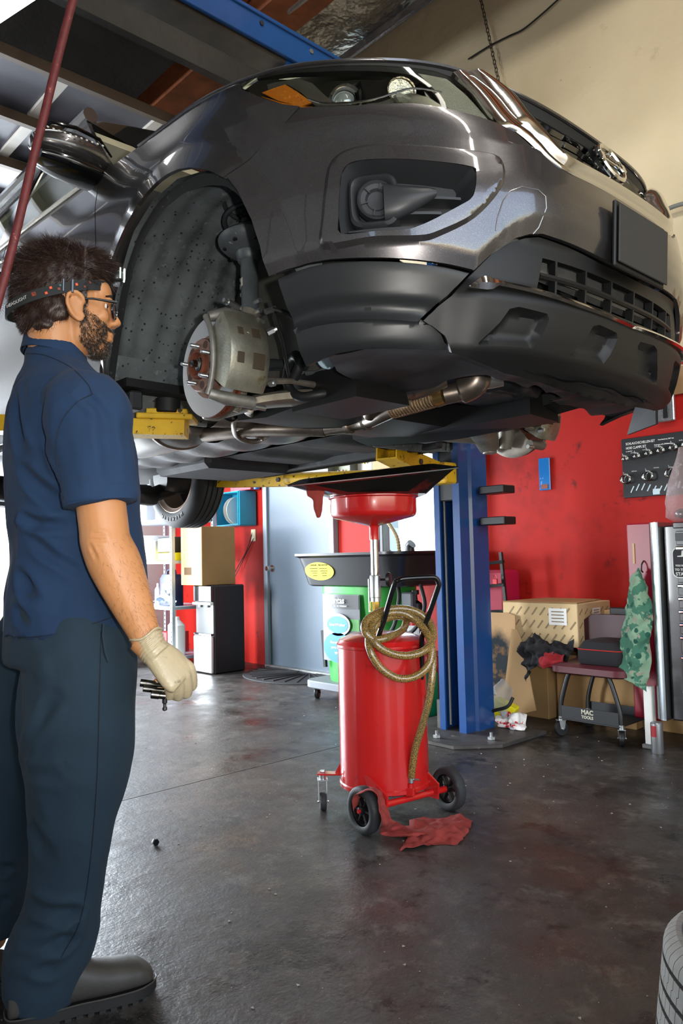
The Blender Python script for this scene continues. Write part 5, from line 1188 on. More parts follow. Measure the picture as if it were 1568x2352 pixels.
cloth('shop_rag', [[at(703, 1112, 2.99), at(725, 1112, 2.985), at(748, 1118, 2.98)], [at(705, 1138, 2.972), at(724, 1142, 2.958), at(743, 1140, 2.966)], [at(716, 1148, 2.975), at(726, 1160, 2.962), at(741, 1158, 2.972)], [at(722, 1160, 2.985), at(727, 1175, 2.97), at(738, 1172, 2.98)], [at(727, 1178, 2.985), at(731, 1188, 2.98), at(735, 1182, 2.985)]], m_rag, 'small red rag hanging from the left of the drip tray', 'rag', 18, 30, .004)
Zf = lambda px, py, z=.004: (lambda r: Vector((0, 0, EYE))+r*((z-EYE)/r.z))(_R*((px-784)/1752.4)-_U*((py-1176)/1752.4)+_F)
cloth('shop_rag', [[at(810, 1862, 2.84), at(818, 1850, 2.86), at(832, 1843, 2.90)], [at(812, 1832, 2.83), at(830, 1818, 2.86), at(850, 1812, 2.91)], [at(828, 1820, 2.80), at(850, 1812, 2.84), at(872, 1812, 2.90)], [at(858, 1818, 2.77), at(868, 1822, 2.82), at(882, 1834, 2.86)], [at(868, 1850, 2.76), at(876, 1855, 2.80), at(893, 1862, 2.83)], [at(876, 1885, 2.73), at(890, 1888, 2.76), at(905, 1885, 2.80)], [Zf(875, 1917, .006), Zf(898, 1906, .010), Zf(925, 1895, .008)], [Zf(920, 1922, .006), Zf(935, 1915, .018), Zf(955, 1896, .010)], [Zf(965, 1920, .012), Zf(985, 1910, .02), Zf(1005, 1896, .014)]], m_rag, 'red rag draped over the tank wheel and trailing on the floor', 'rag', 30, 60, .006, zmin=.003)
cloth('shop_rag', [[Zf(918, 1952), Zf(938, 1922), Zf(940, 1882)], [Zf(955, 1948), Zf(972, 1915, .02), Zf(975, 1880)], [Zf(1010, 1938), Zf(1020, 1905, .025), Zf(1015, 1878)], [Zf(1050, 1938), Zf(1058, 1905, .018), Zf(1048, 1872)], [Zf(1070, 1918), Zf(1080, 1896, .015), Zf(1085, 1885)]], m_rag, 'crumpled red rag lying flat behind the tank wheel', 'rag', 44, 44, .010, seed=5, zmin=.003)
obj('paper_scrap', MB().prism([(0, 0), (.035, -.01), (.06, .012), (.02, .03)], .0008, c=Zf(1042, 1800, .001)), m_white, None, 'small white paper scrap beside the right tank wheel', 'scrap', ang=0)
b = MB(); b.hexnut((0, 0, 0), .0125, .020, M=Matrix(((.2, 0, .98), (.98, 0, -.2), (0, 1, 0)))); obj('lug_nut', b, mat('black nut', '131416', .3, metal=.6), None, 'small black wheel nut alone on the open floor', 'nut', loc=Zf(355, 1932, .012))
# ---------------------------------------------------------------- parts washer and its neighbours
m_green = mat('green moulded plastic', '2f9a3a', .42, var=(3, .08))
m_tub = mat('black moulded tub', '1f2022', .34)
m_card = mat('corrugated cardboard', 'a58358', .85, var=(4, .08), spots=[(9, .70, '7d6142', None, .06)])
m_card2 = mat('pale cardboard', 'cdb388', .85, var=(5, .06))
m_yellow = mat('yellow print', 'e8dc1c', .5)
m_ink = mat('black ink', '15151a', .6)
m_whitep = mat('white print', 'eeeeec', .5)
FY = axes((1, 0, 0), y=(0, 0, 1))      # lettering on faces that look towards -y (x to the right, z up)
FX = axes((0, 1, 0), y=(0, 0, 1))      # lettering on faces that look towards +x
def rrect(cx, cy, w, d, r, n=6):
    out = []
    for sx, sy, a0 in ((1, 1, 0), (-1, 1, PI/2), (-1, -1, PI), (1, -1, 1.5*PI)):
        for i in range(n+1): a = a0+PI/2*i/n; out.append((cx+sx*(w/2-r)+r*math.cos(a), cy+sy*(d/2-r)+r*math.sin(a)))
    return out
def ring3(cx, cy, w, d, r, z, n=6): return [Vector((x, y, z)) for x, y in rrect(cx, cy, w, d, r, n)]
PW = thing('parts_washer', 'green parts washer with a deep black basin standing on a grey dolly', 'parts washer', (-3.95, 3.95, 0))
def pmb(): b = MB(); b.X = Matrix.Translation(-Vector((-3.95, 3.95, 0))); return b
b = pmb(); b.rings([ring3(-3.87, 3.99, 0.91, .66, .10, .825), ring3(-3.87, 3.99, 0.95, .70, .10, .835), ring3(-3.87, 3.98, 1.01, .76, .12, .97), ring3(-3.87, 3.98, 1.05, .80, .13, 1.03), ring3(-3.87, 3.98, 1.11, .86, .14, 1.045), ring3(-3.87, 3.98, 1.11, .86, .14, 1.062), ring3(-3.87, 3.98, 1.03, .78, .12, 1.062), ring3(-3.87, 3.98, 0.88, .64, .10, .90)]); obj('basin', b, m_tub, PW, ang=40)
dr_ = []
for z, k in ((.135, .86), (.16, .88), (.5, .95), (.80, 1.02), (.83, 1.02)): dr_.append([Vector((-3.97+.335*k*math.copysign(abs(math.cos(a))**.7, math.cos(a)), 3.95+.27*k*math.copysign(abs(math.sin(a))**.7, math.sin(a)), z)) for a in [2*PI*i/40 for i in range(40)]])
b = pmb(); b.rings(dr_); DR = obj('drum', b, m_green, PW, ang=50)
def pan_(x0, x1, z0, z1, y, th=.006, m=None, nm='label_panel', par=None, n=10, bulge=.02):
    b = pmb(); vs = [[Vector((x0+(x1-x0)*i/n, y-bulge*math.sin(PI*i/n), z)) for i in range(n+1)]+[Vector((x0+(x1-x0)*i/n, y+th-bulge*math.sin(PI*i/n), z)) for i in range(n, -1, -1)] for z in (z0, z1)]
    b.rings(vs); return obj(nm, b, m, par or DR)
yf = 3.672
LPn = pan_(-4.16, -3.78, .30, .77, yf-.004, m=mat('grey label film', '54575c', .4))
pan_(-4.155, -3.785, .67, .765, yf-.008, m=mat('dark label film', '2e3133', .4), par=DR)
pan_(-4.155, -3.785, .52, .60, yf-.008, m=mat('light green film', '3f8f3c', .4), par=DR)
text('printed_word', 'cintas', .062, m_whitep, DR, Vector((-3.97, yf-.036, .728))-Vector((-3.95, 3.95, 0)), FY, .001, bold=.001)
text('printed_word', 'READY FOR THE WORKDAY', .015, m_whitep, DR, Vector((-3.97, yf-.036, .690))-Vector((-3.95, 3.95, 0)), FY, .001)
m_lb = mat('blue badge', '2c7cc4', .4)
for cx, cz, w_, h_, m_, o in ((-3.97, .56, .125, .078, mat('white badge rim', 'dfe6ea', .4), 0), (-3.97, .56, .108, .060, m_lb, .003), (-3.97, .40, .150, .105, m_lb, 0)):
    b = pmb(); b.prism([(cx+w_*math.cos(2*PI*i/36), w_*0+h_*math.sin(2*PI*i/36)) for i in range(36)], .004, M=FY, c=(0, yf-.034-o, cz)); obj('round_badge', b, m_, DR)
text('badge_word', 'SmartWasher', .030, m_whitep, DR, Vector((-3.97, yf-.042, .56))-Vector((-3.95, 3.95, 0)), FY, .001)
for k, t_ in enumerate(('Bioremediating', 'parts washing', 'system')): text('badge_word', t_, .026, m_whitep, DR, Vector((-3.97, yf-.038, .435-.035*k))-Vector((-3.95, 3.95, 0)), FY, .001)
b = pmb(); b.rings([[Vector((-4.235+o, 3.70+.02, z)), Vector((-4.225+o, 3.70, z))] + [Vector((-4.20+o, 3.70, z)), Vector((-4.20+o, 3.72, z))] for z, o in ((.24, .02), (.50, 0))]); obj('drum_slot', b, m_void, DR)
# oval caution label on the basin front (basin front slopes out towards the rim)
sl = Vector((0, -.03, .135)).normalized(); Mo = Matrix((Vector((1, 0, 0)), sl, Vector((1, 0, 0)).cross(sl))).transposed()
oc = Vector((-4.12, 3.606, .935))
b = pmb(); b.prism([((.155*math.cos(2*PI*i/40)), .066*math.sin(2*PI*i/40)) for i in range(40)], .003, M=Mo, c=oc); OV = obj('caution_label', b, m_yellow, PW, label='yellow oval label')
o_ = oc+Mo@Vector((0, 0, .004))-Vector((-3.95, 3.95, 0))
for sx in (-.052, .052):
    text('label_heading', 'CAUTION' if sx < 0 else 'PRECAUCION', .016, m_ink, OV, o_+Mo@Vector((sx, .045, 0)), Mo, .0006)
    for k in range(4): text('label_line', 'keep lid closed when idle'[:22-k*3], .0095, m_ink, OV, o_+Mo@Vector((sx, .022-.018*k, 0)), Mo, .0005)
b = pmb(); b.tube([(-3.62, 4.02, 1.06), (-3.62, 4.02, 1.10), (-3.60, 4.02, 1.115)], .035, 14); obj('brush_post', b, m_tub, PW)
b = pmb(); P = [Vector(v) for v in cr([(-3.72, 4.02, 1.06), (-3.74, 4.02, 1.16), (-3.82, 4.03, 1.26), (-3.92, 4.05, 1.33)], 10)]
b.tube(P, [.012+.004*(i % 2) for i in range(len(P))], 8); obj('flex_spout', b, mat('tan flex tube', '9a8a66', .6), PW)
b = pmb(); b.prism(rrect(-3.98, 3.96, .80, .64, .10), .055, c=(0, 0, .085), bev=.008); DL = obj('dolly', b, mat('grey dolly plastic', '6c7076', .5, spots=[(20, .66, '4b4d50', None, .1)]), PW)
for x, y in ((-4.30, 3.72), (-3.66, 3.72), (-4.30, 4.20), (-3.66, 4.20)): caster(mat('black caster rubber', '131415', .4), PW, pmb, (x, y, .043), .043, .03, .6, .09, m_blackm)
# controller and hoses below the basin at the right
b = pmb(); b.box((-3.50, 3.86, .72), (.10, .05, .13), bev=.01); obj('control_box', b, mat('grey control box', '474b50', .5), PW)
for q in ([(-3.62, 3.70, .80), (-3.66, 3.68, .62), (-3.58, 3.66, .50), (-3.48, 3.68, .56), (-3.46, 3.72, .74), (-3.50, 3.76, .84)], [(-3.30, 3.76, .84), (-3.22, 3.70, .70), (-3.28, 3.66, .56), (-3.40, 3.66, .52)]):
    b = pmb(); b.tube(cr(q, 6), .013, 8); obj('black_hose', b, m_rubber, PW)

# fire extinguisher style cylinder, red cabinet, green jug by the post
b = MB(); b.lathe([(.001, 0), (.05, 0), (.058, .01), (.058, .30), (.048, .34), (.02, .36), (.018, .40), (.03, .40), (.03, .43), (.001, .43)], (0, 0, 0), seg=32); EX = obj('fire_extinguisher', b, m_blackm, None, 'black cylinder extinguisher with a white and red label beside the washer', 'extinguisher', loc=(-3.56, 3.99, .362), ang=40)
b = MB(); b.lathe([(.0588, .10), (.0588, .26)], seg=24, cap=False, a0=-2.6, a1=-.4); obj('label', b, m_whitep, EX); b = MB(); b.lathe([(.0594, .19), (.0594, .235)], seg=24, cap=False, a0=-2.3, a1=-.7); obj('label_band', b, m_redp, EX)
b = MB(); b.box((0, 0, .18), (.30, .26, .36), bev=.01); SB = obj('red_cart', b, mat('deep red cart paint', '93191a', .4), None, 'small red metal cabinet between washer and lift post', 'cabinet', loc=(-3.47, 4.05, 0)); b = MB(); b.box((0, -.134, .18), (.24, .008, .28), bev=.003); obj('cart_door', b, mat('deep red cart paint', '93191a', .4), SB)
b = MB(); b.rings([ring3(0, 0, .20, .16, .03, 0), ring3(0, 0, .22, .17, .03, .02), ring3(0, 0, .22, .17, .03, .27), ring3(0, 0, .16, .12, .03, .30)]); JG = obj('plastic_jug', b, mat('teal green plastic', '108a5c', .4), None, 'plain teal green jug on the floor behind the lift post', 'jug', loc=(-3.36, 3.78, 0), ang=40)
b = MB(); b.cyl((.04, 0, .30), (.04, 0, .33), .028, seg=20); obj('jug_cap', b, m_blackm, JG)
# half-round door mat
b = MB(); ribs = [(.62*math.cos(a), .56*math.sin(a)) for a in [PI*i/36 for i in range(37)]]; b.prism(ribs, .010, bev=.003, c=(0, 0, 0))
DM = obj('door_mat', b, mat('black ribbed rubber', '1c1d1f', .7, bump=(90, .5, .004)), None, 'black half round ribbed rubber mat at the grey door', 'door mat', loc=(-5.25, 4.44, 0), rz=PI)
for i in range(15):
    a = PI*(i+.5)/15; b = MB(); b.tube([(.12*math.cos(a), .09*math.sin(a), .011), (.56*math.cos(a), .50*math.sin(a), .011)], .007, 6); obj('mat_rib', b, _M['black ribbed rubber'], DM)

# water cooler with the printed carton on top
WC = thing('water_cooler', 'black and silver bottled water cooler standing left of the red wall strip', 'water cooler', (-6.040, 4.06, 0))
def wmb(): b = MB(); b.X = Matrix.Translation(-Vector((-6.040, 4.06, 0))); return b
b = wmb(); b.box((-6.040, 4.045, .40), (.31, .34, .80), bev=.012); WB = obj('cooler_body', b, m_blackm, WC)
b = wmb(); b.box((-6.040, 3.86, .175), (.30, .03, .33), bev=.008); obj('lower_door', b, mat('brushed silver', 'c9cac8', .3, metal=.8), WC)
b = wmb(); b.box((-6.040, 3.865, .725), (.30, .03, .15), bev=.008); obj('top_panel', b, m_gloss, WC)
b = wmb(); b.box((-6.040, 3.855, .635), (.30, .04, .022), bev=.004); obj('tap_ledge', b, m_whitep, WC)
for x in (-6.100, -5.980): b = wmb(); b.cyl((x, 3.86, .60), (x, 3.86, .63), .012, seg=12); obj('tap', b, m_whitep, WC)
b = wmb(); b.box((-6.040, 3.862, .355), (.29, .03, .02), bev=.003); obj('drip_grid', b, m_gloss, WC)
def carton(name, loc, sz, m, label, rz=0, bevel=.004, hole=None, seam=True, group=None):
    b = MB(); b.box((0, 0, sz[2]/2), sz, bev=bevel); o = obj(name, b, m, None, label, 'cardboard box', group, loc=loc, rz=rz)
    if seam:
        b = MB(); b.box((0, 0, sz[2]+.0006), (sz[0]*.98, .05, .0012)); obj('tape', b, mat('brown tape', 'b69562', .35), o)
    return o
CB = carton('cardboard_box', (-6.15, 3.99, .803), (.36, .37, .54), m_card, 'tall brown cardboard box with a cut handle standing on the water cooler')
b = MB(); b.box((-.06, -.186, .13), (.12, .004, .07), bev=.002); obj('handle_cutout', b, mat('carton inside shade', '4a3419', .9), CB)
b = MB(); b.box((-.02, -.2035, .27), (.40, .0012, .52)); b2 = MB()
# steel shelf rack with its goods
SR = thing('shelf_rack', 'light steel shelf rack crowded with parts left of the water cooler', 'shelf rack', (-6.790, 3.98, 0))
def smb(): b = MB(); b.X = Matrix.Translation(-Vector((-6.790, 3.98, 0))); return b
m_shelf = mat('pale blue grey steel', 'b6c3cf', .4, metal=.3)
for x in (-7.260, -6.340):
    for y in (3.72, 4.18):
        b = smb(); b.box((x, y, 1.0), (.035, .035, 2.0)); UP = obj('upright', b, m_shelf, SR, ang=0)
        b = smb()
        for k in range(44): b.box((x, y-.0185, .06+.044*k), (.012, .002, .020))
        obj('slot_holes', b, m_void, UP, ang=0, kind='stuff')
for z in (.12, .585, 1.02, 1.42, 1.80): b = smb(); b.box((-6.800, 3.95, z), (.90, .48, .03), bev=.003); obj('shelf_board', b, m_shelf, SR)
def item(name, mk, m, label, cat, loc, rz=0, group=None, ang=35): b = MB(); mk(b); return obj(name, b, m, None, label, cat, group, ang=ang, loc=loc, rz=rz)
bx = lambda w_, d, h, bv=.004: (lambda b: b.box((0, 0, h/2), (w_, d, h), bev=bv))
item('storage_box', bx(.22, .3, .20), m_white, 'white carton on the upper middle shelf, second from the left', 'box', (-6.860, 3.92, 1.036))
item('storage_box', bx(.26, .34, .26), mat('bright white carton', 'f2f4f5', .6), 'larger white carton at the shelf rack left end', 'box', (-7.140, 3.95, 1.036))
item('storage_box', bx(.30, .24, .075), m_yellow, 'flat yellow box beneath the black case on the shelf', 'box', (-6.540, 3.88, 1.036))
item('black_case', bx(.30, .24, .15, .01), m_blackm, 'black case stacked on the flat yellow box', 'case', (-6.540, 3.88, 1.112))
item('storage_box', bx(.20, .3, .18), mat('slate blue card', '4d6072', .6), 'slate blue box on the shelf below the tyre', 'box', (-6.700, 3.95, 1.437))
item('storage_box', bx(.24, .3, .22), m_whitep, 'white box beside the upright on the top middle shelf', 'box', (-7.100, 3.95, 1.437))
item('storage_box', bx(.16, .3, .16), m_card, 'small brown box right end of the upper shelf', 'box', (-6.460, 3.95, 1.437))
item('storage_box', bx(.24, .3, .2), mat('grey blue card', '8393a8', .6), 'grey blue box on the topmost shelf', 'box', (-6.960, 3.95, 1.817))
o = item('blow_case', lambda b: b.rings([ring3(0, 0, .28, .12, .03, 0), ring3(0, 0, .28, .12, .03, .26), ring3(0, 0, .22, .10, .03, .30)]), mat('navy moulded case', '141c3c', .45), 'navy blue moulded carry case standing on the shelf', 'case', (-6.600, 3.86, .602))
b = MB(); b.tube(cr([(-.08, 0, .29), (-.06, 0, .34), (.06, 0, .34), (.08, 0, .29)], 5), .011, 8); obj('case_handle', b, _M['navy moulded case'], o)
b = MB(); b.box((0, -.062, .15), (.16, .003, .13)); obj('case_label', b, mat('dark red label', '3a1a22', .5), o)
for k in range(3): b = MB(); b.box((0, -.0645, .19-.035*k), (.13, .0016, .010)); obj('label_line', b, m_whitep, o)
item('spray_bottle', lambda b: b.lathe([(.03, 0), (.032, .01), (.032, .15), (.012, .18), (.012, .21)], seg=20), m_white, 'white bottle left of the navy case', 'bottle', (-6.860, 3.86, .602))
item('storage_box', bx(.20, .25, .20), mat('red card', '9c2a2c', .6), 'small red box on the bottom shelf of the rack', 'box', (-6.740, 3.95, .137))
item('white_jug', lambda b: b.rings([ring3(0, 0, .16, .12, .03, 0), ring3(0, 0, .16, .12, .03, .28), ring3(0, 0, .06, .06, .02, .33), ring3(0, 0, .05, .05, .02, .36)]), m_whitep, 'white plastic jug on the bottom shelf beside the cooler', 'jug', (-6.480, 3.84, .137))
item('grey_bin', bx(.30, .3, .16), m_steelgrey, 'grey bin on the bottom shelf left side', 'bin', (-7.080, 3.95, .137))
cloth('plastic_wrap', [[(-6.640, 3.66, .62), (-6.540, 3.70, .69), (-6.420, 3.72, .64)], [(-6.660, 3.72, .66), (-6.520, 3.73, .74), (-6.400, 3.74, .68)], [(-6.640, 3.78, .62), (-6.540, 3.785, .68), (-6.420, 3.79, .63)]], mat('milky plastic film', 'c9d9ea', .2, trans=.35, coat=.4), 'crumpled clear plastic bag in front of the navy case', 'plastic bag', 16, 16, .02, zmin=.602)
item('floor_box', bx(.40, .3, .12), mat('dark slate box', '49525e', .6), 'low dark crate on the floor under the hanging hand', 'box', (-7.090, 3.5, 0))
item('magazine_stack', bx(.28, .22, .06), m_white, 'stack of pale papers lying on the low dark crate', 'papers', (-7.090, 3.5, .121))
# blue wire-reel box on the wall
BBX = thing('blue_reel_box', 'bright blue open metal box holding a spool, hung on the red wall', 'metal box', (-6.140, 4.53, 1.53))
def bmb(): b = MB(); b.X = Matrix.Translation(-Vector((-6.140, 4.53, 1.53))); return b
m_cyan = mat('turquoise paint', '2596b8', .4, var=(4, .08))
for c_, s_ in (((-6.320, 4.435, 1.37), (.40, .20, .012)), ((-6.320, 4.435, 1.70), (.40, .20, .012)), ((-6.515, 4.435, 1.535), (.012, .20, .33)), ((-6.120, 4.435, 1.535), (.012, .20, .33)), ((-6.320, 4.525, 1.535), (.40, .012, .33))):
    b = bmb(); b.box(c_, s_, bev=.002); obj('box_side', b, m_cyan, BBX)
b = bmb(); b.tube([(-6.500, 4.33, 1.375), (-6.130, 4.33, 1.375), (-6.130, 4.33, 1.695), (-6.500, 4.33, 1.695)], .010, 6, closed=True); obj('box_rim', b, m_cyan, BBX)
item('wire_spool', lambda b: (b.lathe([(.14, -.03), (.14, -.024), (.06, -.02), (.06, .02), (.14, .024), (.14, .03)], (0, 0, .14), 'X', 36)), m_white, 'white wire spool sitting inside the blue box', 'spool', (-6.300, 4.43, 1.378))
item('tool_organizer', bx(.34, .12, .10), mat('pink red bin', 'c34b58', .5), 'pink red bin of hooks above the blue box', 'bin', (-6.22, 4.48, 1.715))
item('spray_can', lambda b: b.lathe([(.026, 0), (.028, .01), (.028, .10), (.012, .12), (.012, .14)], seg=20), mat('blue can', '2a5fae', .35), 'small blue can beside the pink red bin', 'can', (-5.99, 4.45, 1.712))
SO = item('wall_outlet', lambda b: b.box((0, 0, 0), (.075, .008, .12), bev=.003), mat('cream outlet plate', 'cfc5a2', .5), 'cream double power outlet on the red wall left of the door', 'outlet', (-6.18, 4.545, 1.27))
for z in (.028, -.028):
    b = MB(); b.box((0, -.005, z), (.034, .004, .034), bev=.003); obj('socket', b, mat('ivory socket', 'ddd5b8', .5), SO)
for k, q in enumerate(([(-6.19, 4.54, 1.30), (-6.28, 4.53, 1.12), (-6.40, 4.52, .98), (-6.45, 4.50, .90)], [(-6.17, 4.54, 1.24), (-6.30, 4.52, 1.06), (-6.46, 4.50, .84)])):
    b = MB(); b.tube(cr(q, 6), .004, 6); obj('power_cord', b, m_rubber, None, ('upper' if k == 0 else 'lower')+' thin black cord running down from the cream outlet', 'cord', ang=60)
# grey key and tool cabinet on the wall above the lift arm
KC = thing('pegboard_cabinet', 'white edged shallow wall cabinet with small hanging tools', 'wall cabinet', (-4.67, 4.53, 1.85))
def kmb(): b = MB(); b.X = Matrix.Translation(-Vector((-4.67, 4.53, 1.85))); return b
b = kmb(); b.box((-4.67, 4.53, 1.85), (.54, .03, .36)); obj('back_panel', b, mat('olive grey panel', '8d917c', .6), KC, ang=0)
for c_, s_ in (((-4.94, 4.49, 1.85), (.02, .10, .38)), ((-4.66, 4.49, 1.85), (.02, .10, .38)), ((-4.39, 4.49, 1.85), (.02, .10, .38)), ((-4.67, 4.49, 2.03), (.56, .10, .02)), ((-4.67, 4.49, 1.665), (.56, .10, .02))): b = kmb(); b.box(c_, s_, bev=.003); obj('frame_strip', b, m_steelgrey, KC)
b = kmb(); b.box((-4.52, 4.515, 1.85), (.22, .006, .33)); obj('white_back', b, m_white, KC, ang=0)
for k in range(6): b = kmb(); b.tube([(-4.86+.035*k, 4.51, 1.93), (-4.86+.035*k, 4.48, 1.93), (-4.86+.035*k, 4.48, 1.94)], .003, 6); obj('hook', b, m_zinc, KC)
for k, (x, c_, n_) in enumerate(((-4.85, '33383c', 'dark'), (-4.80, 'b85a44', 'salmon red'), (-4.72, 'd8bf2a', 'yellow'))):
    b = MB(); b.rings([ring3(0, 0, .03, .02, .006, 0), ring3(0, 0, .036, .024, .006, .06), ring3(0, 0, .02, .016, .004, .11)]); obj('small_tool', b, mat('tool '+c_, c_, .5), None, n_+' small hand tool standing in the wall cabinet', 'tool', loc=(x, 4.49, 1.676))
b = MB(); b.box((0, 0, 0), (.10, .03, .03), bev=.006); b.cyl((.0, 0, -.01), (.0, 0, -.07), .010, seg=12); obj('yellow_drill', b, m_yel, None, 'yellow pistol shaped tool against the white cabinet back', 'tool', loc=(-4.53, 4.495, 1.88)); b = MB()
carton('cardboard_box', (-4.10, 4.42, 1.72), (.34, .2, .16), m_card2, 'pale cardboard box on the ledge above the lift arm', seam=False)
b = MB(); b.box((0, 0, 0), (.5, .22, .02), bev=.003); obj('wall_shelf', b, m_steelgrey, None, 'narrow grey wall shelf under the pale cardboard box', 'shelf', loc=(-4.1, 4.44, 1.708))

# outside the window
m_asph = mat('outdoor paving', '8f8d88', .9); b = MB(); b.box((-6, 10, -.08), (16, 10.5, .05)); struct('trim_5', b, m_asph, ang=0)
sw = MB(); sw.box((-8, 12.5, 1.8), (14, .2, 3.6)); OW = obj('outside_building', sw, mat('outdoor tan wall', 'b3a78f', .9), None, 'tan slatted building wall seen through the window', 'building', ang=0)
for k in range(14): b = MB(); b.box((-8, 12.37, 1.2+.16*k), (13, .03, .05)); obj('slat', b, mat('outdoor dark slat', '55504a', .8), OW, ang=0)
VN = thing('parked_van', 'pale blue parked van outside the window', 'van', (-7.2, 9.4, 0))
def vmb(): b = MB(); b.X = Matrix.Translation(-Vector((-7.2, 9.4, 0))); return b
b = vmb(); pr_ = [(-1.9, .3), (2.2, .3), (2.25, .95), (1.4, 1.15), (.75, 1.72), (-1.8, 1.80), (-1.95, 1.0)]
b.rings([[Vector((-7.2+x, y, z)) for x, z in pr_] for y in (8.5, 10.3)]); obj('van_body', b, mat('pale blue car paint', 'b9cdd8', .25, coat=.6), VN, ang=30)
for x0, x1 in ((-7.55, -7.0), (-6.95, -6.45)):
    b = vmb(); b.prism([(x0, 1.16), (x1+.12, 1.16), (x1, 1.60), (x0, 1.60)], .02, M=Matrix(((1, 0, 0), (0, 0, -1), (0, 1, 0))), c=(0, 8.5, 0)); obj('side_window', b, mat('van glass', '5f7a80', .1, coat=1), VN)
for x in (-8.4, -5.8): b = vmb(); b.lathe([(.001, -.1), (.3, -.1), (.33, -.06), (.33, .06), (.3, .1), (.001, .1)], (x, 8.55, .33), 'Y', 28); obj('wheel', b, m_tyre, VN)
SDN = thing('parked_car', 'white parked car outside the window in front of the van', 'car', (-6.6, 6.7, 0))
def qmb(): b = MB(); b.X = Matrix.Translation(-Vector((-6.6, 6.7, 0))); return b
b = qmb(); pr_ = [(-1.8, .3), (2.1, .3), (2.15, .75), (1.2, .92), (.5, 1.36), (-.8, 1.40), (-1.5, 1.0), (-1.85, .9)]
b.rings([[Vector((-6.6+x, y, z)) for x, z in pr_] for y in (6.0, 7.6)]); obj('car_body', b, mat('white car paint', 'f0f3f4', .25, coat=.6), SDN, ang=30)
b = qmb(); b.prism([(-7.35, .98), (-5.55, .98), (-6.12, 1.32), (-7.3, 1.33)], .02, M=Matrix(((1, 0, 0), (0, 0, -1), (0, 1, 0))), c=(0, 6.0, 0)); obj('side_window', b, mat('teal car glass', '86b0ac', .1, coat=1), SDN)
for x in (-7.8, -5.3): b = qmb(); b.lathe([(.001, -.1), (.27, -.1), (.3, -.06), (.3, .06), (.27, .1), (.001, .1)], (x, 6.05, .3), 'Y', 28); obj('wheel', b, m_tyre, SDN)
item('cardboard_box', bx(.42, .2, .24), m_card, 'brown box leaning on the window glass by the lift post', 'cardboard box', (-3.72, 4.80, 1.22)); b = MB(); b.box((-3.72, 4.84, 1.205), (.6, .24, .02)); b.box((-3.72, 4.8, .6), (.05, .05, 1.2)); obj('outside_ledge', b, m_steelgrey, None, 'grey ledge outside the window under the brown box', 'ledge', ang=0)

# ------------------------------------------------------------- right of the lift post
# black rack and red machine behind the post
RK = thing('wall_rack', 'black angle iron rack against the red wall behind the post', 'rack', (-2.98, 4.35, .3))
def kk(): b = MB(); b.X = Matrix.Translation(-Vector((-2.98, 4.35, .3))); return b
for p, q in (((-2.98, 4.2, 1.04), (-2.90, 4.2, .0)), ((-3.28, 4.3, 1.0), (-3.26, 4.3, .0))): b = kk(); b.tube([p, q], .014, 4); obj('rack_upright', b, m_blackm, RK, ang=20)
for z in (.98, .83, .66): b = kk(); b.tube([(-3.28, 4.25, z-.03), (-2.93-.02*(z-.8), 4.16, z)], .014, 4); obj('rack_bar', b, m_blackm, RK, ang=20)
item('padlock', lambda b: (b.box((0, 0, 0), (.034, .018, .036), bev=.003), b.tube(cr([(-.012, 0, .015), (-.012, 0, .036), (0, 0, .044), (.012, 0, .036), (.012, 0, .015)], 4), .003, 6)), mat('red laminated lock', 'a13038', .35, metal=.4), 'red padlock hanging on the black wall rack', 'padlock', (-2.985, 4.135, .85))
item('red_machine', lambda b: b.box((0, 0, .46), (.26, .2, .92), bev=.02), mat('magenta red paint', 'a3163a', .4), 'narrow magenta red cabinet standing behind the black rack', 'cabinet', (-3.18, 4.42, 0))
# carton with repeated print
BX = carton('cardboard_box', (-2.66, 4.325, .462), (.52, .42, .26), m_card2, 'large pale box with diagonal print lying against the red wall', seam=False, rz=.03)
m_print = mat('grey brown print', '8c7a5c', .8)
for i in range(9):
    for j in range(3):
        x = -.23+.055*i+.018*j; z = .05+.08*j
        if x > .24: continue
        M_ = Matrix.Rotation(-.9, 3, 'Y') @ FY; b = MB(); b.box((x, -.2115, z), (.060, .0008, .009), rot=Matrix.Rotation(-.9, 3, 'Y')); obj('print_stripe', b, m_print, BX, ang=0)
for j in range(3):
    for i in range(6): b = MB(); b.box((.2615, -.17+.065*i, .05+.08*j), (.0008, .050, .008), rot=Matrix.Rotation(.7, 3, 'X')); obj('print_stripe', b, m_print, BX, ang=0)
for p, s_, M_ in (((.13, -.2125, .18), (.12, .001, .10), None), ((.2625, .02, .19), (.001, .10, .07), None)):
    b = MB(); b.box(p, s_); L_ = obj('shipping_label', b, m_whitep, BX, ang=0)
    for k in range(4): b = MB(); b.box((p[0]+(.0 if s_[0] > .01 else .001), p[1]-(.001 if s_[0] > .01 else 0), p[2]+s_[2]*(.3-.2*k)), (s_[0]*.7 if s_[0] > .01 else .0006, s_[1]*.7 if s_[1] > .01 else .0006, .006)); obj('label_line', b, m_print, L_, ang=0)
b = MB(); b.prism([(-.26, -.21), (.26, -.21), (.20, .21), (-.20, .24)], .004, c=(0, 0, .262)); obj('open_flap', b, m_card, BX)
B2 = carton('cardboard_box', (-2.38, 4.38, 0), (.5, .26, .40), m_card, 'brown box on the floor behind the wheeled stool', rz=.04)
B3 = carton('cardboard_box', (-2.80, 4.33, 0), (.30, .3, .46), mat('tan carton', '9c7d52', .85), 'tan box on the floor under the printed carton', seam=False)
item('cardboard_box', bx(.46, .06, .26), m_card2, 'flat pale box leaning on the red wall behind the black case', 'cardboard box', (-2.14, 4.42, .41)); item('cardboard_box', bx(.22, .2, .41), m_card, 'brown box in the shade behind the stool seat', 'cardboard box', (-1.98, 4.43, 0))
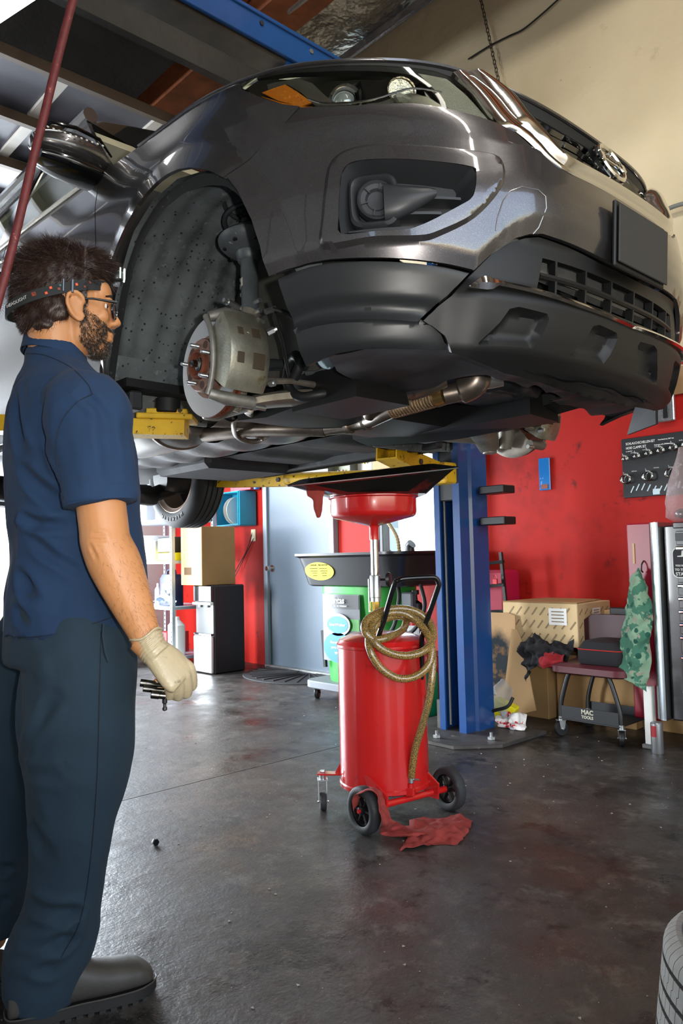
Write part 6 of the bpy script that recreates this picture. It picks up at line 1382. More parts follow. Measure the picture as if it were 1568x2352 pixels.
# leaning sheets of cardboard
def sheet(name, pts, m, label, th=.006, cat='cardboard sheet'):
    P = [Vector(p) for p in pts]; n_ = (P[1]-P[0]).cross(P[2]-P[0]).normalized()*th; b = MB(); k = []
    for i in range(len(P)):
        a, c_ = P[i], P[(i+1) % len(P)]; k += [a.lerp(c_, t/4) for t in range(4)]
    b.rings([k, [p+n_ for p in k]]); return obj(name, b, m, None, label, cat, ang=20)
def burn(m, N, L, b, src, noi, ramp, mix, cur):
    # soot stain round a fixed centre of the sheet
    vm = N.new('ShaderNodeVectorMath'); vm.operation = 'SUBTRACT'; L.new(src, vm.inputs[0]); vm.inputs[1].default_value = (-2.93, 4.03, .36)
    sc = N.new('ShaderNodeVectorMath'); sc.operation = 'MULTIPLY'; L.new(vm.outputs[0], sc.inputs[0]); sc.inputs[1].default_value = (1.0, .6, .75)
    ln = N.new('ShaderNodeVectorMath'); ln.operation = 'LENGTH'; L.new(sc.outputs[0], ln.inputs[0])
    ad = N.new('ShaderNodeMath'); ad.operation = 'MULTIPLY_ADD'; L.new(noi(12, 4), ad.inputs[0]); ad.inputs[1].default_value = .06; L.new(ln.outputs['Value'], ad.inputs[2])
    return mix(ramp(ad.outputs[0], .13, .19, (1, 1, 1, 1), (0, 0, 0, 1)), cur, mix(ramp(noi(18, 4), .5, .62), (*srgb('101a20'), 1), (*srgb('5a4128'), 1)))
sheet('cardboard_sheet', [(-3.12, 3.98, .01), (-2.73, 3.98, .01), (-2.80, 4.08, .64), (-2.86, 4.085, .655), (-3.14, 4.085, .65)], mat('scorched cardboard', 'a58560', .85, build=burn), 'cardboard sheet with a big black soot stain leaning beside the lift post')
sheet('cardboard_sheet', [(-2.84, 3.95, .015), (-2.58, 3.94, .10), (-2.70, 4.02, .46), (-2.76, 4.04, .56), (-2.80, 4.04, .56)], mat('plain sheet cardboard', '9d7d55', .85), 'clean brown sheet leaning right of the sooty sheet')
# jackets, bags
cloth('work_jacket', [[(-2.66, 4.02, .50), (-2.54, 4.00, .51), (-2.36, 4.02, .50)], [(-2.68, 3.95, .47), (-2.52, 3.92, .50), (-2.34, 3.97, .48)], [(-2.64, 3.92, .38), (-2.52, 3.90, .43), (-2.36, 3.94, .40)], [(-2.62, 3.92, .27), (-2.54, 3.90, .37), (-2.40, 3.94, .36)]], mat('black jacket cloth', '1b1b1e', .9, bump=(200, .3, .001)), 'black jacket heaped over the boxes beside the stool', 'jacket', 24, 30, .03)
cloth('red_garment', [[(-2.50, 3.92, .45), (-2.44, 3.90, .47), (-2.37, 3.92, .45)], [(-2.51, 3.88, .41), (-2.44, 3.86, .42), (-2.36, 3.89, .41)], [(-2.50, 3.88, .37), (-2.44, 3.87, .375), (-2.37, 3.90, .37)]], mat('dark red cloth', '8a1b22', .9), 'dark red garment tucked under the black jacket', 'garment', 16, 16, .02)
cloth('plastic_bag', [[(-2.76, 3.86, .05), (-2.70, 3.80, .10), (-2.60, 3.84, .07)], [(-2.78, 3.80, .03), (-2.66, 3.74, .10), (-2.54, 3.78, .05)], [(-2.72, 3.74, .01), (-2.62, 3.70, .04), (-2.54, 3.74, .01)]], mat('white red printed bag', 'e6e2dd', .35, spots=[(16, .56, 'c1222c', None, .03)]), 'white plastic bag with red print crumpled by the stool caster', 'plastic bag', 20, 20, .03, zmin=.026)
item('drop_light_cable', lambda b: b.tube(cr([(-.08, 0, 0), (-.03, -.02, .02), (.05, 0, .05), (.07, .03, .10)], 6), .010, 8), m_rubber, 'short thick black cable lying over the white bag', 'cable', (-2.68, 3.72, .10))
YB = item('boxed_part', lambda b: b.box((0, 0, .07), (.14, .09, .11), bev=.006, rot=Matrix.Rotation(.4, 3, 'Y')), m_yellow, 'yellow boxed part in clear plastic beside the lift post plate', 'boxed part', (-2.74, 3.84, .024), .3)
cloth('clear_bag', [[(-2.82, 3.76, .03), (-2.74, 3.72, .14), (-2.66, 3.76, .03)], [(-2.83, 3.78, .11), (-2.75, 3.76, .21), (-2.67, 3.78, .12)], [(-2.83, 3.84, .20), (-2.75, 3.86, .27), (-2.68, 3.86, .22)]], mat('clear film', 'dfe4e6', .15, trans=.85, ior=1.05), 'clear plastic bag drawn over the yellow boxed part', 'plastic bag', 16, 16, .012)
b = MB(); b.box((0, 0, 0), (.05, .002, .035), rot=Matrix.Rotation(.3, 3, 'X')); obj('paper_tag', b, m_whitep, None, 'white paper tag on the clear plastic bag', 'tag', loc=(-2.75, 3.745, .215), ang=0)

# mechanic's rolling stool
ST_ = thing('rolling_stool', 'maroon padded rolling work seat with a black tube frame and tray', 'stool', (-2.2, 3.98, 0))
def tb(): b = MB(); b.X = Matrix.Translation(-Vector((-2.2, 3.98, 0))); return b
b = tb(); b.rings([ring3(-2.19, 4.02, .42, .36, .06, .352), ring3(-2.19, 4.02, .46, .40, .07, .362), ring3(-2.19, 4.02, .46, .40, .07, .395), ring3(-2.19, 4.02, .40, .34, .06, .41)]); obj('seat', b, mat('maroon vinyl', '55222a', .4, spots=[(30, .68, '341419', None, .08)]), ST_, ang=45)
b = tb(); b.rings([[Vector((-2.22+x, y, z)) for y in (4.20, 4.235)]+[Vector((-2.22+x+.001, y, z)) for y in (4.235, 4.20)] for x, z in ((-.2, .43), (-.2, .60), (.2, .60), (.2, .43))][:0] or [ring3(-2.2, 4.22, .40, .04, .015, .40), ring3(-2.2, 4.22, .44, .045, .015, .44), ring3(-2.2, 4.22, .42, .045, .015, .62), ring3(-2.2, 4.22, .30, .04, .015, .66)]); obj('backrest', b, mat('dark maroon vinyl', '3a1a20', .5), ST_, ang=45)
for x, y in ((-2.33, 3.86), (-2.05, 3.86), (-2.33, 4.16), (-2.05, 4.16)):
    s = -1 if x < -2.2 else 1
    b = tb(); b.tube(cr([(x-.0*s-.02*s, y, .352), (x+.0*s, y, .30), (x+.035*s, y, .18), (x+.04*s, y, .085)], 5), .0125, 10); obj('leg', b, m_blackm, ST_)
    caster(mat('black caster rubber', '131415', .4), ST_, tb, (x+.04*s, y, .042), .042, .026, .5*s, .09)
b = tb(); b.box((-2.19, 4.01, .10), (.36, .33, .006)); b.box((-2.19, 3.852, .135), (.34, .004, .075)); b.box((-2.19, 4.17, .125), (.34, .004, .05)); TRY = obj('tool_tray', b, mat('charcoal tray', '202225', .5), ST_, ang=0)
text('tray_logo', 'MAC', .034, mat('cream logo', 'c9c5b0', .6), TRY, Vector((-2.2, 3.8485, .152))-Vector((-2.2, 3.98, 0)), FY, .0006, bold=.001); text('tray_logo', 'TOOLS', .022, _M['cream logo'], TRY, Vector((-2.2, 3.8485, .125))-Vector((-2.2, 3.98, 0)), FY, .0006, bold=.0008)
TBG = thing('tool_bag', 'black soft tool case with red piping lying on the maroon seat', 'tool bag', (-2.13, 3.99, .411))
def gb(): b = MB(); b.X = Matrix.Translation(-Vector((-2.13, 3.99, .411))); return b
b = gb(); b.rings([ring3(-2.13, 3.99, .25, .24, .03, .413), ring3(-2.13, 3.99, .27, .26, .04, .43), ring3(-2.13, 3.99, .27, .26, .04, .49), ring3(-2.13, 3.99, .22, .22, .04, .535), ring3(-2.13, 3.99, .15, .15, .04, .545)]); obj('bag_body', b, mat('black nylon', '1c1c20', .8), TBG, ang=45)
b = gb(); b.tube([p+Vector((0, 0, .494)) for p in [Vector((x, y, 0)) for x, y in rrect(-2.13, 3.99, .272, .262, .042)]], .003, 5, closed=True); obj('red_piping', b, mat('red piping', 'b5281f', .6), TBG)
# folded black chair behind, panel, jack
b = MB(); b.box((0, 0, 0), (.5, .02, .26), bev=.006); BC = obj('black_board', b, mat('black panel', '14161a', .5), None, 'flat black board standing behind the rolling stool', 'board', loc=(-2.04, 4.32, .565))
for x in (-.2, .2): b = MB(); b.box((x, 0, -.34), (.03, .02, .44)); obj('board_leg', b, m_blackm, BC)
TC = thing('tool_cabinet', 'tall black tool cabinet with chrome drawer pulls and a silver corner', 'tool cabinet', (-1.35, 4.18, 0))
def cb2(): b = MB(); b.X = Matrix.Translation(-Vector((-1.35, 4.18, 0))); return b
b = cb2(); b.box((-1.33, 4.20, .66), (.86, .58, .99), bev=.006); obj('cabinet_body', b, mat('black cabinet enamel', '101113', .25, coat=.5), TC)
b = cb2(); b.rings([[Vector((x, y, z)) for x, y in ((-1.845, 3.98), (-1.83, 3.90), (-1.80, 3.87), (-1.768, 3.865), (-1.768, 4.2), (-1.845, 4.2))] for z in (.165, 1.175)]); obj('chrome_corner', b, mat('brushed corner', 'a9aeb1', .25, metal=.95, var=(2, .1)), TC, ang=50)
zs = [1.13, 1.05, .86, .795, .73, .665, .60, .50, .33, .18]
for k in range(len(zs)-1):
    b = cb2(); b.box((-1.30, 3.902, (zs[k]+zs[k+1])/2), (.78, .016, zs[k]-zs[k+1]-.008), bev=.003); D = obj('drawer', b, _M['black cabinet enamel'], TC)
    if k: b = cb2(); b.box((-1.30, 3.886, zs[k]-.012), (.78, .022, .020), bev=.006); obj('drawer_pull', b, m_chrome, D)
b = cb2(); b.box((-1.30, 3.9, 1.155), (.80, .03, .03), bev=.004); obj('lid_edge', b, _M['black cabinet enamel'], TC)
for x in (-1.66, -1.0): caster(m_rubber, TC, cb2, (x, 4.0, .075), .075, .04, 1.2, .165, m_blackm); caster(m_rubber, TC, cb2, (x, 4.4, .075), .075, .04, 1.2, .165, m_blackm)
# sticker on the cabinet
STK = obj('sticker', MB().prism(rrect(0, 0, .135, .155, .03), .0012, M=FY, c=(0, 0, 0)), mat('dull white sticker', 'c9cac6', .5), None, 'white outlined sticker with lettering on the black cabinet', 'sticker', loc=(-1.645, 3.8925, .965))
obj('sticker_field', MB().prism(rrect(0, 0, .125, .145, .026), .0012, M=FY, c=(0, -.0008, 0)), m_ink, STK)
for z, t_, s_ in ((-.015, 'YOU NEED A RIDE', .0125), (-.036, 'TO THE TRAIN', .0165), (-.058, 'STATION?', .023)): text('sticker_words', t_, s_, _M['dull white sticker'], STK, Vector((0, -.0022, z)), FY, .0004, bold=.0004)
b = MB(); b.prism([(-.04, 0), (.04, 0), (.04, .004), (.02, .006), (.017, .03), (.006, .034), (0, .030), (-.006, .034), (-.017, .03), (-.02, .006), (-.04, .004)], .001, M=FY, c=(0, -.002, .03)); obj('hat_mark', b, _M['dull white sticker'], STK)
b = MB(); b.box((0, 0, 0), (.22, .004, .040), bev=.001); NP = obj('name_badge', b, mat('dark badge', '2b2c2e', .4), TC); NP.location = Vector((-1.58, 3.888, 1.095))-Vector((-1.35, 4.18, 0)); text('badge_word', 'I v o', .026, mat('badge grey', '77787a', .4), NP, Vector((0, -.003, 0)), FY, .0005)
# red upright panel with towel hook beside the cabinet
b = MB(); b.box((0, 0, 0), (.15, .05, 1.05), bev=.008); RP = obj('red_side_locker', b, mat('deep crimson paint', '8a1228', .32, spots=[(7, .66, 'b8953a', None, .05)]), None, 'narrow crimson locker left of the cabinet corner', 'locker', loc=(-1.93, 4.02, .655))
b = MB(); b.tube(cr([(.02, -.03, .32), (.02, -.055, .30), (.02, -.06, .27), (.02, -.045, .26)], 5), .004, 8); obj('hook', b, m_blackm, RP)
b = MB(); b.box((-.035, -.028, .36), (.010, .004, .11)); obj('tape_strip', b, m_card2, RP, ang=0)
def camo(m, N, L, b, src, noi, ramp, mix, cur):
    cur = mix(ramp(noi(13, 3), .47, .50), cur, (*srgb('3f6e5a'), 1)); cur = mix(ramp(noi(11, 3), .585, .60), cur, (*srgb('8d8b7a'), 1)); v = N.new('ShaderNodeTexVoronoi'); v.inputs['Scale'].default_value = 16; L.new(src, v.inputs['Vector']); return mix(ramp(v.outputs['Distance'], .24, .27, (1, 1, 1, 1), (0, 0, 0, 1)), cur, (*srgb('1f4f42'), 1))
m_camo = mat('leaf print towel', '7b9a80', .95, build=camo, bump=[(420, .6, .0015), (30, .3, .005)])
cloth('hand_towel', [[aty(1462, 1304, 3.93), aty(1466, 1303, 3.925), aty(1472, 1308, 3.93)], [aty(1448, 1330, 3.92), aty(1466, 1325, 3.88), aty(1482, 1340, 3.92)], [aty(1437, 1380, 3.92), aty(1464, 1375, 3.85), aty(1495, 1390, 3.90)], [aty(1430, 1440, 3.91), aty(1462, 1435, 3.84), aty(1500, 1425, 3.88)], [aty(1424, 1490, 3.90), aty(1455, 1490, 3.84), aty(1492, 1470, 3.89)], [aty(1420, 1540, 3.89), aty(1450, 1530, 3.84), aty(1496, 1515, 3.89)], [aty(1425, 1552, 3.88), aty(1462, 1575, 3.85), aty(1482, 1588, 3.89)]], m_camo, 'green leaf patterned towel hanging from the locker hook', 'towel', 30, 66, .010)
item('white_post_leg', bx(.045, .045, .30), m_white, 'short white square post under the towel', 'post', (-1.885, 3.93, .02)); item('post_foot', bx(.07, .07, .022), m_steelgrey, 'grey foot under the white square post', 'foot', (-1.885, 3.93, 0))
o = item('jack_cylinder', lambda b: b.lathe([(.028, 0), (.030, .004), (.030, .15), (.026, .155)], seg=28), mat('satin cylinder', 'b3b5b6', .3, metal=.8), 'silver cylinder standing on the floor beside the cabinet wheel', 'cylinder', (-1.815, 3.85, 0))
b = MB(); b.lathe([(.0305, .085), (.0305, .14)], seg=16, cap=False, a0=-2.4, a1=-1.2); obj('sticker', b, mat('red black sticker', '8e1c22', .5), o)
# hose clamp display board on the wall
HB_ = thing('hose_clamp_board', 'black display board of ring clamps hung on the red wall', 'display board', (-1.98, 4.54, 1.55))
def hb(): b = MB(); b.X = Matrix.Translation(-Vector((-1.98, 4.54, 1.55))); return b
b = hb(); b.box((-1.95, 4.538, 1.545), (.66, .012, .37), bev=.002); BD = obj('backing_board', b, mat('black display card', '1a1b1d', .5, spots=[(40, .72, '4a4c4e')]), HB_)
for t_, s_, x, z in (('SCHLAUCHSCHELLEN-SET', .022, -2.25, 1.695), ('HOSE CLAMPS SET', .022, -2.25, 1.668), ('Praxis-Bandbreite, DIN 7 mm', .011, -2.045, 1.697), ('Praxis-strip width, DIN 7 mm', .011, -2.07, 1.668), ('Art. 0539 700 7', .009, -2.25, 1.648)):
    text('heading', t_, s_, m_whitep, BD, Vector((x, 4.5305, z))-Vector((-1.98, 4.54, 1.55)), FY, .0005, align='LEFT', sx=.72)
m_clamp = mat('spring clamp steel', '8e8f8c', .22, metal=1)
ORD = ('first', 'second', 'third', 'fourth', 'fifth', 'sixth', 'seventh', 'eighth')
for row, (z, n_, x0, dx, r0) in enumerate(((1.585, 8, -2.24, .075, .012), (1.47, 4, -2.24, .14, .026))):
    for i in range(n_):
        r_ = r0+.0012*i; x = x0+dx*i; zz = z+.010*i*(1 if row == 0 else .8)
        b = hb(); b.tube([(x, 4.533, zz+.03), (x, 4.47, zz+.03), (x, 4.465, zz+.045)], .0022, 6); obj('peg_hook', b, m_zinc, HB_)
        for j in range(4):
            b = MB(); M_ = Matrix.Rotation(.25*(j-1.5), 3, 'Z'); b.tube([M_@Vector((r_*math.cos(a), 0, r_*math.sin(a))) for a in [2*PI*q/18 for q in range(18)]], .0032, 5, closed=True); b.box(M_@Vector((0, 0, r_+.004)), (.008, .008, .012), bev=.001)
            obj('ring_clamp', b, m_clamp, None, ('small steel ring clamp on the %s upper hook from the left' if row == 0 else 'large steel ring clamp on the %s lower hook from the left') % ORD[i], 'ring clamp', 'clamps on the %s %s hook' % (ORD[i], 'upper' if row == 0 else 'lower'), loc=(x, 4.515-.012*j, zz+.028-r_))
        text('size_print', '%d-%d mm' % (8+4*i+20*row, 12+4*i+20*row), .008, m_whitep, BD, Vector((x+.02, 4.5305, zz+.052))-Vector((-1.98, 4.54, 1.55)), FY, .0004, align='LEFT')
for i in range(14): b = hb(); b.box((-2.22+.035*i, 4.5305, 1.41+.012*math.sin(i)), (.007, .001, .045), rot=Matrix.Rotation(.5, 3, 'Y')); obj('print_bar', b, mat('pale blue print', 'b9cdd6', .5), BD, ang=0)
b = hb(); b.box((-2.07, 4.530, 1.385), (.042, .001, .034)); obj('print_tile', b, _M['pale blue print'], BD, ang=0)
b = hb(); b.box((-1.70, 4.530, 1.715), (.10, .001, .07)); NL = obj('corner_logo', b, m_whitep, BD, ang=0); text('logo_word', 'NA', .03, m_redp, NL, Vector((-1.70, 4.529, 1.730))-Vector((-1.98, 4.54, 1.55)), FY, .0004); text('logo_word', 'WE', .03, m_redp, NL, Vector((-1.70, 4.529, 1.698))-Vector((-1.98, 4.54, 1.55)), FY, .0004)
# hanging clear bag, blue packet, chrome packet
rb_ = []
for z, w_, d_ in ((1.62, .012, .01), (1.56, .03, .02), (1.42, .075, .04), (1.30, .11, .055), (1.22, .10, .05), (1.19, .05, .03)): rb_.append([Vector((-1.86+w_*math.cos(a)*(1+.12*math.sin(5*a+z*20)), 4.41+d_*math.sin(a)*(1+.12*math.cos(4*a)), z)) for a in [2*PI*i/28 for i in range(28)]])
obj('hanging_bag', MB().rings(rb_), mat('clear bag film', 'd9c9c9', .12, trans=.8, ior=1.1, bump=(40, .8, .01)), None, 'clear plastic bag of small parts hanging right of the clamp board', 'plastic bag', ang=70)
item('small_bottle_pack', lambda b: b.ball((0, 0, 0), (.05, .03, .03)), m_clamp, 'metal fittings lying in the hanging clear bag', 'fittings', (-1.87, 4.41, 1.235))
b = MB(); b.box((0, 0, 0), (.085, .012, .22), bev=.003); BS = obj('blue_packet', b, mat('glossy blue packet', '1463a8', .2, coat=.6, spots=[(14, .6, '8fc2dd', None, .08)]), None, 'narrow blue blister packet pinned to the red wall', 'packet', loc=(-2.84, 4.54, 1.565))
b = MB(); b.box((0, -.008, -.085), (.05, .004, .03)); obj('packet_window', b, mat('packet window', '7a3b2c', .3), BS, ang=0)
b = MB(); b.box((0, 0, 0), (.10, .03, .26), bev=.005); SPK = obj('silver_packet', b, mat('silver blister', 'b9b9bd', .15, metal=.8, bump=(30, .5, .01)), None, 'silver blister packet hanging under the pegboard strip', 'packet', loc=(-1.985, 4.53, 1.93))
b = MB(); b.box((0, -.017, 0), (.03, .004, .22), bev=.001); obj('dark_insert', b, m_blackm, SPK)
# ceiling and upper wall: chain, cable, junction box with conduits
b = MB(); P0, P1 = aty(1100, -20, 4.50), aty(1140, 165, 4.50); n_ = 60
m_chain = mat('dark chain', '4c463f', .5, metal=.7)
CHN = thing('hanging_chain', 'dark link chain hanging against the beige wall', 'chain', tuple(P0))
dv = (P1-P0)*1.5; L_ = dv.length; ln = .034
for i in range(int(L_/ln)):
    c_ = dv.normalized()*(ln*i); M_ = Matrix.Rotation(PI/2*(i % 2), 3, 'Z'); b = MB(); b.tube([c_+M_@Vector((.010*math.cos(a), 0, (.018 if 1 else 0)*math.sin(a)*1.15)) for a in [2*PI*q/12 for q in range(12)]], .0035, 5, closed=True); obj('chain_link', b, m_chain, CHN, ang=80)
b = MB(); b.tube([aty(*p, 4.53) for p in cr([(1075, 136), (1100, 120), (1130, 102), (1170, 82), (1200, 68), (1240, 36), (1285, -4), (1330, -40)], 6)], .006, 8); obj('wall_cable', b, m_rubber, None, 'black cable strung across the beige wall crossing the chain', 'cable', ang=60)
b = MB(); b.tube([aty(*p, 4.50) for p in cr([(1510, 492), (1540, 477), (1568, 468), (1620, 455), (1700, 452)], 5)], .013, 10); obj('wall_conduit', b, m_steelgrey, None, 'grey pipe on the beige wall right of the car', 'pipe', ang=60)
JB = obj('junction_box', MB().box((0, 0, 0), (.16, .13, .13), bev=.008), m_galv, None, 'small steel junction box under the timber beam', 'junction box', loc=tuple(at(651, 40, 5.45)), rz=.3)
b = MB(); o_ = at(651, 40, 5.45); b.cyl(Vector((0, 0, -.06)), Vector((0, 0, -.075)), .03, seg=16); obj('box_knockout', b, m_galv, JB)
cpts = [(430, 236, 7.0), (560, 118, 6.1), (640, 48, 5.55)]
b = MB(); b.tube([at(*p) for p in cpts], .016, 10); obj('conduit', b, m_galv, None, 'steel conduit running along the timber beam to the junction box', 'conduit', ang=60)
b = MB(); b.tube([at(448, 240, 6.85), at(565, 128, 6.0), at(648, 52, 5.5)], .016, 10); obj('conduit', b, m_galv, None, 'second steel conduit just below the first along the beam', 'conduit', ang=60)
b = MB(); b.tube([at(655, 34, 5.3), at(700, -2, 4.7), at(745, -40, 4.3)], .016, 10); obj('conduit', b, m_galv, None, 'short steel conduit leaving the junction box up to the right', 'conduit', ang=60)
b = MB(); b.tube([at(*p) for p in cr([(640, 30, 5.45), (610, 12, 5.3), (575, -4, 5.2), (540, -20, 5.1)], 5)], .012, 8); obj('conduit', b, m_galv, None, 'thin conduit leaving the junction box towards the blue crossbar', 'conduit', ang=60)
b = MB(); b.tube([at(*p) for p in cr([(655, 58, 5.45), (665, 80, 5.4), (680, 105, 5.3), (700, 130, 5.2), (720, 160, 5.0)], 5)], .010, 8); obj('tan_cable', b, mat('tan cord', '8d7f62', .7), None, 'tan cord dropping from the junction box behind the car', 'cord', ang=60)
b = MB(); b.tube([at(*p) for p in cr([(437, 205, 6.5), (436, 225, 6.5), (450, 243, 6.45), (475, 258, 6.4)], 5)], .014, 8); obj('pale_hose', b, mat('pale hose', 'b9b3a2', .6), None, 'pale curved hose end below the conduit', 'hose', ang=60)
# foil seam strip between roof and wall
b = MB(); b.box((-2.2, 4.52, 5.44), (10, .05, .10), bev=.02); struct('trim_6', b, mat('bright foil tape', 'c9cdd6', .25, metal=.9, bump=(12, .5, .01)), ang=40)

# overhead sectional door rolled up under the roof
GD = thing('overhead_door', 'grey sectional garage door rolled up level under the roof', 'garage door', (-5.4, 1.6, 3.62))
def gb2(): b = MB(); b.X = Matrix.Translation(-Vector((-5.4, 1.6, 3.62))); return b
m_panel = mat('slate door panel', '575760', .42, var=(3, .15), spots=[(8, .72, '2f2f33', None, .05)], bump=(6, .2, .01)); m_rail = mat('off white stile', 'c3bdb4', .5, var=(8, .08)); m_strut2 = mat('brown grey strut', '5b4d40', .55, metal=.3)
for k in range(7):
    x1 = -3.78-.54*k; x0 = x1-.54
    b = gb2(); b.box(((x0+x1)/2, 1.7, 3.62), (.50, 5.4, .016)); P_ = obj('door_panel', b, m_panel, GD, ang=0)
    b = gb2(); b.box((x1-.03, 1.7, 3.605), (.055, 5.4, .04), bev=.004); obj('panel_rail', b, m_rail, P_)
    if k % 1 == 0: b = gb2(); b.box((x1+.02, 1.7, 3.57), (.045, 5.4, .06), bev=.004); obj('strut', b, m_strut2, P_)
    for y in (-.6, .45, 1.63, 2.2, 3.3, 4.2): b = gb2(); b.box(((x0+x1)/2-.02, y+.02*k, 3.605), (.44, .06, .02), bev=.002); obj('panel_stile', b, m_rail, P_)
for y in (-1.0, 4.42): b = gb2(); b.box((-5.3, y, 3.60), (4.4, .06, .08), bev=.004); obj('door_track', b, m_galv, GD)
b = MB(); b.box((-3.40, 1.6, 3.86), (.05, 5.6, .36)); struct('trim_7', b, m_dark, ang=0)
# fluorescent strip in the top left corner
FLt = obj('ceiling_lamp', MB().box((0, 0, .03), (.7, .14, .05), bev=.01), m_white, None, 'white strip light at the top left corner', 'ceiling lamp', loc=(-3.10, 1.12, 3.41), rz=.25)
b = MB(); b.box((0, 0, -.01), (.68, .12, .03), bev=.008); obj('lamp_tube', b, mat('lit tube', 'ffffff', .5, emit=6), FLt)
for dx in (-.25, .25): b = MB(); b.tube([(dx, 0, .05), (dx, 0, 1.95)], .004, 6); obj('lamp_wire', b, m_zinc, FLt)
# red air hose hanging from above in front of the car
b = MB(); b.tube([at(*p) for p in cr([(186, -60, 1.62), (165, 10, 1.60), (135, 125, 1.58), (105, 250, 1.56), (75, 370, 1.54), (45, 500, 1.52), (15, 620, 1.50), (-15, 730, 1.48), (-45, 850, 1.46)], 5)], .0085, 14); obj('air_hose', b, mat('dusty red air hose', '551d1d', .55, var=(60, .2), spots=[(90, .62, '9a5a50', None, .1)], bump=(400, .3, .001)), None, 'dark red air hose hanging diagonally in front of the mirror', 'hose', ang=80)

# grit and chips scattered over the floor
rg_ = random.Random(11); b = MB()
for i in range(420):
    x, y = rg_.uniform(-4.2, -.6), rg_.uniform(-.2, 3.9); r = rg_.choice((.0015, .002, .003, .0045)); a = rg_.uniform(0, 6.28)
    b.prism([(r*math.cos(a), r*math.sin(a)), (r*math.cos(a+2), r*.7*math.sin(a+2)), (r*1.3*math.cos(a+4), r*math.sin(a+4))], r*.5, c=(x, y, .0002))
obj('floor_grit', b, mat('pale grit', '9d978c', .8), None, 'pale grit and metal chips scattered over the concrete floor', 'grit', kind='stuff', ang=0)
# ---------------------------------------------------------------- the mechanic
m_skin = mat('tanned skin', 'b07a4e', .5, sss=.12, var=(9, .07), spots=[(7, .62, '9c6240', None, .2)], bump=[(160, .3, .0012), (38, .15, .002)])
def cloth_mat(name, col, dirt):
    return mat(name, col, .86, sheen=.02, spec=.3, var=(5, .10), spots=[(4.5, .62, dirt, None, .16), (60, .77, '57606b', None, .02)], bump=[(900, .35, .0006), (16, .45, .006)])
m_shirt = cloth_mat('navy work shirt', '1a2f4a', '15263c'); m_trous = cloth_mat('dark navy work trousers', '1f2f3b', '18222b')
m_hair = mat('dark brown hair', '2a1b15', .45, spec=.4, var=(30, .4)); m_beardc = mat('greying beard', '2e2620', .6, var=(200, .5), spots=[(150, .56, '8d8780', None, .08)])
m_glove = mat('cream latex glove', 'a89a7c', .42, coat=.15, spots=[(26, .66, '4a4038', None, .08), (9, .68, 'a8977a', None, .1)], bump=[(70, .5, .003), (200, .2, .001)])
m_boot = mat('worn dark leather', '3a3833', .55, var=(12, .2), spots=[(20, .68, '55524a', None, .1)], bump=[(180, .3, .001)])
m_sole = mat('boot sole rubber', '1b1b1a', .6)
def CW(X, Y, Z): return _room((X, Y, Z))         # metres right of, in front of the lens, above the floor
PX = lambda X, Y: X*Y
base_c = (-.67, 1.86); FW = Vector((.866, .5)); SD = Vector((.5, -.866))   # facing, towards his right hand
def B_(fw, sd, z): return CW(base_c[0]+FW.x*fw+SD.x*sd, base_c[1]+FW.y*fw+SD.y*sd, z)
MANO = CW(-.67, 1.84, 0)
MAN = thing('person', 'man in navy work clothes wearing a headlamp strap, standing and looking into the wheel well', 'person', tuple(MANO))
def pmb_(): b = MB(); b.X = Matrix.Translation(-MANO); return b
def oval(c, u, v, a, b_, n=28, e=1.0):
    return [c+u*(a*math.copysign(abs(math.cos(t))**e, math.cos(t)))+v*(b_*math.copysign(abs(math.sin(t))**e, math.sin(t))) for t in [2*PI*i/n for i in range(n)]]
rf, rs_v, up_v = CW(FW.x, FW.y, 0)-CW(0, 0, 0), CW(SD.x, SD.y, 0)-CW(0, 0, 0), Vector((0, 0, 1))
def limb(mb, pts, rad, n=20, sub=5, flat=False):
    """tapering limb with round ends; rad entries r or (r_fore_aft, r_side)"""
    P = cr(pts, sub); R = cr([(r, r) if isinstance(r, (int, float)) else r for r in rad], sub); P = [Vector(p) for p in P]; rg = []
    for i, p in enumerate(P):
        T = (P[min(i+1, len(P)-1)]-P[max(i-1, 0)]).normalized(); u = (rf-T*rf.dot(T)).normalized(); v = T.cross(u); rg.append((p, T, u, v, R[i]))
    out = []
    p, T, u, v, r = rg[0]
    for k in (.95, .8, .5): out.append(oval(p-T*min(r)*k, u, v, r[0]*math.sqrt(1-k*k), r[1]*math.sqrt(1-k*k), n))
    for p, T, u, v, r in rg: out.append(oval(p, u, v, r[0], r[1], n))
    p, T, u, v, r = rg[-1]
    for k in (() if flat else (.5, .8, .95)): out.append(oval(p+T*min(r)*k, u, v, r[0]*math.sqrt(1-k*k), r[1]*math.sqrt(1-k*k), n))
    mb.rings(out); return mb
def torso(mb, rows, e=.85):
    mb.rings([oval(B_(fo, so, z), rf, rs_v, hd, hw, 40, e) for z, fo, so, hd, hw in rows]); return mb
# joints
SHR, ELR, WRR = at(203, 935, 1.70), at(243, 1245, 1.665), at(345, 1487, 1.655)
SHL, ELL, WRL = B_(.03, -.21, 1.41), B_(.02, -.255, 1.12), B_(.13, -.22, .90)
HPR, KNR, ANR = at(182, 1490, 1.775), at(172, 1850, 1.755), at(118, 2215, 1.765)
HPL, KNL, ANL = at(95, 1490, 1.96), at(22, 1850, 1.99), at(-20, 2150, 1.965)
HO = at(163, 706, 1.865)
hx = (CW(.945, .325, -.02)-CW(0, 0, 0)).normalized(); hz_ = (up_v-hx*up_v.dot(hx)).normalized(); hy = hz_.cross(hx)      # face forward, up, his left
HM = Matrix((hx, hy, hz_)).transposed()
def HP(x, y, z): return HO+HM@Vector((x, y, z))
body = pmb_()
def hb_ball(c, r, n=24): body.add([tuple(HO+HM@(Vector(c)+Vector(v))) for v in _sph(r, n)[0]], _sph(r, n)[1])
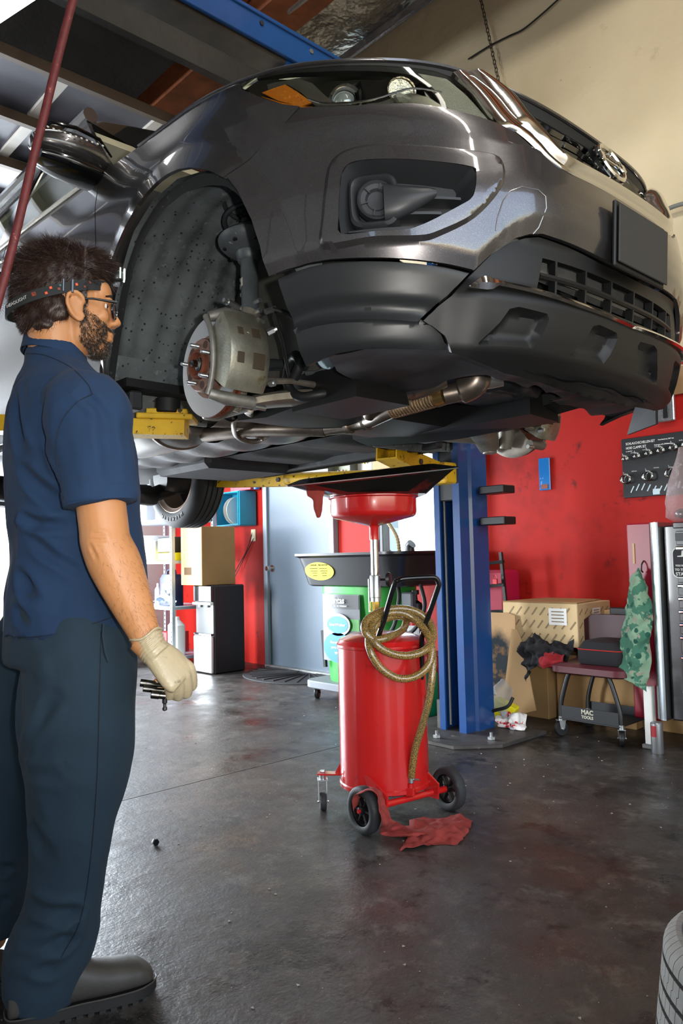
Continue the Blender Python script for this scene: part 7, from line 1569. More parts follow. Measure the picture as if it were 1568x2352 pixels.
def _sph(r, n=24):
    t = MB(); t.ball((0, 0, 0), r, n, n*2//3); return [Vector(v) for v in t.v], t.f
for c, r in (((-.022, 0, .030), (.100, .078, .088)), ((-.03, 0, .05), (.088, .074, .080)), ((.030, 0, -.035), (.064, .060, .078)), ((.028, 0, -.070), (.058, .054, .046)), ((.062, 0, -.098), (.028, .030, .022)), ((.066, 0, .035), (.030, .056, .040)),
             ((.085, 0, .018), (.014, .046, .012)), ((.070, -.036, -.025), (.020, .018, .018)), ((.070, .036, -.025), (.020, .018, .018)), ((.088, 0, -.062), (.014, .024, .007)), ((.087, 0, -.074), (.014, .022, .007)), ((.080, 0, -.068), (.016, .028, .018)),
             ((.107, 0, -.029), (.0115, .0125, .010)), ((.0685, -.031, .002), (.0135, .016, .0135)), ((.0685, .031, .002), (.0135, .016, .0135)), ((.100, -.011, -.034), (.010, .008, .008)), ((.100, .011, -.034), (.010, .008, .008))): hb_ball(c, r)
body.tube([HP(.086, 0, .012), HP(.094, 0, -.008), HP(.106, 0, -.028)], [.011, .0105, .012], 12)
for s in (-1, 1):
    body.tube([HP(*p) for p in cr([(.030, s*.074, -.012), (.026, s*.082, .002), (.012, s*.088, .010), (-.004, s*.090, .004), (-.008, s*.089, -.014), (.000, s*.084, -.034), (.010, s*.078, -.046), (.020, s*.075, -.052), (.027, s*.073, -.046), (.030, s*.072, -.036)], 5)], .0052, 8)
    body.tube([HP(*p) for p in cr([(.018, s*.076, -.002), (.006, s*.080, -.004), (.004, s*.080, -.018), (.012, s*.076, -.030), (.022, s*.073, -.034)], 4)], .0042, 8)
    hb_ball((.010, s*.071, -.018), (.020, .010, .032)); hb_ball((.020, s*.074, -.049), (.008, .005, .009))
limb(body, [HP(-.035, 0, -.02), HP(-.035, 0, -.075), B_(-.02, 0, 1.50), B_(-.02, 0, 1.40)], [(.066, .062), (.064, .060), (.068, .070), (.08, .10)], 24)
torso(body, [(.86, 0, 0, .10, .14), (.95, .02, 0, .12, .15), (1.1, .02, 0, .115, .15), (1.25, 0, 0, .11, .165), (1.36, -.005, 0, .10, .175), (1.44, -.01, 0, .08, .15), (1.47, -.015, 0, .05, .09)])
for sh, el, wr in ((SHR, ELR, WRR), (SHL, ELL, WRL)):
    d = (wr-el)
    limb(body, [sh, sh.lerp(el, .5), el.lerp(sh, .12), el, el+d*.22, el+d*.55, el+d*.85, wr], [.056, .054, .053, .054, (.057, .052), (.047, .043), (.035, .031), (.033, .029)], 22)
for h, k, a in ((HPR, KNR, ANR), (HPL, KNL, ANL)): limb(body, [h, k, a], [.085, .058, .040], 18)
hb_ball2 = None
# the gloved hands
def hand(mb, W, p, n, mir=1, sc=1.0, th=0.0, arm=None):
    p = p.normalized(); n = (n-p*n.dot(p)).normalized(); s = p.cross(n)*mir        # s: towards the little finger
    def Q(a, b_, c): return W+(p*a+s*b_+n*c)*sc
    mb.tube([W-(arm or p)*.034, W-(arm or p)*.015, Q(.0, 0, 0), Q(.02, 0, .0)], [.0325+th, .0315+th, .0305+th, .031+th], 18)
    rg = []
    for a, w_, t_, o in ((-.005, .029, .024, 0), (.02, .035, .022, -.002), (.045, .041, .021, -.002), (.07, .043, .0185, 0), (.088, .042, .0155, 0), (.096, .036, .010, 0)):
        rg.append([Q(a+.004*math.cos(t), o+(w_+th)*math.copysign(abs(math.cos(t))**.8, math.cos(t)), (t_+th)*math.sin(t)) for t in [2*PI*i/22 for i in range(22)]])
    mb.rings(rg)
    fing = ((-.031, .044, .027, .023, .0098, 52, 78, 40, .086), (-.0105, .048, .031, .024, .0100, 56, 82, 42, .090), (.0105, .044, .029, .023, .0096, 60, 84, 44, .087), (.030, .035, .021, .020, .0086, 62, 86, 46, .079))
    for b_, l1, l2, l3, r, a1, a2, a3, a0 in fing:
        A = math.radians(a1); P = [Q(a0-.02, b_, .0), Q(a0, b_, .001)]; cur = Vector((a0, 0)); ang = 0
        for L_, da in ((l1, a1), (l2, a2), (l3, a3)):
            ang += math.radians(da); cur = cur+Vector((math.cos(ang), -math.sin(ang)))*L_; P.append(Q(cur.x, b_*(1-.12*len(P)/5), cur.y))
        rad = [r+.001+th, r+.0018+th, r+.0012+th, r+th, r-.0014+th]
        limbp = cr([tuple(v) for v in P], 5); rr = [q[0] for q in cr([(v, v) for v in rad], 5)]
        mb.tube(limbp, rr, 14); mb.ball(limbp[-1], rr[-1], 12, 8); mb.ball(P[2], r+.0020+th, 12, 8); mb.ball(P[1], r+.0022+th, 12, 8)
    tp = [Q(.005, -.022, -.012), Q(.035, -.040, -.026), Q(.058, -.038, -.046), Q(.070, -.022, -.060)]
    q_ = cr([tuple(v) for v in tp], 5); mb.tube(q_, [x[0] for x in cr([(v, v) for v in (.018+th, .0145+th, .0115+th, .0092+th)], 5)], 14); mb.ball(q_[-1], .0092+th, 12, 8)
    return Q
pd = CW(.70, -.02, -.71)-CW(0, 0, 0); nd = CW(.46, -.66, .58)-CW(0, 0, 0)
hand(body, WRR+pd*.006, pd, nd, 1, .93, 0)
pl_d = CW(.25, .1, -.95)-CW(0, 0, 0); nl_d = CW(.3, .93, .1)-CW(0, 0, 0)
hand(body, WRL, pl_d, nl_d, -1, .93, 0)
V_, F_ = voxel(body, .0040, 3, 'body_tmp'); N_ = np.zeros_like(V_)
_Q = np.array(F_); _n = np.cross(V_[_Q[:, 2]]-V_[_Q[:, 0]], V_[_Q[:, 3]]-V_[_Q[:, 1]])
for k in range(4): np.add.at(N_, _Q[:, k], _n)
N_ /= np.linalg.norm(N_, axis=1, keepdims=True)+1e-9
def fold(V, N_, a, b_, depth, width, sharp=1):
    """crease along the segment a-b: a valley flanked by two soft ridges"""
    a, b_ = np.array(a-MANO), np.array(b_-MANO); ab = b_-a; t = np.clip(((V-a)@ab)/(ab@ab), 0, 1); d = np.linalg.norm(V-(a+t[:, None]*ab), axis=1); q = d/width
    env = np.sin(np.clip(t, .02, .98)*PI)**.6
    return V+N_*((-depth*np.exp(-q*q*1.2)+.55*depth*np.exp(-((q-1.35)/.55)**2))*env)[:, None]
for a_, b_, dp, w_ in ((at(198, 1226, 1.61), at(262, 1228, 1.61), .0035, .006), (at(196, 1238, 1.61), at(250, 1240, 1.61), .003, .006), (at(200, 1245, 1.61), at(222, 1285, 1.61), .003, .006), (at(345, 1438, 1.63), at(372, 1450, 1.63), .002, .006)): V_ = fold(V_, N_, a_, b_, dp, w_)
VB_, FB_, NB_ = V_, F_, N_
bb = MB(); bb.v = [tuple(v) for v in V_]; bb.f = F_; bb.mi = [0]*len(F_); obj('body', bb, m_skin, MAN, ang=180)
for nm, W, p_, n_, mi in (('right', WRR+pd*.006, pd, nd, 1), ('left', WRL, pl_d, nl_d, -1)):
    gmb = pmb_(); AD = ((WRR-ELR) if mi > 0 else (WRL-ELL)).normalized(); Q = hand(gmb, W, p_, n_, mi, 1.0, .0016, AD); V_, F_ = voxel(gmb, .0023, 2, 'glove_tmp')
    # fine creases at the cuff and over the knuckles
    pn = p_.normalized(); loc = V_-np.array(W-MANO); along = loc@np.array(pn)
    nrm_ = loc-along[:, None]*np.array(pn); nl = np.linalg.norm(nrm_, axis=1, keepdims=True)+1e-6
    V_ = V_+nrm_/nl*(np.where(along < .01, .0016*np.sin(along*900+np.sin(loc[:, 0]*90)*2), 0))[:, None]
    g2 = MB(); g2.v = [tuple(v) for v in V_]; g2.f = F_; g2.mi = [0]*len(F_); GL = obj('glove', g2, m_glove, MAN, ang=180, label='grimy cream latex glove' if mi > 0 else None)
    b = pmb_(); c = W-AD*.034; u = AD.orthogonal().normalized(); v = AD.cross(u); ring_ = [c+u*(.0345*math.cos(t))+v*(.0345*math.sin(t))+AD*.004*math.sin(3*t) for t in [2*PI*i/30 for i in range(30)]]
    b.tube(ring_, .0032, 6, closed=True); obj('cuff_roll', b, m_glove, GL)
    if mi > 0: QR = Q
# sockets held in the right hand
sd_ = (CW(-.92, -.28, .18)-CW(0, 0, 0)).normalized()
for k, (px, py, d, r_, L_, lab) in enumerate(((337, 1570, 1.645, .0082, .055, 'upper long chrome socket held in the gloved hand'), (341, 1583, 1.635, .0066, .045, 'lower thinner socket held in the gloved hand'), (355, 1596, 1.63, .0085, .030, 'short dark socket end at the thumb of the gloved hand'))):
    c = at(px, py, d); b = MB(); M_ = sd_.to_track_quat('Z', 'Y').to_matrix(); b.lathe([(r_*.55, L_*.25-.012), (r_*.6, L_*.25-.001), (r_, L_*.25), (r_, -L_*.3), (r_*.85, -L_*.34), (r_*.85, -L_*.75)], c, seg=24, M=M_)
    obj('wrench_socket', b, mat('oily socket chrome', '6e6a64', .22, metal=1, spots=[(200, .6, '2c2824', None, .05)]), None, lab, 'socket', ang=35)
b = MB(); c = at(378, 1612, 1.64); b.lathe([(.0055, .012), (.0055, -.002), (.0035, -.004), (.0035, -.010), (.0052, -.012), (.0052, -.017), (.003, -.019)], c, seg=18); obj('driver_bit', b, m_blackm, None, 'small black bit poking out below the gloved fist', 'bit', ang=40)

# ---- clothes: shirt with short sleeves, trousers, boots
def fabric(V, amt, seed, fx=(14, 14, 5), dirf=None):
    out = V.copy()
    for i in range(len(V)):
        x, y, z = V[i]; q = Vector((x*fx[0]+seed, y*fx[1], z*fx[2])); w1 = 1-abs(mnoise.noise(q))*2.2; w2 = mnoise.noise(q*2.3+Vector((3, 1, 2)))
        out[i] = (w1*.7+w2*.3, 0, 0)
    return out[:, 0]*amt
def vnorm(V, F):
    N_ = np.zeros_like(V); Q = np.array([f if len(f) == 4 else (*f, f[-1]) for f in F]); n = np.cross(V[Q[:, 2]]-V[Q[:, 0]], V[Q[:, 3]]-V[Q[:, 1]])
    for k in range(4): np.add.at(N_, Q[:, k], n)
    return N_/(np.linalg.norm(N_, axis=1, keepdims=True)+1e-9)
sm = pmb_()
torso(sm, [(.855, .01, 0, .152, .190), (.90, .015, 0, .152, .190), (.98, .025, 0, .156, .188), (1.08, .025, 0, .150, .186), (1.18, .015, 0, .148, .192), (1.28, .008, 0, .148, .205), (1.36, .0, 0, .138, .212), (1.42, -.005, 0, .122, .205), (1.46, -.012, 0, .104, .176), (1.49, -.018, 0, .086, .135), (1.515, -.022, 0, .074, .098), (1.545, -.028, 0, .066, .078)], .9)
for sh, el, s in ((SHR, ELR, 1), (SHL, ELL, -1)):
    d = el-sh; limb(sm, [B_(.0, .10*s, 1.43), sh+Vector((0, 0, .0)), sh+d*.22, sh+d*.50, sh+d*.72], [(.075, .055), (.092, .074), (.090, .074), (.082, .070), (.077, .067)], 26, 5, True)
V_, F_ = voxel(sm, .0062, 5, 'shirt_tmp')
def trim(V, F, keep): # drop faces outside, keep the rest
    ok = keep(V); F2 = [f for f in F if all(ok[i] for i in f)]; used = sorted({i for f in F2 for i in f}); mp = {o: i for i, o in enumerate(used)}
    return V[used], [tuple(mp[i] for i in f) for f in F2]
def cut(V, F, keep):
    return trim(V, F, keep)
mo = np.array(MANO)
cuffR = SHR+(ELR-SHR)*.715; nR = np.array((ELR-SHR).normalized()); cuffL = SHL+(ELL-SHL)*.70; nL = np.array((ELL-SHL).normalized())
def keep_shirt(V):
    P = V+mo; a = (P-np.array(cuffR))@nR; b_ = (P-np.array(cuffL))@nL; dR = np.linalg.norm(P-np.array(cuffR), axis=1); dL = np.linalg.norm(P-np.array(cuffL), axis=1)
    rel = P-np.array(HO); col = ((P-np.array(B_(-.028, 0, 1.548)))@(np.array(up_v)*.97+np.array(rf)*.24))
    return (P[:, 2] > .865) & (col < 0)
V_, F_ = cut(V_, F_, keep_shirt); N_ = vnorm(V_, F_)
V_ = V_+N_*fabric(V_, .0085, 2.2, (10, 10, 7))[:, None]
for a, b_, dp, w_ in ((at(130, 880, 1.7), at(95, 1010, 1.72), .010, .018), (at(165, 900, 1.66), at(122, 1010, 1.68), .012, .020), (at(122, 1010, 1.68), at(150, 1120, 1.66), .014, .016), (at(5, 860, 1.75), at(60, 1060, 1.7), .010, .022), (at(20, 1060, 1.7), at(150, 1170, 1.68), .010, .020), (at(0, 1200, 1.7), at(160, 1205, 1.69), .010, .016), (at(0, 1290, 1.7), at(110, 1390, 1.7), .012, .020), (at(60, 1235, 1.7), at(190, 1320, 1.7), .008, .016), (at(0, 1180, 1.7), at(80, 1190, 1.7), .008, .014), (at(240, 930, 1.62), at(262, 1100, 1.62), .007, .022), (at(190, 900, 1.62), at(240, 960, 1.64), .008, .014), (at(10, 1390, 1.7), at(90, 1440, 1.7), .008, .018)):
    V_ = fold(V_, N_, a, b_, dp*1.5, w_)
g = MB(); g.v = [tuple(v) for v in V_]; g.f = F_; g.mi = [0]*len(F_); SHIRT = obj('shirt', g, m_shirt, MAN, ang=180)
sol = SHIRT.modifiers.new('thick', 'SOLIDIFY'); sol.thickness = .004; sol.offset = -1
# collar stand, cuff hem, bottom hem
cl_ = pmb_(); rg = []
for z, k in ((-.022, 1.10), (.000, 1.03), (.018, .99), (.020, .95), (.0, .96), (-.022, 1.03)): rg.append([B_(-.028, 0, 1.552+z)+rf*(.072*k*math.cos(t))+rs_v*(.082*k*math.sin(t))-up_v*(.020*math.cos(t)) for t in [2*PI*i/40 for i in range(40)]])
cl_.rings(rg, True, False, False); obj('collar', cl_, m_shirt, SHIRT, ang=70)
hm = pmb_(); nRv = Vector(nR); u_ = (rf-nRv*rf.dot(nRv)).normalized(); v_ = nRv.cross(u_); hm.rings([oval(cuffR+nRv*h, u_, v_, r1, r2, 36) for h, r1, r2 in ((-.030, .0805, .0695), (-.028, .0812, .0705), (.003, .0795, .0690), (.004, .0760, .0655), (-.028, .0760, .0655))], True, False, False); obj('sleeve_hem', hm, m_shirt, SHIRT, ang=70)

tm = pmb_()
torso(tm, [(.80, .0, 0, .138, .178), (.86, .0, 0, .140, .178), (.93, .01, 0, .142, .172), (.99, .01, 0, .14, .168)])
limb(tm, [HPR+Vector((0, 0, .02)), at(186, 1580, 1.77), at(181, 1740, 1.765), at(168, 1880, 1.76), at(157, 2000, 1.76), at(144, 2090, 1.765), at(122, 2165, 1.765), at(104, 2235, 1.765), at(88, 2290, 1.765)], [(.122, .115), (.124, .118), (.118, .108), (.094, .090), (.083, .080), (.083, .080), (.094, .084), (.092, .086), (.080, .078)], 30, 5, True)
limb(tm, [HPL+Vector((0, 0, .02)), at(50, 1640, 1.99), KNL, at(-5, 2000, 1.99), at(-18, 2130, 1.98)], [(.115, .105), (.108, .10), (.086, .082), (.080, .078), (.088, .08)], 26, 5, True)
V_, F_ = voxel(tm, .0070, 5, 'trouser_tmp')
hemn = np.array((CW(.35, 0, -.94)-CW(0, 0, 0)).normalized()); hemp = np.array(at(112, 2283, 1.765))
def keep_tr(V):
    P = V+mo; isL = np.linalg.norm((P-np.array(ANL))[:, :2], axis=1) < np.linalg.norm((P-np.array(ANR))[:, :2], axis=1)
    return (P[:, 2] < .965)
V_, F_ = cut(V_, F_, keep_tr); N_ = vnorm(V_, F_); V_ = V_+N_*fabric(V_, .009, 7.7, (9, 9, 5))[:, None]
for a, b_, dp, w_ in ((at(50, 1530, 1.78), at(78, 1720, 1.74), .020, .022), (at(130, 1600, 1.66), at(70, 1745, 1.70), .014, .020), (at(250, 1430, 1.66), at(240, 1510, 1.66), .006, .010), (at(60, 1765, 1.70), at(150, 1775, 1.66), .006, .022), (at(72, 1880, 1.70), at(110, 1960, 1.68), .008, .024), (at(60, 2070, 1.70), at(200, 2110, 1.68), .010, .020), (at(30, 2160, 1.72), at(190, 2160, 1.68), .014, .020), (at(30, 2200, 1.72), at(130, 2225, 1.68), .012, .018), (at(150, 2180, 1.68), at(215, 2090, 1.68), .010, .018), (at(100, 1500, 1.68), at(120, 1560, 1.68), .008, .016), (at(0, 1990, 1.92), at(45, 2010, 1.92), .008, .016), (at(0, 2070, 1.92), at(50, 2080, 1.92), .010, .016)):
    V_ = fold(V_, N_, a, b_, dp*1.5, w_)
g = MB(); g.v = [tuple(v) for v in V_]; g.f = F_; g.mi = [0]*len(F_); TRO = obj('trousers', g, m_trous, MAN, ang=180)
sol = TRO.modifiers.new('thick', 'SOLIDIFY'); sol.thickness = .004; sol.offset = -1
b = pmb_(); b.tube([at(*p) for p in ((238, 1432, 1.655), (236, 1460, 1.65), (242, 1500, 1.645), (250, 1520, 1.645))], .0018, 6); obj('pocket_seam', b, m_trous, TRO)
# boots
def boot(heel, toe, nm):
    f = (toe-heel); L_ = f.length; f.normalize(); s = Vector((-f.y, f.x, 0)); up = Vector((0, 0, 1))
    prof = [(-.004, .030, .050, .030), (.02, .040, .095, .034), (.06, .042, .115, .037), (.10, .041, .120, .036), (.14, .042, .100, .036), (.18, .046, .080, .040), (.22, .050, .070, .045), (.26, .050, .064, .047), (.29, .046, .056, .043), (.31, .036, .042, .032), (.322, .018, .028, .016)]
    b = pmb_(); rg = []
    for a, w_, h, w2 in prof:
        a = a*L_/.322; c = heel+f*a; ring = []
        for i in range(24):
            t = 2*PI*i/24; ring.append(c+s*(w_*math.cos(t))+up*(.022+(h*.5)+(h*.5)*math.copysign(abs(math.sin(t))**.75, math.sin(t))))
        rg.append(ring)
    b.rings(rg); b.tube([heel+f*.06+up*.08, heel+f*.055+up*.17], [.052, .054], 20)
    V, F = voxel(b, .005, 4, 'boot_tmp'); g = MB(); g.v = [tuple(v) for v in V]; g.f = F; g.mi = [0]*len(F); BT = obj('boot', g, m_boot, MAN, ang=180)
    out = [(-.010, .0), (-.006, .024), (.01, .036), (.05, .043), (.10, .042), (.15, .043), (.20, .050), (.26, .053), (.29, .048), (.315, .034), (.329, .014), (.331, 0)]
    poly = [(a*L_/.322, w_) for a, w_ in out]+[(a*L_/.322, -w_) for a, w_ in out[::-1][1:-1]]
    M_ = Matrix((f, s, up)).transposed(); b = pmb_(); b.prism(poly, .024, M=M_, c=heel+up*.004, bev=.003); obj('sole', b, m_sole, BT)
    b = pmb_(); b.tube([heel+M_@Vector((x, y*1.01, .031)) for x, y in cr(poly, 3, True)], .0022, 5, closed=True); obj('welt_seam', b, m_boot, BT)
    for k in range(12):
        b = pmb_(); a = .02+.025*k; w_ = np.interp(a, [o[0] for o in out], [o[1] for o in out]); b.box(heel+f*(a*L_/.322)+up*.004, (.014, w_*2+.002, .008), rot=M_); obj('tread_lug', b, m_sole, BT)
    return BT
boot(CW(-.765, 1.762, 0), CW(-.484, 1.912, 0), 'r')
boot(CW(-1.10, 1.80, 0), CW(-.826, 1.955, 0), 'l')
# hair: a cap under thousands of short strands
cap = pmb_()
def hcap(c, r, n=26): vs, fs = _sph(r, n); cap.add([tuple(HO+HM@(Vector(c)+v)) for v in vs], fs)
for c, r in (((-.034, 0, .058), (.100, .083, .096)), ((-.045, 0, .02), (.090, .078, .085)), ((-.062, 0, -.035), (.062, .060, .052)), ((.030, 0, .098), (.066, .062, .050)), ((.028, -.060, .035), (.030, .018, .045)), ((.028, .060, .035), (.030, .018, .045)), ((-.035, -.060, -.01), (.042, .018, .045)), ((-.035, .060, -.01), (.042, .018, .045)), ((-.055, -.035, -.062), (.034, .030, .026)), ((-.055, .035, -.062), (.034, .030, .026))): hcap(c, r)
V_, F_ = voxel(cap, .005, 4, 'cap_tmp')
def hl_keep(V):
    q = (V+mo-np.array(HO))@np.array(HM); return ~((q[:, 0] > .040) & (q[:, 2] < .040))
V_, F_ = cut(V_, F_, hl_keep); N_ = vnorm(V_, F_)
for i in range(len(V_)): V_[i] += N_[i]*.0045*mnoise.noise(Vector(V_[i])*55)
g = MB(); g.v = [tuple(v) for v in V_]; g.f = F_; g.mi = [0]*len(F_); HAIR = obj('hair', g, m_hair, MAN, ang=180)
rng = np.random.default_rng(3)
def strands(name, pts, nrm, L_, comb, curl, wid, m, parent, seg=4, jit=.35):
    n = len(pts); d = nrm+comb+rng.normal(0, jit, (n, 3)); d /= np.linalg.norm(d, axis=1, keepdims=True); p = pts.copy(); w = np.cross(d, rng.normal(0, 1, (n, 3))); w /= np.linalg.norm(w, axis=1, keepdims=True)
    rows = []; Ls = L_*rng.uniform(.55, 1.25, n)
    for k in range(seg+1):
        t = k/seg; rows.append(p-w*(wid*(1-t*.85))[..., None] if np.ndim(wid) else p-w*wid*(1-t*.85)); rows.append(p+w*wid*(1-t*.85))
        d = d+curl; d /= np.linalg.norm(d, axis=1, keepdims=True); p = p+d*(Ls/seg)[:, None]
    A = np.stack(rows, 1); vs = A.reshape(-1, 3); m_ = 2*(seg+1); b = MB(); b.v = [tuple(v) for v in vs]
    for i in range(n):
        o = i*m_
        for k in range(seg): b.f.append((o+2*k, o+2*k+1, o+2*k+3, o+2*k+2)); b.mi.append(0)
    return obj(name, b, m, parent, ang=180, kind='stuff')
def sample(V, F, N_, n, keep=None):
    Q = np.array([f[:3] for f in F]); idx = rng.integers(0, len(Q), n); a = rng.random((n, 2)); a = np.where(a.sum(1, keepdims=True) > 1, 1-a, a)
    P = V[Q[idx, 0]]+(V[Q[idx, 1]]-V[Q[idx, 0]])*a[:, :1]+(V[Q[idx, 2]]-V[Q[idx, 0]])*a[:, 1:]; return P, N_[Q[idx, 0]]
hxn, hzn, hyn = np.array(hx), np.array(hz_), np.array(hy)
P_, Nn = sample(V_, F_, N_, 21000); q = (P_+mo-np.array(HO))@np.array(HM)
comb = -hxn*.5*(q[:, 0:1] < .03)+hxn*.9*(q[:, 0:1] >= .03)*(q[:, 2:3] > .06)-hzn*np.clip(.9-q[:, 2:3]*9, .1, 1.3)
strands('hair_strands', P_, Nn*.75, np.where(q[:, 2] > .07, .030, np.where(q[:, 2] > .0, .018, .010)), comb, -hzn*.10, .00042, m_hair, HAIR)
# beard and arm hair over the skin
q = (VB_+mo-np.array(HO))@np.array(HM); x_, y_, z_ = q[:, 0], q[:, 1], q[:, 2]
ok = (z_ < -.012-.62*(x_-.03)) & (z_ > -.135) & (x_ > .020) & (z_ > -.128+(.055-x_)*1.1) & (np.abs(y_) < .075) & ~((np.abs(y_) < .024) & (z_ > -.080) & (z_ < -.058) & (x_ > .08)) | ((x_ > .02) & (x_ < .036) & (z_ < .01) & (z_ > -.03) & (np.abs(y_) > .05) & (np.abs(y_) < .074)) | ((x_ > .086) & (np.abs(y_) < .030) & (z_ < -.047) & (z_ > -.058))
FJ = [f for f in FB_ if ok[f[0]] and ok[f[2]]]
bp, bn = sample(VB_, FJ, NB_, 15000)
strands('beard', bp-bn*.002, bn*.75, np.full(len(bp), .0105), -hzn*.8+hxn*.2, -hzn*.06, .00046, m_beardc, MAN, 3, .3)
n = 1500; t = rng.random(n)**.8; el, wr = np.array(ELR), np.array(WRR); ax = (wr-el); axn = ax/np.linalg.norm(ax); u = rng.normal(0, 1, (n, 3)); u -= (u@axn)[:, None]*axn; u /= np.linalg.norm(u, axis=1, keepdims=True)
r_ = np.interp(t, [0, .22, .55, .85, 1], [.053, .054, .0455, .034, .031]); P_ = el+ax*t[:, None]*.95+u*r_[:, None]-mo
strands('arm_hair', P_, u*.35, np.full(n, .014), axn*.9, axn*.1, .00016, mat('dark arm hair', '33231a', .6), MAN, 3, .5)
# headlamp strap, lamp, glasses
hl_mat = mat('black strap webbing', '1d1f20', .8, bump=(900, .5, .0004))
def band_pt(t, h, r=1.0):   # t 0 at the forehead; runs round the skull, low at the nape
    x, y = .112*math.cos(t)*1.0, .0915*math.sin(t); x -= .026; z = .020+.36*x
    if x < 0: x = x*1.035
    return HP(x*r, y*r, z+h-.012*0)
bd = pmb_(); rg = []
for i in range(64):
    t = 2*PI*i/64; rg.append([band_pt(t, -.0125, 1.0), band_pt(t, -.0125, 1.03), band_pt(t, .0125, 1.03), band_pt(t, .0125, 1.0)])
HB2 = obj('headlamp_strap', bd.rings(rg, loop=True), hl_mat, MAN, ang=40)
cam_t = -PI/2
def on_band(t, h, sz, m, nm, th=.0016, txt=None, ts=.012, par=None):
    c = band_pt(t, h, 1.036); e = band_pt(t+.05, h, 1.036)-band_pt(t-.05, h, 1.036); e.normalize(); n_ = HM@Vector((math.cos(t)/.112, math.sin(t)/.0915, 0)).normalized(); M_ = axes(e, z=n_)
    if txt: return text(nm, txt, ts, m, par or HB2, c-MANO, M_, .0004)
    b = pmb_(); b.box(c, (sz[0], sz[1], th), bev=.0004, rot=M_); return obj(nm, b, m, HB2)
m_or = mat('orange print', 'c9502c', .6); m_dor = mat('dull red print', '6e3328', .6)
for t, h, s_, m_ in ((-2.02, .002, .010, m_dor), (-2.02, .002, .006, m_or), (-1.78, -.004, .006, m_or), (-1.70, .006, .006, m_or), (-1.55, -.001, .006, m_dor), (-1.53, .007, .005, mat('teal print', '2c5a54', .6)), (-1.22, .003, .006, m_or), (-1.05, -.004, .005, m_dor), (-.93, .006, .006, m_dor)): on_band(t, h, (s_, s_), m_, 'strap_print')
on_band(-2.42, .000, None, mat('strap lettering', 'a8a8a4', .6), 'strap_word', txt='HEADLIGHT', ts=.0115)
on_band(-.50, .002, None, _M['strap lettering'], 'strap_word', txt='LED', ts=.012)
b = pmb_(); c = band_pt(-1.30, 0, 1.04); b.box(c, (.006, .006, .032), bev=.001, rot=HM); b.box(c+HM@Vector((-.020, 0, 0)), (.005, .006, .031), bev=.001, rot=HM); obj('strap_buckle', b, m_gloss, HB2)
b = pmb_(); b.box(HP(.106, -.006, .083), (.030, .052, .030), bev=.007, rot=HM); LMP = obj('headlamp', b, m_blackm, MAN, ang=45)
b = pmb_(); b.box(HP(.123, -.018, .088), (.004, .026, .028), bev=.0015, rot=HM); b.box(HP(.113, -.034, .088), (.003, .003, .026), rot=HM); obj('lamp_bar', b, mat('lit led bar', 'dff6ea', .3, emit=2.0), LMP)
GLS = pmb_()
for s in (-1, 1): GLS.tube([HP(.020, s*.078, -.002), HP(.050, s*.074, .003), HP(.104, s*.066, .002)], [.0022, .0026, .0034], 8)
for s in (-1, 1): GLS.tube([HP(.106-.012*abs(s*.034+.028*math.cos(t)*1)/.06, s*.036+.028*math.cos(t), -.012+.019*math.sin(t)) for t in [2*PI*i/24 for i in range(24)]], .0024, 6, closed=True)
GLS.tube([HP(.108, -.010, -.004), HP(.108, .010, -.004)], .002, 6)
GO = obj('glasses', GLS, mat('black acetate', '0e0e0f', .18, coat=.6), MAN, ang=60)
for s in (-1, 1): b = pmb_(); b.rings([[HP(.106-.012*abs(s*.034+.027*math.cos(t))/.06+o, s*.036+.027*math.cos(t), -.012+.018*math.sin(t)) for t in [2*PI*i/24 for i in range(24)]] for o in (-.0006, .0006)]); obj('spectacle_lens', b, mat('spectacle glass', 'cdbec0', .03, trans=.9, ior=1.1, coat=.5), GO)
for s in (-1, 1):
    b = pmb_(); b.ball(HP(.0725, s*.031, .001), .0115, 16, 10); EY = obj('eye', b, mat('eye white', 'e8e0d8', .25), MAN, ang=180); b = pmb_(); b.ball(HP(.0815, s*.031, .001), (.004, .0052, .0052), 12, 8); obj('iris', b, mat('dark iris', '2b1a10', .15), EY, ang=180)
    b = pmb_(); b.tube([HP(.088, s*.018, .020), HP(.092, s*.034, .026), HP(.080, s*.052, .019)], [.003, .0042, .002], 8); obj('eyebrow', b, m_hair, MAN)

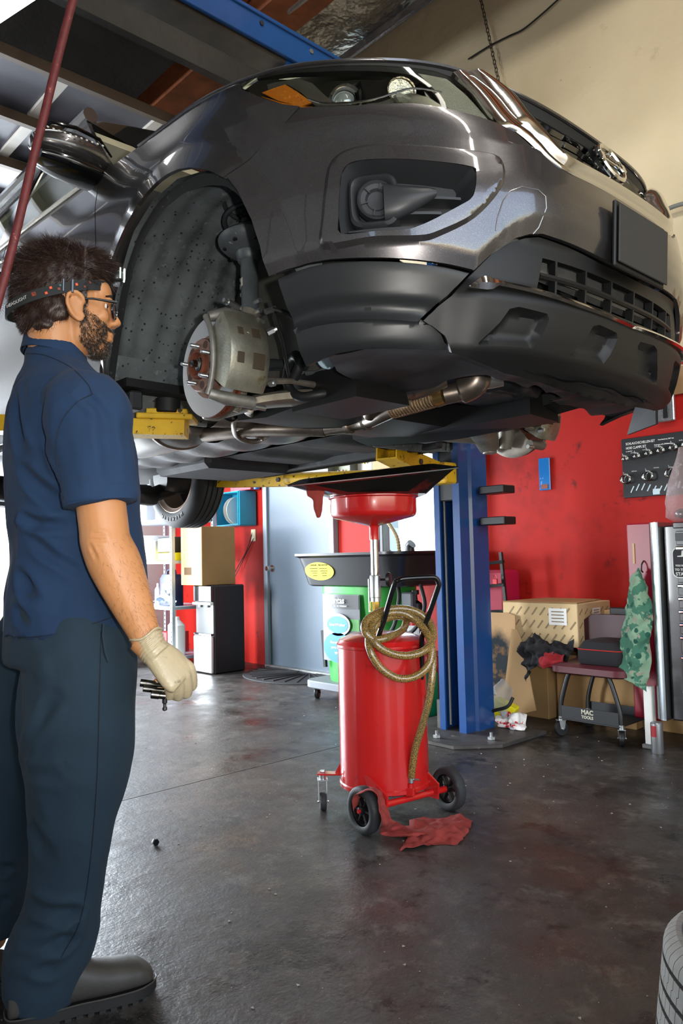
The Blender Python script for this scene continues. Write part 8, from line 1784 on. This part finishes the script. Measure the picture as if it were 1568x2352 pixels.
# stitched seams that lie on the cloth
from mathutils.bvhtree import BVHTree
def seam(o, name, pts, r=.0011, m=None):
    me = o.data; T = BVHTree.FromPolygons([v.co for v in me.vertices], [tuple(p.vertices) for p in me.polygons]); C_ = Vector((0, 0, EYE))-MANO; P = []
    for px, py in cr(pts, 8):
        d = (at(px, py, 1.0)-Vector((0, 0, EYE))).normalized(); h = T.ray_cast(C_, d)
        if h[0] is not None: P.append(h[0]-d*.0012)
    if len(P) > 2: mb = MB(); mb.tube(P, r, 5); obj(name, mb, m, o, ang=80)
m_seam = mat('darker seam thread', '0f1a2c', .8)
for pts in ([(48, 812), (100, 815), (160, 842), (200, 880), (212, 905)], [(212, 905), (175, 925), (140, 970), (128, 1030), (136, 1100), (150, 1160)], [(0, 1462), (90, 1462), (190, 1440), (282, 1408)], [(20, 900), (45, 870), (66, 845)]): seam(SHIRT, 'shirt_seam', pts, .0012, m_seam)
seam(TRO, 'trouser_seam', [(232, 1450), (228, 1600), (222, 1800), (205, 2000), (182, 2120), (140, 2200)], .0011, mat('darker trouser thread', '10161f', .8))
# ---------------------------------------------------------------- tyre lying at the lower right corner
m_dtyre = mat('dusty grey tread', '75726d', .85, var=(30, .12), bump=[(300, .3, .0008)]); m_groove = mat('groove rubber', '3c3f41', .85)
tc_ = CW(.880, 1.40, .046)
TR_ = thing('tyre', 'dusty grey tyre lying tilted on the floor at the lower right corner', 'tyre', tuple(tc_))
R_t = .33; b = MB(); b.lathe([(.20, .02), (.24, .0), (.29, .003), (R_t-.014, .018), (R_t-.012, .207), (.29, .222), (.24, .225), (.20, .205)], seg=96, cap=False); obj('carcass', b, m_groove, TR_, ang=40)
ribs_ = [(.008, .045, 0), (.054, .090, 1), (.099, .124, 2), (.133, .169, 1), (.178, .217, 0)]
for z0, z1, kind_ in ribs_:
    b = MB(); n = 84
    for i in range(n):
        a0 = 2*PI*i/n; a1 = a0+2*PI/n*.93
        def pt(a, z, r):
            sh = 0
            if z0 < .02: r -= .020*max(0, (.038-z)/.030)**2
            if z1 > .20: r -= .020*max(0, (z-.187)/.030)**2
            return Vector((r*math.cos(a), r*math.sin(a), z))
        zs_ = [z0, z0+(z1-z0)*.25, (z0+z1)/2-.004, (z0+z1)/2, z0+(z1-z0)*.75, z1]; k = .018 if kind_ == 1 else 0
        L = []
        for j, z in enumerate(zs_):
            o = (0, 0, 0, k, k, k)[j]; L.append([pt(a0+o, z, R_t), pt(a1+o, z, R_t), pt(a1+o, z, R_t-.012), pt(a0+o, z, R_t-.012)])
        b.rings(L)
    obj('tread_rib', b, m_dtyre, TR_, ang=30, kind='stuff')
TR_.rotation_mode = 'QUATERNION'; TR_.rotation_quaternion = Matrix.Rotation(math.radians(8), 3, CW(0, 1, 0).normalized()).to_quaternion()
